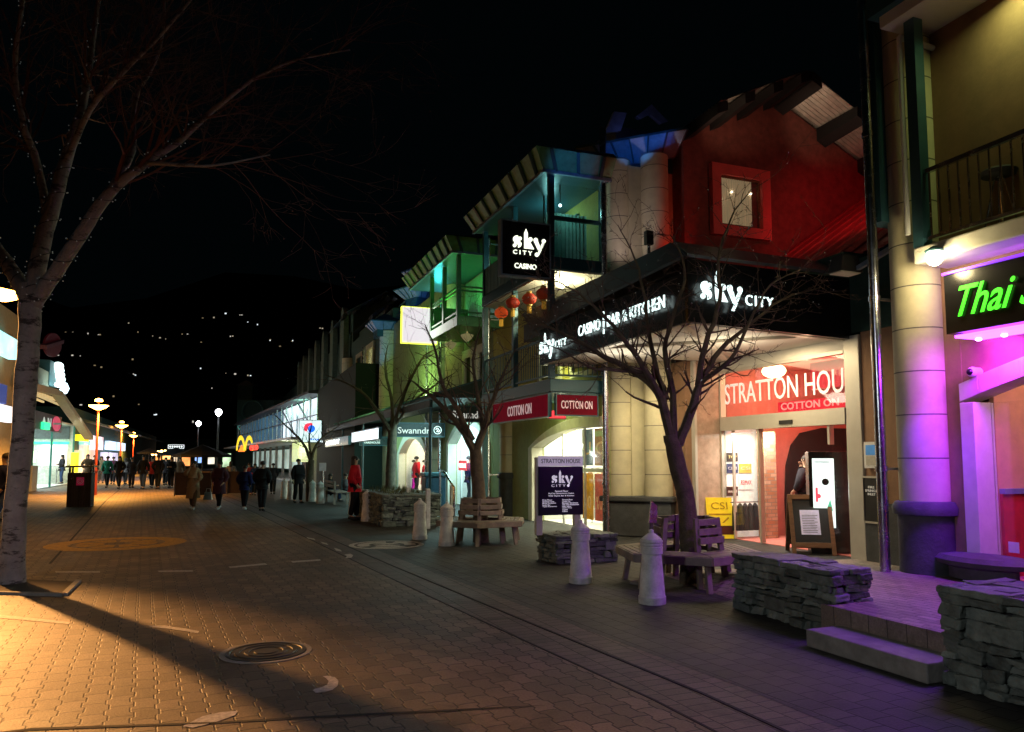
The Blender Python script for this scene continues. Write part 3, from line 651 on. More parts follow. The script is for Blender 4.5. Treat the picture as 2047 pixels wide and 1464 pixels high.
sp = N(nt,'SeparateXYZ'); cb_ = N(nt,'CombineXYZ'); ad = N(nt,'Math',operation='ADD'); nt.links.new(tc.outputs['Object'],sp.inputs[0]); nt.links.new(sp.outputs[0],ad.inputs[0]); nt.links.new(sp.outputs[1],ad.inputs[1]); nt.links.new(ad.outputs[0],cb_.inputs[0]); nt.links.new(sp.outputs[2],cb_.inputs[1]); nt.links.new(cb_.outputs[0],bt.inputs['Vector']); nt.links.new(bt.outputs['Color'],nt.nodes['Principled BSDF'].inputs['Base Color'])
p0, p1 = AY(1533,1080,12.95), AY(1556,1080,12.95)
mb = MB(); mb.box(p0.x,p1.x,12.95,13.2,.02,2.5); mb.build('brick_pillar', bm_, E)
P = [AY(x,y,13.37) for x, y in ((1572,1085),(1568,1000),(1570,930),(1580,890),(1598,866),(1640,856),(1745,858),(1745,1110))]
for q in P: q.z = max(q.z, .02)
mb = MB(); mb.prism(P, (0,-.03,0)); mb.build('passage_dark_sheet', M_['blackm'], E)  # flat black sheet stands in for the darkness of the arched opening
w0, w1 = AY(1437,1080,13.38), AY(1530,1080,13.38); mb = MB(); mb.box(9.95,w1.x,13.36,13.39,.02,2.4); mb.build('shop_partition', mat('bright_panel',(.8,.8,.76),.5,emit=.25,ecol=(1,1,.9)), E)
mb = MB(); mb.ball(AY(1547,742,12.6),.24,16,10,.6); mb.build('ceiling_lamp', glow('amber_bowl',(1,.75,.35),9), E, smooth=True)
light('POINT',(X+1.3,12.1,2.85),45,(1,.6,.35),.15); light('AREA',(X+.5,12.7,2.2),60,(1,.95,.8),.8,(X+.6,12.7,0),sy=1); light('POINT',(X+.75,10.9,3.2),80,(1,.08,.12),.1)
# door-side plates
plates = [('black plate with gold lettering',1453,1475,905,923,(.03,.03,.03),(.7,.55,.2),'TOP'),('navy plate',1453,1475,927,946,(.02,.04,.12),(.7,.7,.75),'CBM'),('gold plate',1478,1502,927,946,(.5,.38,.08),(.8,.75,.5),'CSI'),('white plate with red lettering',1478,1505,951,979,(.85,.85,.85),(.7,.02,.06),'RE/MAX'),('black plate with red mark',1453,1475,973,992,(.04,.01,.01),(.8,.75,.7),'mobil')]
for lb, xa, xb, ya, yb, cc, lc, tx in plates:
    q0, q1 = AY(xa,yb,13.34), AY(xb,ya,13.34); fr = Fr((q0.x,13.34,q0.z),(1,0,0),(0,0,1)); wd, hh = q1.x-q0.x, q1.z-q0.z
    mb = MB(); fr.slab(mb,0,wd,0,hh,-.012,0); pl = mb.build('business_plate', mat('plate_'+tx.replace('/','_'), cc, .4), None, label=lb+' on the lit white panel behind the arcade doors', category='sign', group='business plates inside the entrance')
    mb = MB(); text(mb, tx, fr, wd*.12,hh*.35,wd*.76,hh*.32,.001,.004); mb.build('lettering', mat('pl_t_'+tx.replace('/','_'), lc, .5), pl)
for i in range(5):
    q = AY(1466+i*10,1000,13.15); mb = MB(); mb.lathe((q.x,13.1,.18), [(.06,.0),(.075,.02),(.07,.3),(.06,.5),(.02,.56)], 10, 1, .8); mb.build('hanging_coat', cloth('coat%d'%i, (.03,.035,.04)), None, label='dark coat hanging in the window beneath the business plates', category='coat', group='dark coats hanging in the entrance window')
q0 = AY(1460,1000,13.1); q1 = AY(1516,1000,13.1)
mb = MB(); mb.cyl((q0.x,13.1,.76),(q1.x,13.1,.76),.012,n=8); mb.build('coat_rail', M_['steel'], E)
# return pane with reflected letters, pier wall
mb = MB(); mb.box(9.25,9.86,13.42,13.46,0,3.7); mb.build('return_panel', mat('polished_panel',(.5,.36,.28),.15), E)
mb = MB(); mb.box(9.2,9.26,13.38,13.5,0,3.7); mb.build('frame_post', M_['frame'], E)
mb = MB(); mb.box(9.05,9.2,13.5,14.3,0,3.7); mb.build('side_wall', M_['brown'], E)
mb = MB(); mb.box(X+.02,X+.4,6.9,9.61,0,3.75); mb.build('brown_wall', M_['brown'], E)
mb = MB(); mb.box(X-.02,X+.02,8.9,9.3,.0,3.5); mb.build('wall_pilaster', M_['brown'], E)
mb = MB(); mb.box(X+.0,X+.16,9.951,13.38,3.501,3.72); mb.build('head_panel', M_['soffit'], E)
mb = MB(); mb.box(X-.03,X+.016,8.9,9.6,.0,.95); mb.build('dado', M_['dbase'], E)
mb = MB(); mb.box(9.9,12.0,9.9,14.0,3.76,5.2); mb.box(9.9,10.5,6.6,9.9,3.76,5.0); mb.build('upper_block', M_['dgreen'], E)
# red sheet roof behind canopy
mb = MB(); Y0, Y1 = 8.2, 13.95; x0, z0_, x1, z1_ = 10.6, 5.35, 15.6, 8.75; n = 38
for i in range(n):
    a = Y0+(Y1-Y0)*i/n; b = Y0+(Y1-Y0)*(i+1)/n; h = .035*(i % 3 == 0)
    mb.hexa([(x0,a,z0_+h-.05),(x1,a,z1_+h-.05),(x1,b,z1_+h-.05),(x0,b,z0_+h-.05)],[(x0,a,z0_+h),(x1,a,z1_+h),(x1,b,z1_+h),(x0,b,z0_+h)])
mb.build('lean_to_roof', M_['redroof'], E)
# ---- canopy
K = thing('entrance_canopy', (8,12,3.7), 'black entrance canopy with glowing white casino letters above the arcade doors', 'canopy')
cy0, cy1, cxa = 9.4, 14.9, 6.4
far = (9.88, 9.85)
mb = MB(); mb.prism([(cxa,cy0,3.7),(far[0],far[1],3.7),(9.86,13.4,3.7),(8.6,13.4,3.7),(8.6,14.15,3.7),(7.6,14.15,3.7),(7.6,cy1,3.7),(cxa,cy1,3.7)], (0,0,.05)); mb.build('soffit', M_['soffit'], K)
z1 = 4.42
def leaf(pts, th, nm, m):
    a,b,c,d = [Vector(p) for p in pts]; nn = (b-a).cross(d-a).normalized()*th; q = MB(); q.hexa([a,b,c,d],[a+nn,b+nn,c+nn,d+nn]); return q.build(nm, m, K)
leaf([(cxa-.03,cy1+.03,3.66),(cxa-.03,cy0-.0,3.66),(cxa-.03,cy0-.0,z1),(cxa-.03,cy1+.03,z1)], -.06, 'street_fascia', M_['black'])
leaf([(cxa-.03,cy0-.03,3.66),(far[0]+1.6,far[1]+.15,3.66),(far[0]+1.6,far[1]+.15,4.75),(cxa-.03,cy0-.03,4.6)], -.06, 'end_fascia', M_['black'])
up = AX(1047,630,6.75); upr = AY(1345,489,10.15); upm = AY(1656,527,10.6); upf = AY(1760,545,10.8)
leaf([(cxa-.06,cy1+.3,z1+.001),(cxa-.06,cy0-.05,z1+.2),tuple(upr),tuple(up)], .05, 'street_roof_slope', M_['roofd'])
leaf([(cxa-.06,cy0-.06,4.62),(far[0]+1.6,far[1]+.1,4.78),tuple(upf),tuple(upr)], .05, 'end_roof_slope', mat('blue_grey_sheet',(.16,.2,.24),.4,metal=.2,var=.4,scale=1.2))
mb = MB(); mb.prism([(up.x,up.y,4.45),(upr.x,upr.y,4.6),(9.85,12,4.6),(9.0,14.0,4.45),(7.8,14.6,4.45),(7.8,up.y,4.45)], (0,0,.4)); mb.build('roof_deck', M_['roofd'], K)
mb = MB(); mb.bar(up, upr, .05); mb.bar(upr, upf, .05); mb.build('ridge_flashing', M_['tealm'], K)
mb = MB()
for a, b in (((cxa+.05,cy0+.1),(far[0]-.05,far[1]+.1)),((cxa+.05,cy0+.2),(9.7,12.9)),((cxa+.1,12.3),(8.9,10.0)),((cxa+.06,cy1-.05),(cxa+.06,cy0+.1)),((7.6,cy1-.06),(cxa,cy1-.06))):
    mb.bar((*a,3.672),(*b,3.672),.12,.05)
mb.build('soffit_frame', M_['frame'], K)
fs = Fr((cxa-.095,cy1-.02,3.66),(0,-1,0),(0,0,1)); fe = Fr((cxa,cy0-.092,3.66),(1,.105,0),(0,0,1))
def skylogo(mb, fr, a, b, s, c0=0, c1=.02):
    """stencil 'sky' mark of height s (x height about s*.62)"""
    P = lambda pts: fr.pol(mb, [(a+x*s, b+y*s) for x, y in pts], c0, c1)
    D = lambda x, y, r, a0=0, a1=360: fr.disc(mb, a+x*s, b+y*s, r*s, c0, c1, 16, a0, a1)
    D(.18,.42,.18,90,270); D(.36,.47,.095); P([(.20,.60),(.26,.60),(.26,.24),(.20,.24)]); P([(.12,.36),(.42,.24),(.36,.12),(.06,.24)]); D(.08,.1,.09); D(.27,.18,.17,-90,90); 
    P([(.60,0),(.78,0),(.78,.78),(.69,1.0),(.60,.78)]); D(.93,.48,.11); P([(.82,.36),(.9,.36),(1.12,0),(.82,0)])
    D(1.22,.48,.11); P([(1.14,.4),(1.3,.5),(1.52,.0),(1.36,-.02)]); D(1.66,.47,.1); P([(1.50,.22),(1.66,.5),(1.76,.44),(1.56,.06)]); P([(1.54,.01),(1.42,-.01),(1.28,-.26),(1.40,-.27)])
for fr_, a, s, ct in ((fs,.12,.42,.62),(fe,.16,.46,.52)):
    mb = MB(); skylogo(mb, fr_, a, .2 if fr_ is fs else .34, s); lg = mb.build('lettering', M_['ltxt'], K)
    mb = MB(); text(mb, 'CITY', fr_, a+s*1.9, .22 if fr_ is fs else .33, s*1.25, s*.36, 0, .02, bold=.005, space=1.3); mb.build('lettering', M_['ltxt'], K)
mb = MB(); fs.disc(mb, .12+.42*1.3, .1, .05, 0, .02); text(mb, 'CASINO', fs, 2.0, .30, .88, .2, 0, .02); fs.slab(mb, 3.0,3.03,.2,.6,0,.02); text(mb, 'BAR & KITCHEN', fs, 3.15, .30, 1.85, .2, 0, .02); mb.build('lettering', M_['ltxt'], K)
light('SPOT',(7.7,13.1,3.5),70,(1,.84,.5),.2,(8.5,14.5,1.4),spot=85,blend=.8); light('AREA',(7.6,12.4,3.6),80,(1,.82,.5),1.6,(8.0,12.4,0),sy=3); light('AREA',(8.9,10.9,3.6),55,(1,.78,.45),.8,(9.2,10.9,0),sy=1.2)  # the spot is added to keep the twin columns lit
light('AREA',(7.2,12.9,3.0),12,(1,.9,.7),.6,(7.6,11.9,5)); light('AREA',(8.2,10.8,3.1),14,(1,.85,.6),.8,(8.2,11.3,5))  # upward fill lights added under the canopy
mb = MB()
for x, y in ((7.2,13.6),(7.6,11.6),(8.4,12.6),(8.9,10.6),(7.3,10.3)): mb.cyl((x,y,3.68),(x,y,3.699),.09,n=16)
mb.each('downlight', M_['lwhite'], K)
# ============================================================ THAI RESTAURANT BUILDING (right edge)
def dz(y): return 2.50+(6.37-y)*.33-(6.37-y)**2*.05
pts = [6.37-.24*i for i in range(14)]
T = thing('restaurant_building', (9,6,.3), 'cream round columned restaurant building with purple lit doorway at the right edge', 'building')
drum(T, 7.98, 6.85, .285, .3, 9.4, base=.84)
mb = MB(); mb.box(8.08,8.6,6.371,7.15,.3,9.5); mb.box(8.08,8.6,-3,6.371,3.25,9.5); mb.box(8.08,8.6,-3,3.2,.3,3.25)
for a, b in zip(pts, pts[1:]): mb.hexa([(8.09,b,dz(b)+.021),(8.59,b,dz(b)+.021),(8.59,a,dz(a)+.021),(8.09,a,dz(a)+.021)],[(8.09,b,3.3),(8.59,b,3.3),(8.59,a,3.3),(8.09,a,3.3)])
mb.build('front_wall', M_['brown'], T)
pipe(T, 7.53, 7.07, .3, 9.4, .062)
mb = MB(); mb.box(7.6,8.3,6.98,7.2,4.6,9.4); mb.build('corner_return', M_['tealm'], T)
# door surround: straight jamb then rising segmental head
mb = MB(); mb.box(8.02,8.35,6.2,6.37,.3,2.3)
for a, b in zip(pts, pts[1:]):
    mb.hexa([(8.02,b,dz(b)-.19),(8.35,b,dz(b)-.19),(8.35,a,dz(a)-.19),(8.02,a,dz(a)-.19)],[(8.02,b,dz(b)+.02),(8.35,b,dz(b)+.02),(8.35,a,dz(a)+.02),(8.02,a,dz(a)+.02)])
mb.build('door_surround', M_['creamp'], T, bevel=.006)
mb = MB(); mb.box(8.3,8.315,2.9,6.2,.32,2.3); mb.build('door_glass', M_['glass'], T)
room(T, 8.36, 12, 2.9, 6.2, .31, 3.24, mat('orange_interior',(.75,.42,.2),.8,var=.1))
mb = MB(); mb.box(8.37,11.9,6.16,6.198,.32,1.25); mb.build('red_dado', mat('red_dado',(.55,.02,.03),.6), T)
mb = MB(); mb.box(8.37,11.9,6.13,6.199,1.251,1.31); mb.build('dado_rail', M_['blue'], T)
mb = MB(); mb.box(8.36,8.37,6.0,6.12,.6,.72); mb.build('door_notice', M_['white'], T)
mb = MB(); mb.box(9.3,9.36,3.0,5.3,.32,2.9); mb.build('inner_screen', mat('amber_screen',(.7,.45,.2),.4), T)
mb = MB(); mb.box(9.22,9.29,4.8,5.3,2.0,2.8); mb.box(9.1,9.22,4.4,5.2,.5,1.35); mb.build('dark_fittings', M_['blackm'], T)
light('POINT',(9.0,4.9,2.7),40,(1,.6,.25),.12)
mb = MB(); mb.lathe((7.98,6.15,.3), [(.2,0),(.24,.02),(.24,.14),(.32,.17),(.34,.22),(.3,.27),(.02,.3)], 24, 1, 1.6); mb.build('door_plinth', M_['dbase'], T, smooth=True)
# balcony
mb = MB(); mb.box(7.55,8.24,-3,6.5,3.92,4.12); mb.build('balcony_floor', M_['creamp'], T, bevel=.02)
rail_x(T, (7.62,1.5),(7.62,6.42),4.12,5.0,M_['steel'], bal=.12); 
mb = MB(); mb.box(7.56,7.7,6.36,6.5,4.121,6.9); mb.each('balcony_post', M_['tealm'], T)
mb = MB(); mb.cyl((7.55,6.56,4.3),(7.55,6.56,6.75),.03); mb.cyl((7.55,6.56,6.75),(9.2,6.5,6.62),.035); mb.build('white_pipe', M_['white'], T, smooth=True)
mb = MB(); mb.box(7.4,9.8,-3,6.7,6.9,7.05); mb.build('upper_soffit', M_['soffit'], T)
mb = MB(); mb.box(7.3,7.5,-3,6.8,7.051,7.5); mb.box(7.5,9.8,6.6,6.8,7.051,7.5); mb.build('upper_beam', M_['tealm'], T)
mb = MB(); mb.box(8.251,9.9,6.62,6.72,4.13,6.88); mb.build('balcony_back_wall', M_['yellow'], T)
mb = MB(); mb.hexa([(8.2,-3,4.13),(8.248,-3,4.13),(8.248,6.6,4.13),(8.2,6.6,4.13)],[(8.2,-3,6.89),(8.248,-3,6.89),(8.248,6.6,6.89),(8.2,6.6,6.89)]); mb.build('mustard_wall', M_['yellow'], T)
mb = MB(); mb.box(7.5,9.8,-3,6.6,7.501,9.5); mb.build('upper_storey', M_['tealm'], T)
mb = MB(); mb.cyl((7.5,6.7,9.2),(6.9,7.2,9.3),.05); mb.box(6.6,7.6,7.2,8.6,8.9,9.0); mb.build('upper_cap', M_['blue'], T)
light('AREA',(7.75,5.4,6.8),11,(.8,1,.35),.4,(8.0,5.0,4)); 
# bar stool on balcony
t = thing('bar_stool', (7.95,5.7,4.13), 'black seated stool with wire legs on the restaurant balcony', 'stool')
mb = MB(); mb.lathe((7.95,5.7,4.13), [(.02,.62),(.17,.64),(.19,.68),(.15,.71)], 18); mb.build('seat', M_['blackm'], t, smooth=True)
for k in range(4):
    a = k*math.pi/2+.5; mb = MB(); mb.cyl((7.95+.04*math.cos(a),5.7+.04*math.sin(a),4.75),(7.95+.17*math.cos(a),5.7+.17*math.sin(a),4.13),.009,n=6); mb.build('leg', M_['steel'], t)
# bulkhead lamp
t = thing('wall_lamp', (7.44,6.13,3.9), 'glaring warm bulb lamp on the corner below the restaurant balcony', 'lamp')
mb = MB(); mb.ball((7.44,6.13,3.9),.085,16,10); mb.build('bulb', glow('glare_bulb',(1,.85,.5),60), t, smooth=True)
mb = MB(); mb.cyl((7.44,6.13,3.99),(7.6,6.13,4.02),.025); mb.lathe((7.44,6.13,3.97), [(.09,0),(.1,.02),(.03,.06)], 14); mb.build('bracket', M_['tealm'], t)
light('POINT',(7.36,6.13,3.78),20,(1,.8,.4),.08)
# camera
t = thing('security_camera', (8.2,6.02,2.85), 'round white security camera above the purple door surround', 'security camera')
cq = AX(1944,744,7.99); 
mb = MB(); mb.cyl(cq, cq+Vector((.1,0,0)), .055); mb.ball(cq,.06,14,8); mb.build('housing', M_['white'], t, smooth=True); mb = MB(); mb.ball(cq+Vector((-.04,-.0,0)),.04); mb.build('lens', M_['black'], t, smooth=True)
# Thai sign
t = thing('restaurant_sign', (7.7,5.5,3.3), 'black box sign with green neon script and purple underglow above the doorway', 'sign')
mb = MB(); mb.box(7.62,7.85,2.8,6.17,3.05,3.72); mb.build('sign_box', M_['black'], t)
mb = MB(); mb.box(7.6,7.87,2.8,6.18,3.721,3.75); mb.build('purple_edge', glow('purple_edge',(.25,.03,.9),1.2), t)
fr = Fr((7.605,6.0,3.12),(0,-1,0),(0,0,1))
mb = MB(); text(mb, 'Thai S', fr, 0, .1, .95, .34, 0, .012, bold=.005, shear=.5); text(mb, 'iam', fr, 1.0, .07, .6, .3, 0, .012, bold=.015, shear=.5); mb.build('lettering', M_['lgreen'], t)
mb = MB(); mb.box(7.66,8.07,2.8,6.1,3.0,3.03); mb.build('led_tray', M_['lpurp'], t)
for i in range(5):
    yy = 6.0-i*.3
    mb = MB(); mb.ball((7.9,yy,2.985),.035,8,6,.6); mb.build('led', M_['lpink'], t)
light('SPOT',(7.35,5.6,3.0),70,(.17,.0,1),.05,(8.02,6.32,1.1),spot=42,blend=.9); light('AREA',(7.85,5.2,2.96),60,(.2,.0,1),.5,(7.4,5.2,0),sy=2); light('SPOT',(7.4,6.05,2.96),190,(.12,.0,1),.05,(7.9,6.9,.7),spot=46,blend=.9); light('AREA',(7.75,5.6,2.9),34,(.55,.03,1),.3,(8.1,6.25,1.2),sy=.5)
light('SPOT',(7.0,5.6,3.1),110,(.14,.02,1),.2,(4.7,5.0,0),spot=72,blend=1)
# floodlight and strut between the buildings
t = thing('floodlight', (8.3,8.4,4.3), 'black floodlight on a grey strut between canopy and cream column', 'floodlight')
a = AD(1690,532,10.4); mb = MB(); mb.hexa([a+Vector(v) for v in ((-.2,-.12,-.1),(.2,-.12,-.1),(.2,.14,-.1),(-.2,.14,-.1))],[a+Vector(v) for v in ((-.13,-.1,.14),(.13,-.1,.14),(.13,.1,.14),(-.13,.1,.14))]); mb.build('housing', M_['blackm'], t, bevel=.01)
mb = MB(); mb.box(a.x-.17,a.x+.17,a.y-.1,a.y+.12,a.z-.115,a.z-.101); mb.build('lens', M_['frame'], t)
mb = MB(); mb.bar(a+Vector((.1,0,-.08)), AX(1880,438,8.25), .06); mb.build('strut', M_['blue'], t)
# small uplight at twin columns
t = thing('small_floodlight', (8.1,14.3,6.0), 'small dark floodlight on the canopy roof at the foot of the twin columns', 'floodlight')
a = AD(1297,478,15.0); mb = MB(); mb.box(a.x-.08,a.x+.08,a.y-.06,a.y+.06,a.z-.12,a.z+.16); mb.build('housing', M_['blackm'], t, bevel=.01); mb = MB(); mb.cyl(a-Vector((0,0,.12)), a-Vector((0,0,1.0)), .03); mb.build('stem', M_['steel'], t)
# coloured architectural lights, assumed from the lit surfaces (red wall, blue caps, green balcony)
light('SPOT',(11.4,8.8,6.6),80,(1,.33,.24),.3,(11.3,14.2,7.6),spot=70,blend=1)
light('SPOT',(9.5,13.3,5.3),34,(1,.03,.02),.08,(8.9,14.3,7.3),spot=60,blend=.6)
light('SPOT',(7.4,13.4,5.2),55,(.95,.75,.8),.1,(8.5,14.6,7.2),spot=50,blend=.7)
light('SPOT',(11.0,9.6,8.6),230,(1,.03,.06),.2,(13.2,12.4,7.1),spot=70,blend=.8); light('SPOT',(9.2,12.6,7.6),60,(1,.7,.45),.1,(10.8,13.4,9.6),spot=60,blend=.8)
light('SPOT',(7.9,13.6,7.9),32,(.03,.24,1),.08,(8.75,14.7,9.3),spot=62,blend=.4)
light('SPOT',(11.8,12.6,8.0),45,(1,.75,.5),.1,(13.4,13.4,9.9),spot=70,blend=.8)
light('SPOT',(6.2,11.6,5.9),120,(.05,.3,.95),.1,(6.9,14.3,7.95),spot=22,blend=.7)
# ============================================================ SECOND BUILDING (green lit balcony, outdoor clothing shops)
Bd = thing('balcony_building', (9,27,0), 'building with green lit balcony and arched outdoor clothing shops', 'building')
mb = MB(); wall_x(mb, 7.9, 22.25, 37, 0, 3.6, [(22.7,27.0,0,2.2,2.85),(30.3,35.2,0,1.9,2.6)]); mb.build('ground_wall', M_['green'], Bd)
mb = MB(); arch_trim(mb, 7.9, 22.75, 26.95, 0, 2.2, 2.8, .25); mb.build('arch_surround', M_['creamp'], Bd); mb = MB(); arch_trim(mb, 7.9, 30.35,35.15,0,1.9,2.55,.4); mb.build('arch_surround', M_['creamp'], Bd)
room(Bd, 8.2, 12, 22.6, 27.1, .02, 3.1, M_['white']); room(Bd, 8.2, 12, 30.2, 35.3, .02, 3.1, M_['white'], name='interior')
mb = MB(); mb.box(8.05,8.07,22.78,26.93,.05,2.75); mb.build('shop_glass', M_['glass'], Bd); mb = MB(); mb.box(8.05,8.07,30.38,35.13,.05,2.5); mb.build('shop_glass', M_['glass'], Bd)
mb = MB()
for yy in (23.7,24.8,26.0): mb.box(8.03,8.08,yy-.03,yy+.03,.03,2.6)
mb.build('glazing_bar', M_['white'], Bd)
mb = MB()
for yy in (23.4,25,26.5,31.2,33,34.6): mb.box(8.7,10.4,yy-.12,yy+.12,3.03,3.07)
mb.each('ceiling_light', M_['lwhite'], Bd)
light('AREA',(9.3,25,2.95),260,(.6,1,1),2,(9.3,25,0),sy=3.6); light('AREA',(8.3,25,2.5),120,(.55,1,1),.3,(5,25,0),sy=3); light('AREA',(9.3,32.8,2.95),200,(1,.9,.6),2,(9.3,32.8,0),sy=4); light('AREA',(8.3,32.8,2.3),70,(1,.92,.6),.3,(5,32.8,0),sy=3.5)
drum(Bd, 8.0, 28.6, .5, 0, 3.4, 'column', 1.1)
mb = MB(); mb.box(7.9,12,22.21,37,3.6,8.3); mb.build('upper_wall', mat('olive_beige_render',(.24,.26,.14),.85), Bd)
drum(Bd, 7.7, 25.6, .38, 3.6, 8.0, base=.1)
gable(Bd, 26.5, 8.6, 10.8, 13.2, 10.6, .55, 8.0, 10, M_['dgreen'], ov=1.0, soff=M_['blue'], nb=3)
cap_roof(Bd, 8.3, 33.4, .5, .85, 8.9, 9.3, M_['blue'], rot=20, ribs=3); cap_roof(Bd, 8.4, 33.8, .4, .6, 9.9, 10.25, M_['blue'], rot=20, ribs=3)
mb = MB(); mb.box(8.0,8.8,33.2,34.4,8.3,9.85); mb.build('turret', M_['dgreen'], Bd)
# cream window surrounds behind the balcony
for y0, y1 in ((22.55,23.7),(24.0,25.2),(25.5,26.6)):
    win_x(Bd, 7.88, y0+.3, y1-.25, 3.95, 5.1, M_['creamp'], M_['dglass'], fw=.28, pr=.06)
mb = MB(); mb.box(6.5,7.88,21.5,24.7,5.62,5.92); mb.build('balcony_floor', mat('green_steel',(.14,.4,.16),.4,metal=.1), Bd, bevel=.01); gm = bpy.data.materials['green_steel']
mb = MB()
for x, yy in ((6.56,21.56),(6.56,24.64),(6.56,23.1)): mb.box(x-.06,x+.06,yy-.06,yy+.06,5.921,7.76)
mb.each('balcony_post', gm, Bd)
mb = MB()
for p, q in (((6.56,21.62),(6.56,24.6)),((6.62,21.56),(7.86,21.56))):
    for z in (6.05,6.7,6.82): mb.bar((*p,z),(*q,z),.05)
mb.build('railing', gm, Bd)
mb = MB()
for i in range(12): mb.box(7.84,7.879,21.7+.27*i,21.95+.27*i,5.93,7.7)
mb.build('wall_boards', mat('green_boards',(.2,.4,.28),.6), Bd)
mb = MB(); mb.box(6.6,7.8,24.55,24.6,5.93,6.75); mb.build('end_panel', gm, Bd)
eave(Bd, 6.3, 7.9, 21.3, 26.8, 7.78, mat('ribbed_fascia_green',(.13,.4,.16),.5))
for x, yy in ((7.1,22.4),(7.1,24.2)):
    mb = MB(); mb.lathe((x,yy,5.4), [(.02,-.12),(.14,-.02),(.2,.08),(.2,.1),(.03,.16),(.03,.21)], 16); mb.build('soffit_lamp', mat('cream_lamp_shade',(.7,.65,.4),.5,emit=.12,ecol=(1,.9,.4)), Bd, smooth=True)
light('SPOT',(6.9,23.3,6.1),90,(.1,1,.1),.15,(7.2,22.9,8.3),spot=130,blend=.8); light('POINT',(7.2,26.2,7.2),35,(.05,.8,.8),.1)
light('AREA',(7.0,23.8,3.7),60,(.5,1,.06),.5,(7.6,23,5.2)); light('POINT',(7.0,25.0,6.6),14,(.1,.9,.4),.1)  # balcony point lights are added fill, no lamps built
pipe(Bd, 7.7, 29.6, 0, 7.8, .05); pipe(Bd, 7.62, 27.35, 0, 7.7, .05)
# verandah over the footpath
V = thing('shop_verandah', (6.8,34,3.4), 'long dark teal shop verandah running over the footpath', 'verandah')
mb = MB(); mb.hexa([(5.9,22.1,3.5),(7.88,22.1,3.52),(7.88,47,3.52),(5.9,47,3.3)],[(5.9,22.1,3.55),(7.88,22.1,4.2),(7.88,47,4.2),(5.9,47,3.4)]); mb.build('roof', mat('verandah_sheet',(.012,.035,.03),.6), V)
mb = MB(); mb.box(5.84,5.93,22.1,47,3.2,3.42); mb.build('fascia', mat('dark_teal_fascia',(.012,.035,.04),.6), V)
mb = MB()
for y in range(23,47,2): mb.bar((5.9,y,3.56),(7.8,y,4.2),.06)
mb.build('rafter', M_['tealm'], V)
mb = MB()
for y in (22.4,28.0,34,40,46): mb.cyl((5.95,y,0),(5.95,y,3.2),.045,n=10)
mb.build('post', M_['tealm'], V)
mb = MB()
for y in (23.6,26,29,33,38,43): mb.cyl((6.8,y,3.2),(6.8,y,3.24),.12,n=12)
mb.each('downlight', M_['lcool'], V)
light('AREA',(6.9,24.4,3.15),90,(.5,1,.95),.8,(6.9,24.4,0),sy=2); light('AREA',(6.8,35,3.1),110,(.45,1,.9),.8,(6.8,35,0),sy=6); light('AREA',(6.8,43,3.1),40,(1,.9,.6),.8,(6.8,43,0),sy=4)
# ============================================================ THIRD BUILDING
Cd = thing('dark_gabled_building', (9,42,0), 'dark building with one lit yellow window and blue flared roof caps', 'building')
mb = MB(); wall_x(mb, 7.9, 37.2, 50, 0, 3.4, [(42.4,46.6,0,1.9,2.5)]); mb.build('ground_wall', M_['beige'], Cd)
mb = MB(); arch_trim(mb, 7.9, 42.45,46.55,0,1.9,2.45,.35); mb.build('arch_surround', M_['creamp'], Cd)
room(Cd, 8.2, 11, 42.3, 46.7, .02, 2.9, M_['white'])
mb = MB(); mb.box(7.86,7.899,51.2,56,1.0,2.3); mb.build('lit_dining_window', glow('dining',(1,.8,.4),.8,.6), Cd)
mb = MB()
for yy in (52.4,53.6,54.8): mb.box(7.84,7.859,yy-.04,yy+.04,1.0,2.3)
mb.build('window_bar', M_['blackm'], Cd)
light('AREA',(9.2,44.5,2.8),260,(1,.97,.75),1.5,(9.2,44.5,0),sy=3)
mb = MB(); mb.box(7.9,12,37.2,50,3.4,9.2); mb.build('upper_wall', M_['dgreen'], Cd)
drum(Cd, 7.75, 37.4, .45, 3.6, 8.0, base=.1); drum(Cd, 7.8, 50, .5, 3.6, 8.2, base=.1)
wn = win_x(Cd, 7.88, 42.0,43.8,6.3,7.9, mat('lit_cream_frame',(.6,.55,.35),.6), glow('lit_window',(.95,.8,.35),.6,.6), fw=.3, pr=.1)
win_x(Cd, 7.88, 46,47.6,6.3,7.9, M_['beige'], M_['dglass'], fw=.25)
cap_roof(Cd, 7.6, 37.6, .55, .85, 8.05, 8.4, M_['blue'], rot=0, ribs=2)
gable(Cd, 42, 8.4, 10.4, 13, 11.2, .6, 8.0, 8, M_['dgreen'], ov=1, soff=M_['roofd'])
gable(Cd, 50.1, 8.0, 10.0, 13, 12.6, .6, 8.0, 8, M_['dgreen'], ov=1, soff=M_['blue'])
pipe(Cd, 7.5, 43.2, 0, 8, .06)
light('SPOT',(5.6,35.6,5.6),110,(.05,.35,1),.2,(7.6,38.2,8.6),spot=60); light('SPOT',(6.8,31.0,7.4),130,(.06,.3,1),.2,(8.0,35.4,10),spot=60)
light('AREA',(6.6,41,4.4),95,(.35,1,.65),.5,(7.9,40,6.5)); light('AREA',(6.5,29.5,4.3),120,(.55,1,.3),.5,(7.9,31,6.2))  # green and teal fill lights added on the facades
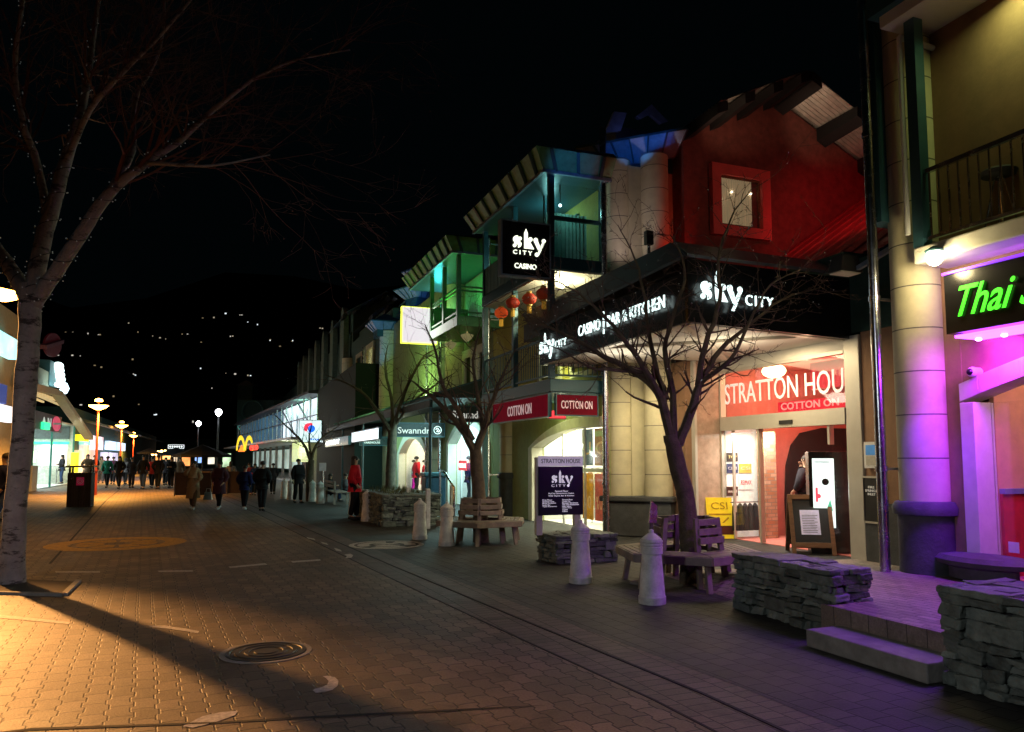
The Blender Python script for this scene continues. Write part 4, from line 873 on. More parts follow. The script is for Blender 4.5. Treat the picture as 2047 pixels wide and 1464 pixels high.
# dark terrace building with arched fins
M_['dgreen2'] = mat('grey_green_render',(.13,.19,.15),.8); M_['beige2'] = mat('dark_olive_render',(.17,.19,.11),.85)
D_ = thing('fin_fronted_building', (8.6,60,0), 'dark building with tall rounded pale fins along its upper floor', 'building')
mb = MB(); mb.box(7.9,14,50.6,130,0,10.0); mb.build('wall', M_['dgreen'], D_)
for i in range(7):
    y = 52+i*5.2; mb = MB(); P = [(7.55,y-.8,6.6),(7.55,y+.8,6.6),(7.55,y+.8,10.6)]+[(7.55,y+.8*math.cos(math.pi*k/8),10.6+1.4*math.sin(math.pi*k/8)) for k in range(1,8)]+[(7.55,y-.8,10.6)]
    mb.prism(P, (.34,0,0)); mb.build('fin', M_['dgreen2'], D_)
mb = MB(); mb.hexa([(7.9,50.6,10.01),(14,50.6,10.01),(14,130,10.01),(7.9,130,10.01)],[(10.5,50.6,12.6),(11,50.6,12.6),(11,130,12.6),(10.5,130,12.6)]); mb.build('roof', M_['roofd'], D_)
light('AREA',(5.2,54,5.2),75,(.4,.9,.65),1,(7.8,56,9))
# big dark box + glass-fronted restaurant
def PXY(x, y, d, z=None):
    p = AD(x, y, d); return Vector((p.x, p.y, 0 if z is None else z))
F_ = thing('glass_fronted_building', tuple(PXY(560,972,60)), 'two storey restaurant building with glowing glass upper floor and sloping roof', 'building')
n0 = PXY(632,970,47); n1 = PXY(536,960,64); n2 = PXY(474,945,92)
dv = (n1-n0).normalized(); ix = Vector((dv.y,-dv.x,0))
if ix.x < 0: ix = -ix
def pz(p, z): return (p.x, p.y, z)
mb = MB(); q0 = n0-dv*7
mb.hexa([pz(n0,0),pz(n0-dv*9,0),pz(n0-dv*9+ix*8,0),pz(n0+ix*8,0)],[pz(n0,5.9),pz(n0-dv*9,6.6),pz(n0-dv*9+ix*8,6.6),pz(n0+ix*8,5.9)]); mb.build('dark_side_wall', mat('olive_panel',(.016,.026,.02),.8), F_)
mb = MB(); mb.hexa([pz(n0+dv*.01,0),pz(n0+ix*8,0),pz(n2+ix*8,0),pz(n2,0)],[pz(n0,.02),pz(n0+ix*8,.02),pz(n2+ix*8,.02),pz(n2,.02)]); mb.build('floor_slab', M_['conc'], F_)
mb = MB(); mb.hexa([pz(n0+ix*6,.03),pz(n0+ix*6.3,.03),pz(n2+ix*6.3,.03),pz(n2+ix*6,.03)],[pz(n0+ix*6,5.6),pz(n0+ix*6.3,5.6),pz(n2+ix*6.3,5.6),pz(n2+ix*6,5.6)]); mb.build('inner_wall', M_['white'], F_)
mb = MB(); ow = -ix*1.6
mb.hexa([pz(n0+ow,2.85),pz(n0+ix*6,2.85),pz(n2+ix*6,2.85),pz(n2+ow,2.85)],[pz(n0+ow,3.0),pz(n0+ix*6,3.0),pz(n2+ix*6,3.0),pz(n2+ow,3.0)]); mb.build('awning_slab', M_['white'], F_)
mb = MB(); mb.hexa([pz(n0-ix*.6,5.7),pz(n0+ix*8,5.7),pz(n2+ix*8,5.7),pz(n2-ix*.6,5.7)],[pz(n0-ix*.6,5.85),pz(n0+ix*8,7.3),pz(n2+ix*8,7.3),pz(n2-ix*.6,5.85)]); mb.build('roof', M_['roofd'], F_)
L = (n2-n0).length; k = 20; mb = MB()
for i in range(k+1):
    p = n0.lerp(n2, i/k); mb.bar(pz(p,3.01),pz(p,5.69),.09)
mb.bar(pz(n0,4.4),pz(n2,4.4),.08); mb.bar(pz(n0-ix*.1,3.2),pz(n0.lerp(n2,.14)-ix*.1,5.6),.09); mb.bar(pz(n0.lerp(n2,.14)-ix*.1,3.2),pz(n0.lerp(n2,.28)-ix*.1,5.4),.07); mb.build('glazing_bar', M_['steel'], F_)
m1 = n0.lerp(n2, .32)
mb = MB(); mb.hexa([pz(n0+ix*.3,3.05),pz(n0+ix*.34,3.05),pz(m1+ix*.34,3.05),pz(m1+ix*.3,3.05)],[pz(n0+ix*.3,5.6),pz(n0+ix*.34,5.6),pz(m1+ix*.34,5.6),pz(m1+ix*.3,5.6)]); mb.build('lit_glazing', glow('lit_glazing',(.75,.92,1),1.0,.55), F_)
mb = MB(); mb.hexa([pz(m1+ix*.3,3.05),pz(m1+ix*.34,3.05),pz(n2+ix*.34,3.05),pz(n2+ix*.3,3.05)],[pz(m1+ix*.3,5.6),pz(m1+ix*.34,5.6),pz(n2+ix*.34,5.6),pz(n2+ix*.3,5.6)]); mb.build('dim_glazing', glow('dim_glazing',(.1,.35,.6),.12,.6), F_)
mb = MB(); mb.hexa([pz(n0+ix*1,.03),pz(n0+ix*1.2,.03),pz(n0.lerp(n2,.2)+ix*1.2,.03),pz(n0.lerp(n2,.2)+ix*1,.03)],[pz(n0+ix*1,2.8),pz(n0+ix*1.2,2.8),pz(n0.lerp(n2,.2)+ix*1.2,2.8),pz(n0.lerp(n2,.2)+ix*1,2.8)]); mb.build('stone_base_wall', M_['conc'], F_)
pa, pb_ = n0.lerp(n2,.2), n0.lerp(n2,.95)
mb = MB(); mb.hexa([pz(pa+ix*1.5,.8),pz(pa+ix*1.55,.8),pz(pb_+ix*1.55,.8),pz(pb_+ix*1.5,.8)],[pz(pa+ix*1.5,2.5),pz(pa+ix*1.55,2.5),pz(pb_+ix*1.55,2.5),pz(pb_+ix*1.5,2.5)]); mb.build('ground_windows', glow('ground_windows',(.7,.95,.85),.32,.6), F_)
c = n0.lerp(n2,.3); 
light('AREA',pz(c-ix*1.0,2.75),110,(.8,.95,1),1,pz(c-ix*1.0,0),sy=6); light('AREA',pz(n0.lerp(n2,.1)-ix*1.0,2.75),50,(1,1,.8),.8,pz(n0,0),sy=2)
for i in range(9):
    p = pa.lerp(pb_, i/9); q = MB(); q.bar(pz(p+ix*1.3,.03),pz(p+ix*1.3,2.8),.22); q.build('pier', M_['conc'], F_)
q0 = n0.lerp(n2,.03)-ix*.2; q1 = n0.lerp(n2,.16)-ix*.2; q = MB()
for i in range(14): q.bar(pz(q0,1.5+i*.095),pz(q1,1.5+i*.095),.07)
q.build('lit_louvre', glow('louvre',(.85,1,.45),.7), F_)
q = MB(); d0_ = n0.lerp(n2,.17)+ix*.9; d1_ = n0.lerp(n2,.205)+ix*.9; q.bar(pz(d0_,1.1),pz(d1_,1.1),.1,2.1); q.build('dark_door', M_['blackm'], F_)
# M-sign, red letters
t = thing('arched_logo_sign', pz(n0.lerp(n2,.62)-ix*1.4,3), 'yellow double arch logo sign glowing above the restaurant awning', 'sign')
fm = Fr(AD(471,901,68), RT, (0,0,1)); mb = MB()
for sx in (0,1):
    for k in range(10):
        a0, a1 = math.pi*k/10, math.pi*(k+1)/10
        mb.hexa([fm(.45+.75*sx+.38*math.cos(a)*r, 1.35*math.sin(a)*r, 0) for a, r in ((a0,1),(a1,1),(a1,.72),(a0,.72))],[fm(.45+.75*sx+.38*math.cos(a)*r, 1.35*math.sin(a)*r, .1) for a, r in ((a0,1),(a1,1),(a1,.72),(a0,.72))])
mb.build('arches', glow('yellow_arches',(1,.72,.03),1.1), t); mb = MB(); fm.pol(mb, [(.2,-.1),(.5,.5),(.8,-.1)], -.1, -.02); mb.build('orange_flame', glow('orange_flame',(1,.25,.03),1.5), t)
t = thing('red_letter_sign', pz(n0.lerp(n2,.4)-ix*1.5,3), 'short row of glowing red letters on the awning edge', 'sign')
fq = Fr(AD(500,901,62), -dv, (0,0,1)); mb = MB(); text(mb, 'CRCO', fq, 0, 0, 4.6, .4, 0, .05, bold=.008); mb.build('lettering', glow('red_letters',(1,.05,.03),2.2), t)
# small sign lettering on teal block
t = thing('teal_block', tuple(PXY(505,960,80)), 'dark teal building block with ring logo behind the glass restaurant', 'building')
p = PXY(470,945,100); q = PXY(545,955,100); mb = MB(); mb.hexa([pz(p,0),pz(q,0),pz(q+ix*6,0),pz(p+ix*6,0)],[pz(p,9.4),pz(q,9.4),pz(q+ix*6,9.4),pz(p+ix*6,9.4)]); mb.build('wall', mat('teal_block',(.03,.11,.11),.6), t)
fz = Fr(AD(475,860,99), RT, (0,0,1)); mb = MB(); text(mb, "O'G", fz, 0, 0, 2.3, .8, 0, .05); mb.build('lettering', glow('teal_letters',(.1,.7,.65),.5), t)
mb = MB(); cc = AD(505,822,99); mb2 = [cc+RT*(1.35*math.cos(a))+Vector((0,0,1.35*math.sin(a))) for a in [2*math.pi*i/24 for i in range(25)]]; mb.tube(mb2, .12, 6); mb.build('ring_logo', mat('ring_logo',(.05,.2,.2),.6), t)
# far rooftops stepping up behind
for i, (x0, x1, yt, d) in enumerate(((470,500,760,110),(500,600,792,118),(590,650,740,90),(648,700,700,80))):
    t = thing('rooftop_block', tuple(PXY(x0,940,d)), ['narrow dark chimney block on the skyline','low dark roof behind the teal block','dark roof with raised parapet above the glass restaurant','tallest dark roof block beside the fins'][i], 'building', 'dark roofs on the skyline')
    a = PXY(x0,940,d); b = PXY(x1,940,d); zt = AD(x0,yt,d).z; e = FW*9
    mb = MB(); mb.hexa([pz(a,0),pz(b,0),pz(b+e,0),pz(a+e,0)],[pz(a,zt-.8),pz(b,zt-.8),pz(b+e,zt-.8),pz(a+e,zt-.8)]); mb.build('wall', M_['dgreen'], t)
    mb = MB(); mb.prism([pz(a-RT*.4,zt-.79),pz(b+RT*.4,zt-.79),pz(a.lerp(b,.6),zt)], e); mb.build('roof', M_['roofd'], t)
# ============================================================ SIGNS, right side
def sign(name, label, cat, fr, W, H, T_, face, frame=None, fw=.03, grp=None):
    t = thing(name, tuple(fr(W/2,0)), label, cat, grp)
    mb = MB(); fr.slab(mb, 0, W, 0, H, -T_, 0); mb.build('face', face, t)
    if frame:
        f = MB(); e = .012
        fr.slab(f,-fw,W+fw,-fw,0,-T_-e,e); fr.slab(f,-fw,W+fw,H,H+fw,-T_-e,e); fr.slab(f,-fw,0,0,H,-T_-e,e); fr.slab(f,W,W+fw,0,H,-T_-e,e); f.build('frame', frame, t)
    return t
pl = AY(1004,545,14.6); pr = AY(1099,548,14.6); fr = Fr((pl.x,14.6,pl.z-.02),(1,0,0),(0,0,1)); W = pr.x-pl.x
t = sign('casino_sign', 'black square hanging sign with glowing logo beside the teal balcony', 'sign', fr, W, 1.14, .18, M_['black'], M_['blue'])
s = .42; mb = MB(); skylogo(mb, fr, W*.22, .58, s, .005, .03); text(mb, 'CITY', fr, W*.22, .44, W*.4, .09, .005, .02, bold=.008, space=1.6); fr.disc(mb, W*.72, .47, .045, .005, .025); mb.build('logo', M_['lyw'], t)
mb = MB(); text(mb, 'CASINO', fr, W*.25, .14, W*.46, .11, .005, .02, bold=.008); mb.build('lettering', M_['lyw'], t)
mb = MB(); mb.bar((pr.x,14.6,pl.z+.3),(6.5,14.7,pl.z+.3),.05); mb.bar((pr.x,14.6,pl.z+.95),(6.5,14.7,pl.z+.95),.05); mb.build('bracket', M_['tealm'], t)
# blank lit sign
pl = AY(804,684,24.9); pr = AY(873,688,24.9); fr = Fr((pl.x,24.9,pl.z),(1,0,0),(0,0,1)); W = pr.x-pl.x; H = AY(804,613,24.9).z-pl.z
t = sign('blank_sign', 'blank glowing white square sign with yellow green edge beside the green balcony', 'sign', fr, W, H, .2, M_['lbox'], M_['lyel'], .02)
mb = MB(); mb.bar((pr.x+.02,24.98,pl.z+.9),(7.8,24.98,pl.z+.9),.06); mb.build('bracket', M_['tealm'], t)
light('AREA',(pl.x+W/2,24.6,pl.z+H/2),16,(1,.95,.9),W*.8,(pl.x+W/2,20,pl.z)); light('AREA',(pl.x+W/2,25.2,pl.z+H/2),22,(.6,1,.12),W*.8,(pl.x+W,28,pl.z+.5))
# red clothes shop signs
m_dred = mat('deep_red_sign', (.08,.002,.006), .7, spec=.15, emit=.09, ecol=(.8,.0,.05), bump=0)
a = AX(986,846,6.45); b = AX(1096,826,6.45); fr = Fr((6.45,a.y,a.z),(0,-1,0),(0,0,1))
t = sign('red_shop_sign', 'long deep red shop sign hung under the balcony along the street', 'sign', fr, a.y-b.y, .46, .06, m_dred, M_['tealm'], .025)
mb = MB(); text(mb, 'COTTON ON', fr, 1.05, .1, 1.5, .24, .004, .01, bold=.01); mb.build('lettering', mat('pink_white_letters',(.8,.6,.6),.4,emit=.3,ecol=(1,.75,.75)), t)
a = AY(1113,829,14.5); b = AY(1194,829,14.5); fr = Fr((a.x,14.5,a.z),(1,0,0),(0,0,1))
t = sign('red_shop_sign', 'short deep red shop sign facing up the street under the balcony corner', 'sign', fr, b.x-a.x, .42, .06, m_dred, M_['tealm'], .025)
mb = MB(); text(mb, 'COTTON ON', fr, .1, .13, b.x-a.x-.22, .17, .004, .01, bold=.01); mb.build('lettering', bpy.data.materials['pink_white_letters'], t)
a = AY(1098,836,15.3); b = AY(1130,836,15.3); fr = Fr((a.x,15.3,a.z),(1,0,0),(0,0,1)); t = sign('lit_red_box', 'small bright red lightbox behind the two clothes shop signs', 'sign', fr, b.x-a.x, .16, .05, glow('bright_red',(1,.05,.06),1.6), M_['white'], .02)
# swan brand boards
tlb = mat('teal_black_board',(.01,.03,.035),.3)
def board(x0, x1, yt, yb, Y, words, lab, sw=None, bold=.008, col=None, frac=.6, off=.08):
    a = AY(x0,yb,Y); b = AY(x1,yb,Y); zt = AY(x0,yt,Y).z; fr = Fr((a.x,Y,a.z),(1,0,0),(0,0,1)); W = b.x-a.x; H = zt-a.z
    t = sign('shop_board', lab, 'sign', fr, W, H, .08, tlb, M_['tealm'], .03, 'shop boards hanging under the verandah')
    for i, wd in enumerate(words):
        n = len(words); mb = MB(); text(mb, wd, fr, W*off, H*(.2+.75*(n-1-i)/n)*(1 if n>1 else 1), W*frac, H*(.5/n), .004, .012, bold=bold); mb.build('lettering', col or mat('board_letters',(.8,.8,.75),.5,emit=.5), t)
    if sw:
        mb = MB(); c = (W*.86, H*.5); r = H*.3
        mb.tube([fr(c[0]+r*math.cos(k*math.pi/10), c[1]+r*math.sin(k*math.pi/10), .02) for k in range(21)], .01, 5)
        mb.tube([fr(c[0]+x*r, c[1]+y*r, .03) for x, y in ((-.5,.1),(-.3,.55),(.1,.45),(.15,.1),(-.3,-.4),(.3,-.5),(.6,.1))], .016, 5); mb.build('swan_emblem', M_['ltxt'], t)
    return t
board(900,984,812,842,22.0,['Swanndri'],'dark board with a white shop name over the bright blue shopfront',frac=.72,off=.05)
board(790,888,846,872,27.0,['Swanndri'],'dark board with swan emblem hanging left of the bright blue shopfront',sw=1,frac=.68,off=.05)
board(720,778,874,890,36.5,['MOUNTAIN','WAREHOUSE'],'dark green board with two rows of small white letters behind the planter tree')
for lab, x0, x1, yt, yb, X_, wd, mt in (('long white lit sign strip on the verandah edge',703,757,862,884,5.75,None,glow('strip_face',(.8,.95,1),1.6)),('white lettered dark sign at the far end of the verandah',650,696,878,893,5.75,'OMMUT',tlb)):
    a = AX(x0,yb,X_); b = AX(x1,yb-(7 if wd is None else 6),X_); fr = Fr((X_,a.y,a.z),(0,-1,0),(0,0,1)); H = AX(x0,yt,X_).z-a.z
    t = sign('verandah_sign', lab, 'sign', fr, a.y-b.y, max(H,.35)*.8, .1, mt, M_['tealm'], .04)
    if wd: mb = MB(); text(mb, wd, fr, (a.y-b.y)*.05, H*.15, (a.y-b.y)*.62, H*.55, .004, .02, bold=.04); mb.build('lettering', glow('wlett',(.9,1,1),2.4), t)
# white lightbox with red and blue swirl
p = AD(598,884,42); q = AD(642,884,42); fr = Fr(p, (q-p), (0,0,1)); W = (q-p).length
t = sign('swirl_sign', 'white lightbox with a red and blue swirl on the dark wall', 'sign', fr, W, AD(598,841,42).z-p.z, .2, glow('cool_face',(.75,1,1),1.1), M_['steel'], .03)
H = AD(598,841,42).z-p.z; mb = MB(); fr.disc(mb, W*.42, H*.66, H*.22, .005, .02, 16, 60, 240); fr.disc(mb, W*.5, H*.8, H*.1, .005, .02); mb.build('red_swirl', glow('swirl_red',(1,.05,.1),1.2), t)
mb = MB(); fr.disc(mb, W*.55, H*.62, H*.17, .005, .022); fr.disc(mb, W*.5, H*.5, H*.08, .005, .022); [fr.slab(mb, W*(.45+.09*k_), W*(.51+.09*k_), H*.08, H*.16, .005, .012) for k_ in range(5)]; mb.build('blue_swirl', glow('swirl_blue',(.02,.2,1),1), t)
# directory board
DB = thing('directory_board', (5.5,11.35,0), 'black directory board with white heading standing on the small slate plinth', 'sign board')
bl = AY(1077,1031,11.4); br = AY(1164,1031,11.4); W = br.x-bl.x; tp = AY(1077,912,11.4).z; hd = AY(1077,933,11.4).z
fr = Fr((bl.x,11.4,bl.z),(1,-.05,0),(0,0,1)); H = tp-bl.z; Hh = hd-bl.z
mb = MB(); fr.slab(mb, 0, W, 0, Hh-.002, -.03, 0); mb.build('navy_panel', mat('navy_panel',(.008,.011,.03),.3,bump=0), DB)
mb = MB(); fr.slab(mb, 0, W, Hh, H, -.03, 0); mb.build('white_header', mat('pale_header',(.75,.72,.78),.4,emit=.25,ecol=(.8,.7,.9)), DB)
mb = MB(); text(mb, 'STRATTON HOUSE', fr, W*.06, Hh+.055, W*.88, .07, .003, .004, bold=.0); mb.build('header_lettering', M_['blackm'], DB)
mb = MB(); skylogo(mb, fr, W*.29, Hh*.66, .21, .003, .008); text(mb, 'CITY', fr, W*.28, Hh*.58, W*.32, .04, .003, .006, bold=.008, space=1.5); fr.disc(mb, W*.66, Hh*.605, .022, .003, .008)
text(mb, 'Second Floor', fr, W*.36, Hh*.475, W*.3, .028, .003, .004, bold=.008)
for i, s_ in enumerate(('SkyCity Queenstown Casino','Wild Thyme Bar & Kitchen')): text(mb, s_, fr, W*.21, Hh*(.425-.05*i), W*.58, .028, .003, .004, bold=.01)
for x_, y_, ss in ((.08,.3,('First Floor','Stratton Lane','Motel Reception','Sushi Bar','Tapas Restaurant')),(.52,.3,('Ground Floor','Cotton On','Mountain Warehouse','The Thai Restaurant','Hair Salon','Optics Shop','Travel','Office'))):
    for i, s_ in enumerate(ss): text(mb, s_, fr, W*x_, Hh*(y_-.034*i), W*min(.02*len(s_),.4), .022, .003, .004, bold=.015)
mb.build('lettering', mat('white_print',(.85,.82,.9),.5,emit=.42,ecol=(.9,.85,1)), DB)
for x in (.0,W-.11):
    mb = MB(); fr.slab(mb, x-.03, x+.08, .42-bl.z, H-.02, -.13, -.031); mb.build('post', M_['creamp'], DB, bevel=.008)
# lanterns
for i, (x, y, d, lb) in enumerate(((1002,626,18.6,'lowest, brightest red lantern with yellow tassel'),(1025,606,17.8,'second red lantern from the left end of the string'),(1058,598,17.2,'dark red lantern in the middle of the string'),(1087,588,16.3,'rightmost red lantern next to the teal balcony post'))):
    p = AD(x,y,d); t = thing('paper_lantern', tuple(p), lb, 'lantern', 'red paper lanterns strung along the balcony')
    ms = mat('lantern_red_%d'%i, (.35,.02,.01), .6, emit=(.3,.02,.06,.03)[i], ecol=(1,.12,.02)); mb = MB(); mb.ball(p, .17, 20, 12, .82); mb.build('shade', ms, t, smooth=True)
    mb = MB(); mb.lathe(p, [(.07,.13),(.07,.17)], 14); mb.lathe(p, [(.07,-.17),(.07,-.13)], 14); mb.build('rim', mat('rim%d'%i,(.5,.3,.05),.4,bump=0), t)
    mb = MB(); mb.lathe(p, [(.055,-.33),(.05,-.171)], 10); mb.build('tassel', mat('tassel%d'%i,(.7,.4,.05),.6,emit=.35 if i == 0 else .1,ecol=(1,.5,.05)), t)
mb = MB(); mb.tube([AD(985,600,19),AD(1002,606,18.6),AD(1025,588,17.8),AD(1058,580,17.2),AD(1087,570,16.3),AD(1107,560,16)], .008, 5); mb.build('lantern_string', M_['blackm'], None, label='thin cord carrying the red lanterns along the balcony', category='cord')
# notices on brown wall
t = thing('fire_inlet_panel', (9.86,9.2,.9), 'framed dark panel reading fire sprinkler inlet on the brown wall', 'panel')
a = AX(1731,1044,9.85); b = AX(1771,1049,9.85); fr = Fr((9.85,a.y,a.z+.02),(0,-1,0),(0,0,1)); W = a.y-b.y; H = AX(1731,958,9.85).z-a.z
mb = MB(); fr.slab(mb,0,W,0,H,-.005,.02); mb.build('panel', M_['blackm'], t); mb = MB(); 
for q in ((-.03,W+.03,-.03,0),(-.03,W+.03,H,H+.03),(-.03,0,0,H),(W,W+.03,0,H)): fr.slab(mb,*q,-.005,.035)
mb.build('frame', M_['frame'], t); mb = MB()
for i, s_ in enumerate(('FIRE','SPRINKLER','INLET')): text(mb, s_, fr, W*(.36-.03*len(s_)), H*(.76-.08*i), W*.078*len(s_), H*.055, .022, .004, bold=.008)
mb.build('lettering', mat('wp2',(.8,.8,.75),.5,emit=.15), t)
a = AX(1731,936,9.85); t = thing('notice_case', tuple(a), 'small white notice case with blue picture above the fire panel', 'notice')
fr = Fr((9.85,a.y,a.z),(0,-1,0),(0,0,1)); H = AX(1731,884,9.85).z-a.z; W = .34; mb = MB(); fr.slab(mb,0,W,0,H,-.005,.03); mb.build('case', M_['white'], t); mb = MB(); fr.slab(mb,.04,W-.04,H*.5,H-.05,.031,.034); mb.build('picture', mat('sky_picture',(.08,.3,.7),.5,emit=.2), t); mb = MB(); fr.slab(mb,.04,W-.04,.05,H*.45,.031,.034); mb.build('text_card', mat('card',(.6,.58,.5),.5), t)
# posters in clothes shop
for i, (y0, y1, z0, z1, c1, tx, lb) in enumerate(((15.15,15.75,1.5,2.35,(.35,.17,.05),'O','brown poster at the top right of the clothes shop window'),(15.85,16.4,1.5,2.35,(.15,.2,.2),'U','dark patterned poster at the upper middle of the clothes shop window'),(15.15,15.75,.25,1.32,(.55,.1,.05),'% OFF','red poster with off lettering at the lower right of the clothes shop window'),(15.85,16.4,.25,1.32,(.65,.3,.02),'50','orange poster at the lower middle of the clothes shop window'))):
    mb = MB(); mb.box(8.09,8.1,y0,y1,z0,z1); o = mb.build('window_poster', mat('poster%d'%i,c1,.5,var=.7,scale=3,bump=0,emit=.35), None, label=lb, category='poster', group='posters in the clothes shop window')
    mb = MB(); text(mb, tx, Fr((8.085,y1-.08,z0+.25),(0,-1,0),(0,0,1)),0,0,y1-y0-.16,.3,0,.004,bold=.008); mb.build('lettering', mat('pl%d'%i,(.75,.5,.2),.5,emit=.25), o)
mb = MB()
for i, s_ in enumerate(('THE','NEW','HIGH')): text(mb, s_, Fr((8.035,18.8,1.35-.3*i),(0,-1,0),(0,0,1)),0,0,.2*len(s_),.18,0,.004,bold=.008)
mb.build('window_lettering', M_['blackm'], A)
def rack(x, y, cols, lab, z=.02, grp='clothes racks inside the shops', ln=1.4):
    t = thing('clothes_rack', (x,y,z), lab, 'clothes rack', grp); mb = MB()
    mb.cyl((x,y-ln/2,z),(x,y-ln/2,z+1.4),.015,n=6); mb.cyl((x,y+ln/2,z),(x,y+ln/2,z+1.4),.015,n=6); mb.cyl((x,y-ln/2,z+1.4),(x,y+ln/2,z+1.4),.015,n=6); mb.build('rail', M_['steel'], t)
    n = int(ln/.12)
    for i in range(n):
        yy = y-ln/2+.08+i*(ln-.1)/n; h = R.uniform(.6,1.0); q = MB(); q.hexa([(x-.2,yy-.03,z+1.3-h),(x+.2,yy-.03,z+1.3-h),(x+.2,yy+.03,z+1.3-h),(x-.2,yy+.03,z+1.3-h)],[(x-.16,yy-.015,z+1.35),(x+.16,yy-.015,z+1.35),(x+.16,yy+.015,z+1.35),(x-.16,yy+.015,z+1.35)])
        q.build('garment', R.choice(cols), t)
cw_ = [cloth('g%d'%i,c) for i,c in enumerate(((.6,.55,.45),(.1,.1,.12),(.5,.3,.2),(.7,.7,.65)))]; cb2 = [cloth('b%d'%i,c) for i,c in enumerate(((.02,.05,.1),(.05,.15,.2),(.4,.45,.45),(.01,.02,.03)))]
rack(9.0,17.0,cw_,'rack of pale clothes in the middle of the clothes shop'); rack(9.8,18.2,cw_,'rack of pale clothes at the left back of the clothes shop')
rack(8.7,25.8,cb2,'rack of dark jackets at the left of the blue lit shop'); rack(8.8,23.4,cb2,'rack of dark jackets at the right of the blue lit shop'); rack(9.6,24.7,cb2,'rack of dark jackets at the back of the blue lit shop')
for y0, lb in ((25.2,'red sale banner at the left of the blue lit shopfront'),(22.9,'red sale banner at the right of the blue lit shopfront')):
    mb = MB(); mb.box(7.99,8.0,y0,y0+.95,1.25,1.6); o = mb.build('sale_banner', glow('sale_red'+str(y0),(.9,.06,.08),.7), None, label=lb, category='banner', group='red sale banners in the window')
    mb = MB(); text(mb, 'WINTER SALE', Fr((7.985,y0+.88,1.34),(0,-1,0),(0,0,1)),0,0,.82,.16,0,.004,bold=.008); mb.build('lettering', M_['ltxt'], o)
# yellow poster stand, kiosk, A-board
def at_stand(x, y, z=0): return G(x, y, z)
p = G(1444,1079); t = thing('poster_stand', tuple(p), 'yellow poster stand beside the arcade doors', 'poster stand'); fr = Fr(p-RT*.27, RT, (0,.12,1))
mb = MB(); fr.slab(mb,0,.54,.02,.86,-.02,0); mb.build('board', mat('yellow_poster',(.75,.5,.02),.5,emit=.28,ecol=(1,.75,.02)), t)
mb = MB(); fr.slab(mb,.02,.52,.1,.28,.002,.006); mb.build('dark_band', mat('band',(.1,.02,.01),.5), t); mb = MB(); text(mb,'CSI',fr,.1,.62,.34,.14,.003,.004); fr.slab(mb,.04,.5,.5,.53,.003,.006); fr.pol(mb,[(.3,.34),(.34,.34),(.46,.44),(.43,.46)],.003,.006); mb.build('lettering', mat('gold_letters',(.45,.25,.01),.5), t)
p = G(1662,1108); t = thing('information_kiosk', tuple(p), 'tall black information kiosk with bright white screen in the doorway', 'kiosk')
rz = .95; u = Vector((math.cos(-.55), math.sin(-.55), 0)); fr = Fr(p-u*.33+Vector((0,0,0)), u, (0,0,1)); H = 1.78
a_ = G(1624,1106); 
mb = MB(); fr.slab(mb,0,.66,.0,H,-.3,0); mb.build('body', M_['black'], t, bevel=.01)
mb = MB(); fr.slab(mb,.06,.42,.45,H-.12,.001,.006); mb.build('screen', glow('kiosk_screen',(.85,1,.95),1.25), t)
mb = MB(); fr.disc(mb,.15,1.0,.04,.007,.01); fr.slab(mb,.1,.14,.9,1.15,.007,.01); mb.build('red_print', glow('kr',(.9,.1,.15),.9), t); mb = MB(); fr.pol(mb,[(.25,.7),(.38,.75),(.34,.95)],.007,.01); mb.build('green_print', glow('kg',(.1,.5,.3),.9), t); mb = MB(); fr.disc(mb,.27,1.25,.06,.007,.01); text(mb,'information',fr,.1,H-.2,.25,.05,.007,.003); mb.build('dark_print', M_['blackm'], t)
light('AREA',fr(.24,1.1,.05),7,(.85,1,.95),.4,fr(.24,.5,2))
p = G(1620,1106); t = thing('sandwich_board', tuple(p), 'wooden A-frame chalkboard with a pale menu sheet in front of the kiosk', 'A-frame sign')
u = Vector((.85,-.52,0)).normalized(); bk = Vector((u.y,-u.x,0)); 
if bk.dot(FW) < 0: bk = -bk
for sg, nm in ((-1,'front'),(1,'back')):
    o = p+bk*(.36*sg); top = p+Vector((0,0,1.02)); v = (top-o).normalized(); fr = Fr(o-u*.36, u, v); Ln = (top-o).length
    q = MB(); 
    for r_ in ((0,.07,0,Ln),(.65,.72,0,Ln),(.071,.649,Ln-.09,Ln-.005),(.071,.649,.13,.22)): fr.slab(q, r_[0], r_[1], r_[2], r_[3], -.02, .02)
    fo = q.build('frame', M_['wood'], t, bevel=.005); q = MB(); fr.slab(q,.071,.649,.221,Ln-.091,-.008,.008); q.build('chalkboard', M_['blackm'], t)
    if sg < 0:
        q = MB(); fr.slab(q,.18,.5,.36,.8,.009,.012); sh = q.build('menu_sheet', mat('menu_paper',(.7,.65,.85),.6,emit=.12,ecol=(.8,.7,1)), t); q = MB()
        for i in range(11): fr.slab(q,.21,.47-R.random()*.06,.4+i*.03,.408+i*.03,.0125,.0135)
        q.build('print', M_['blackm'], sh)

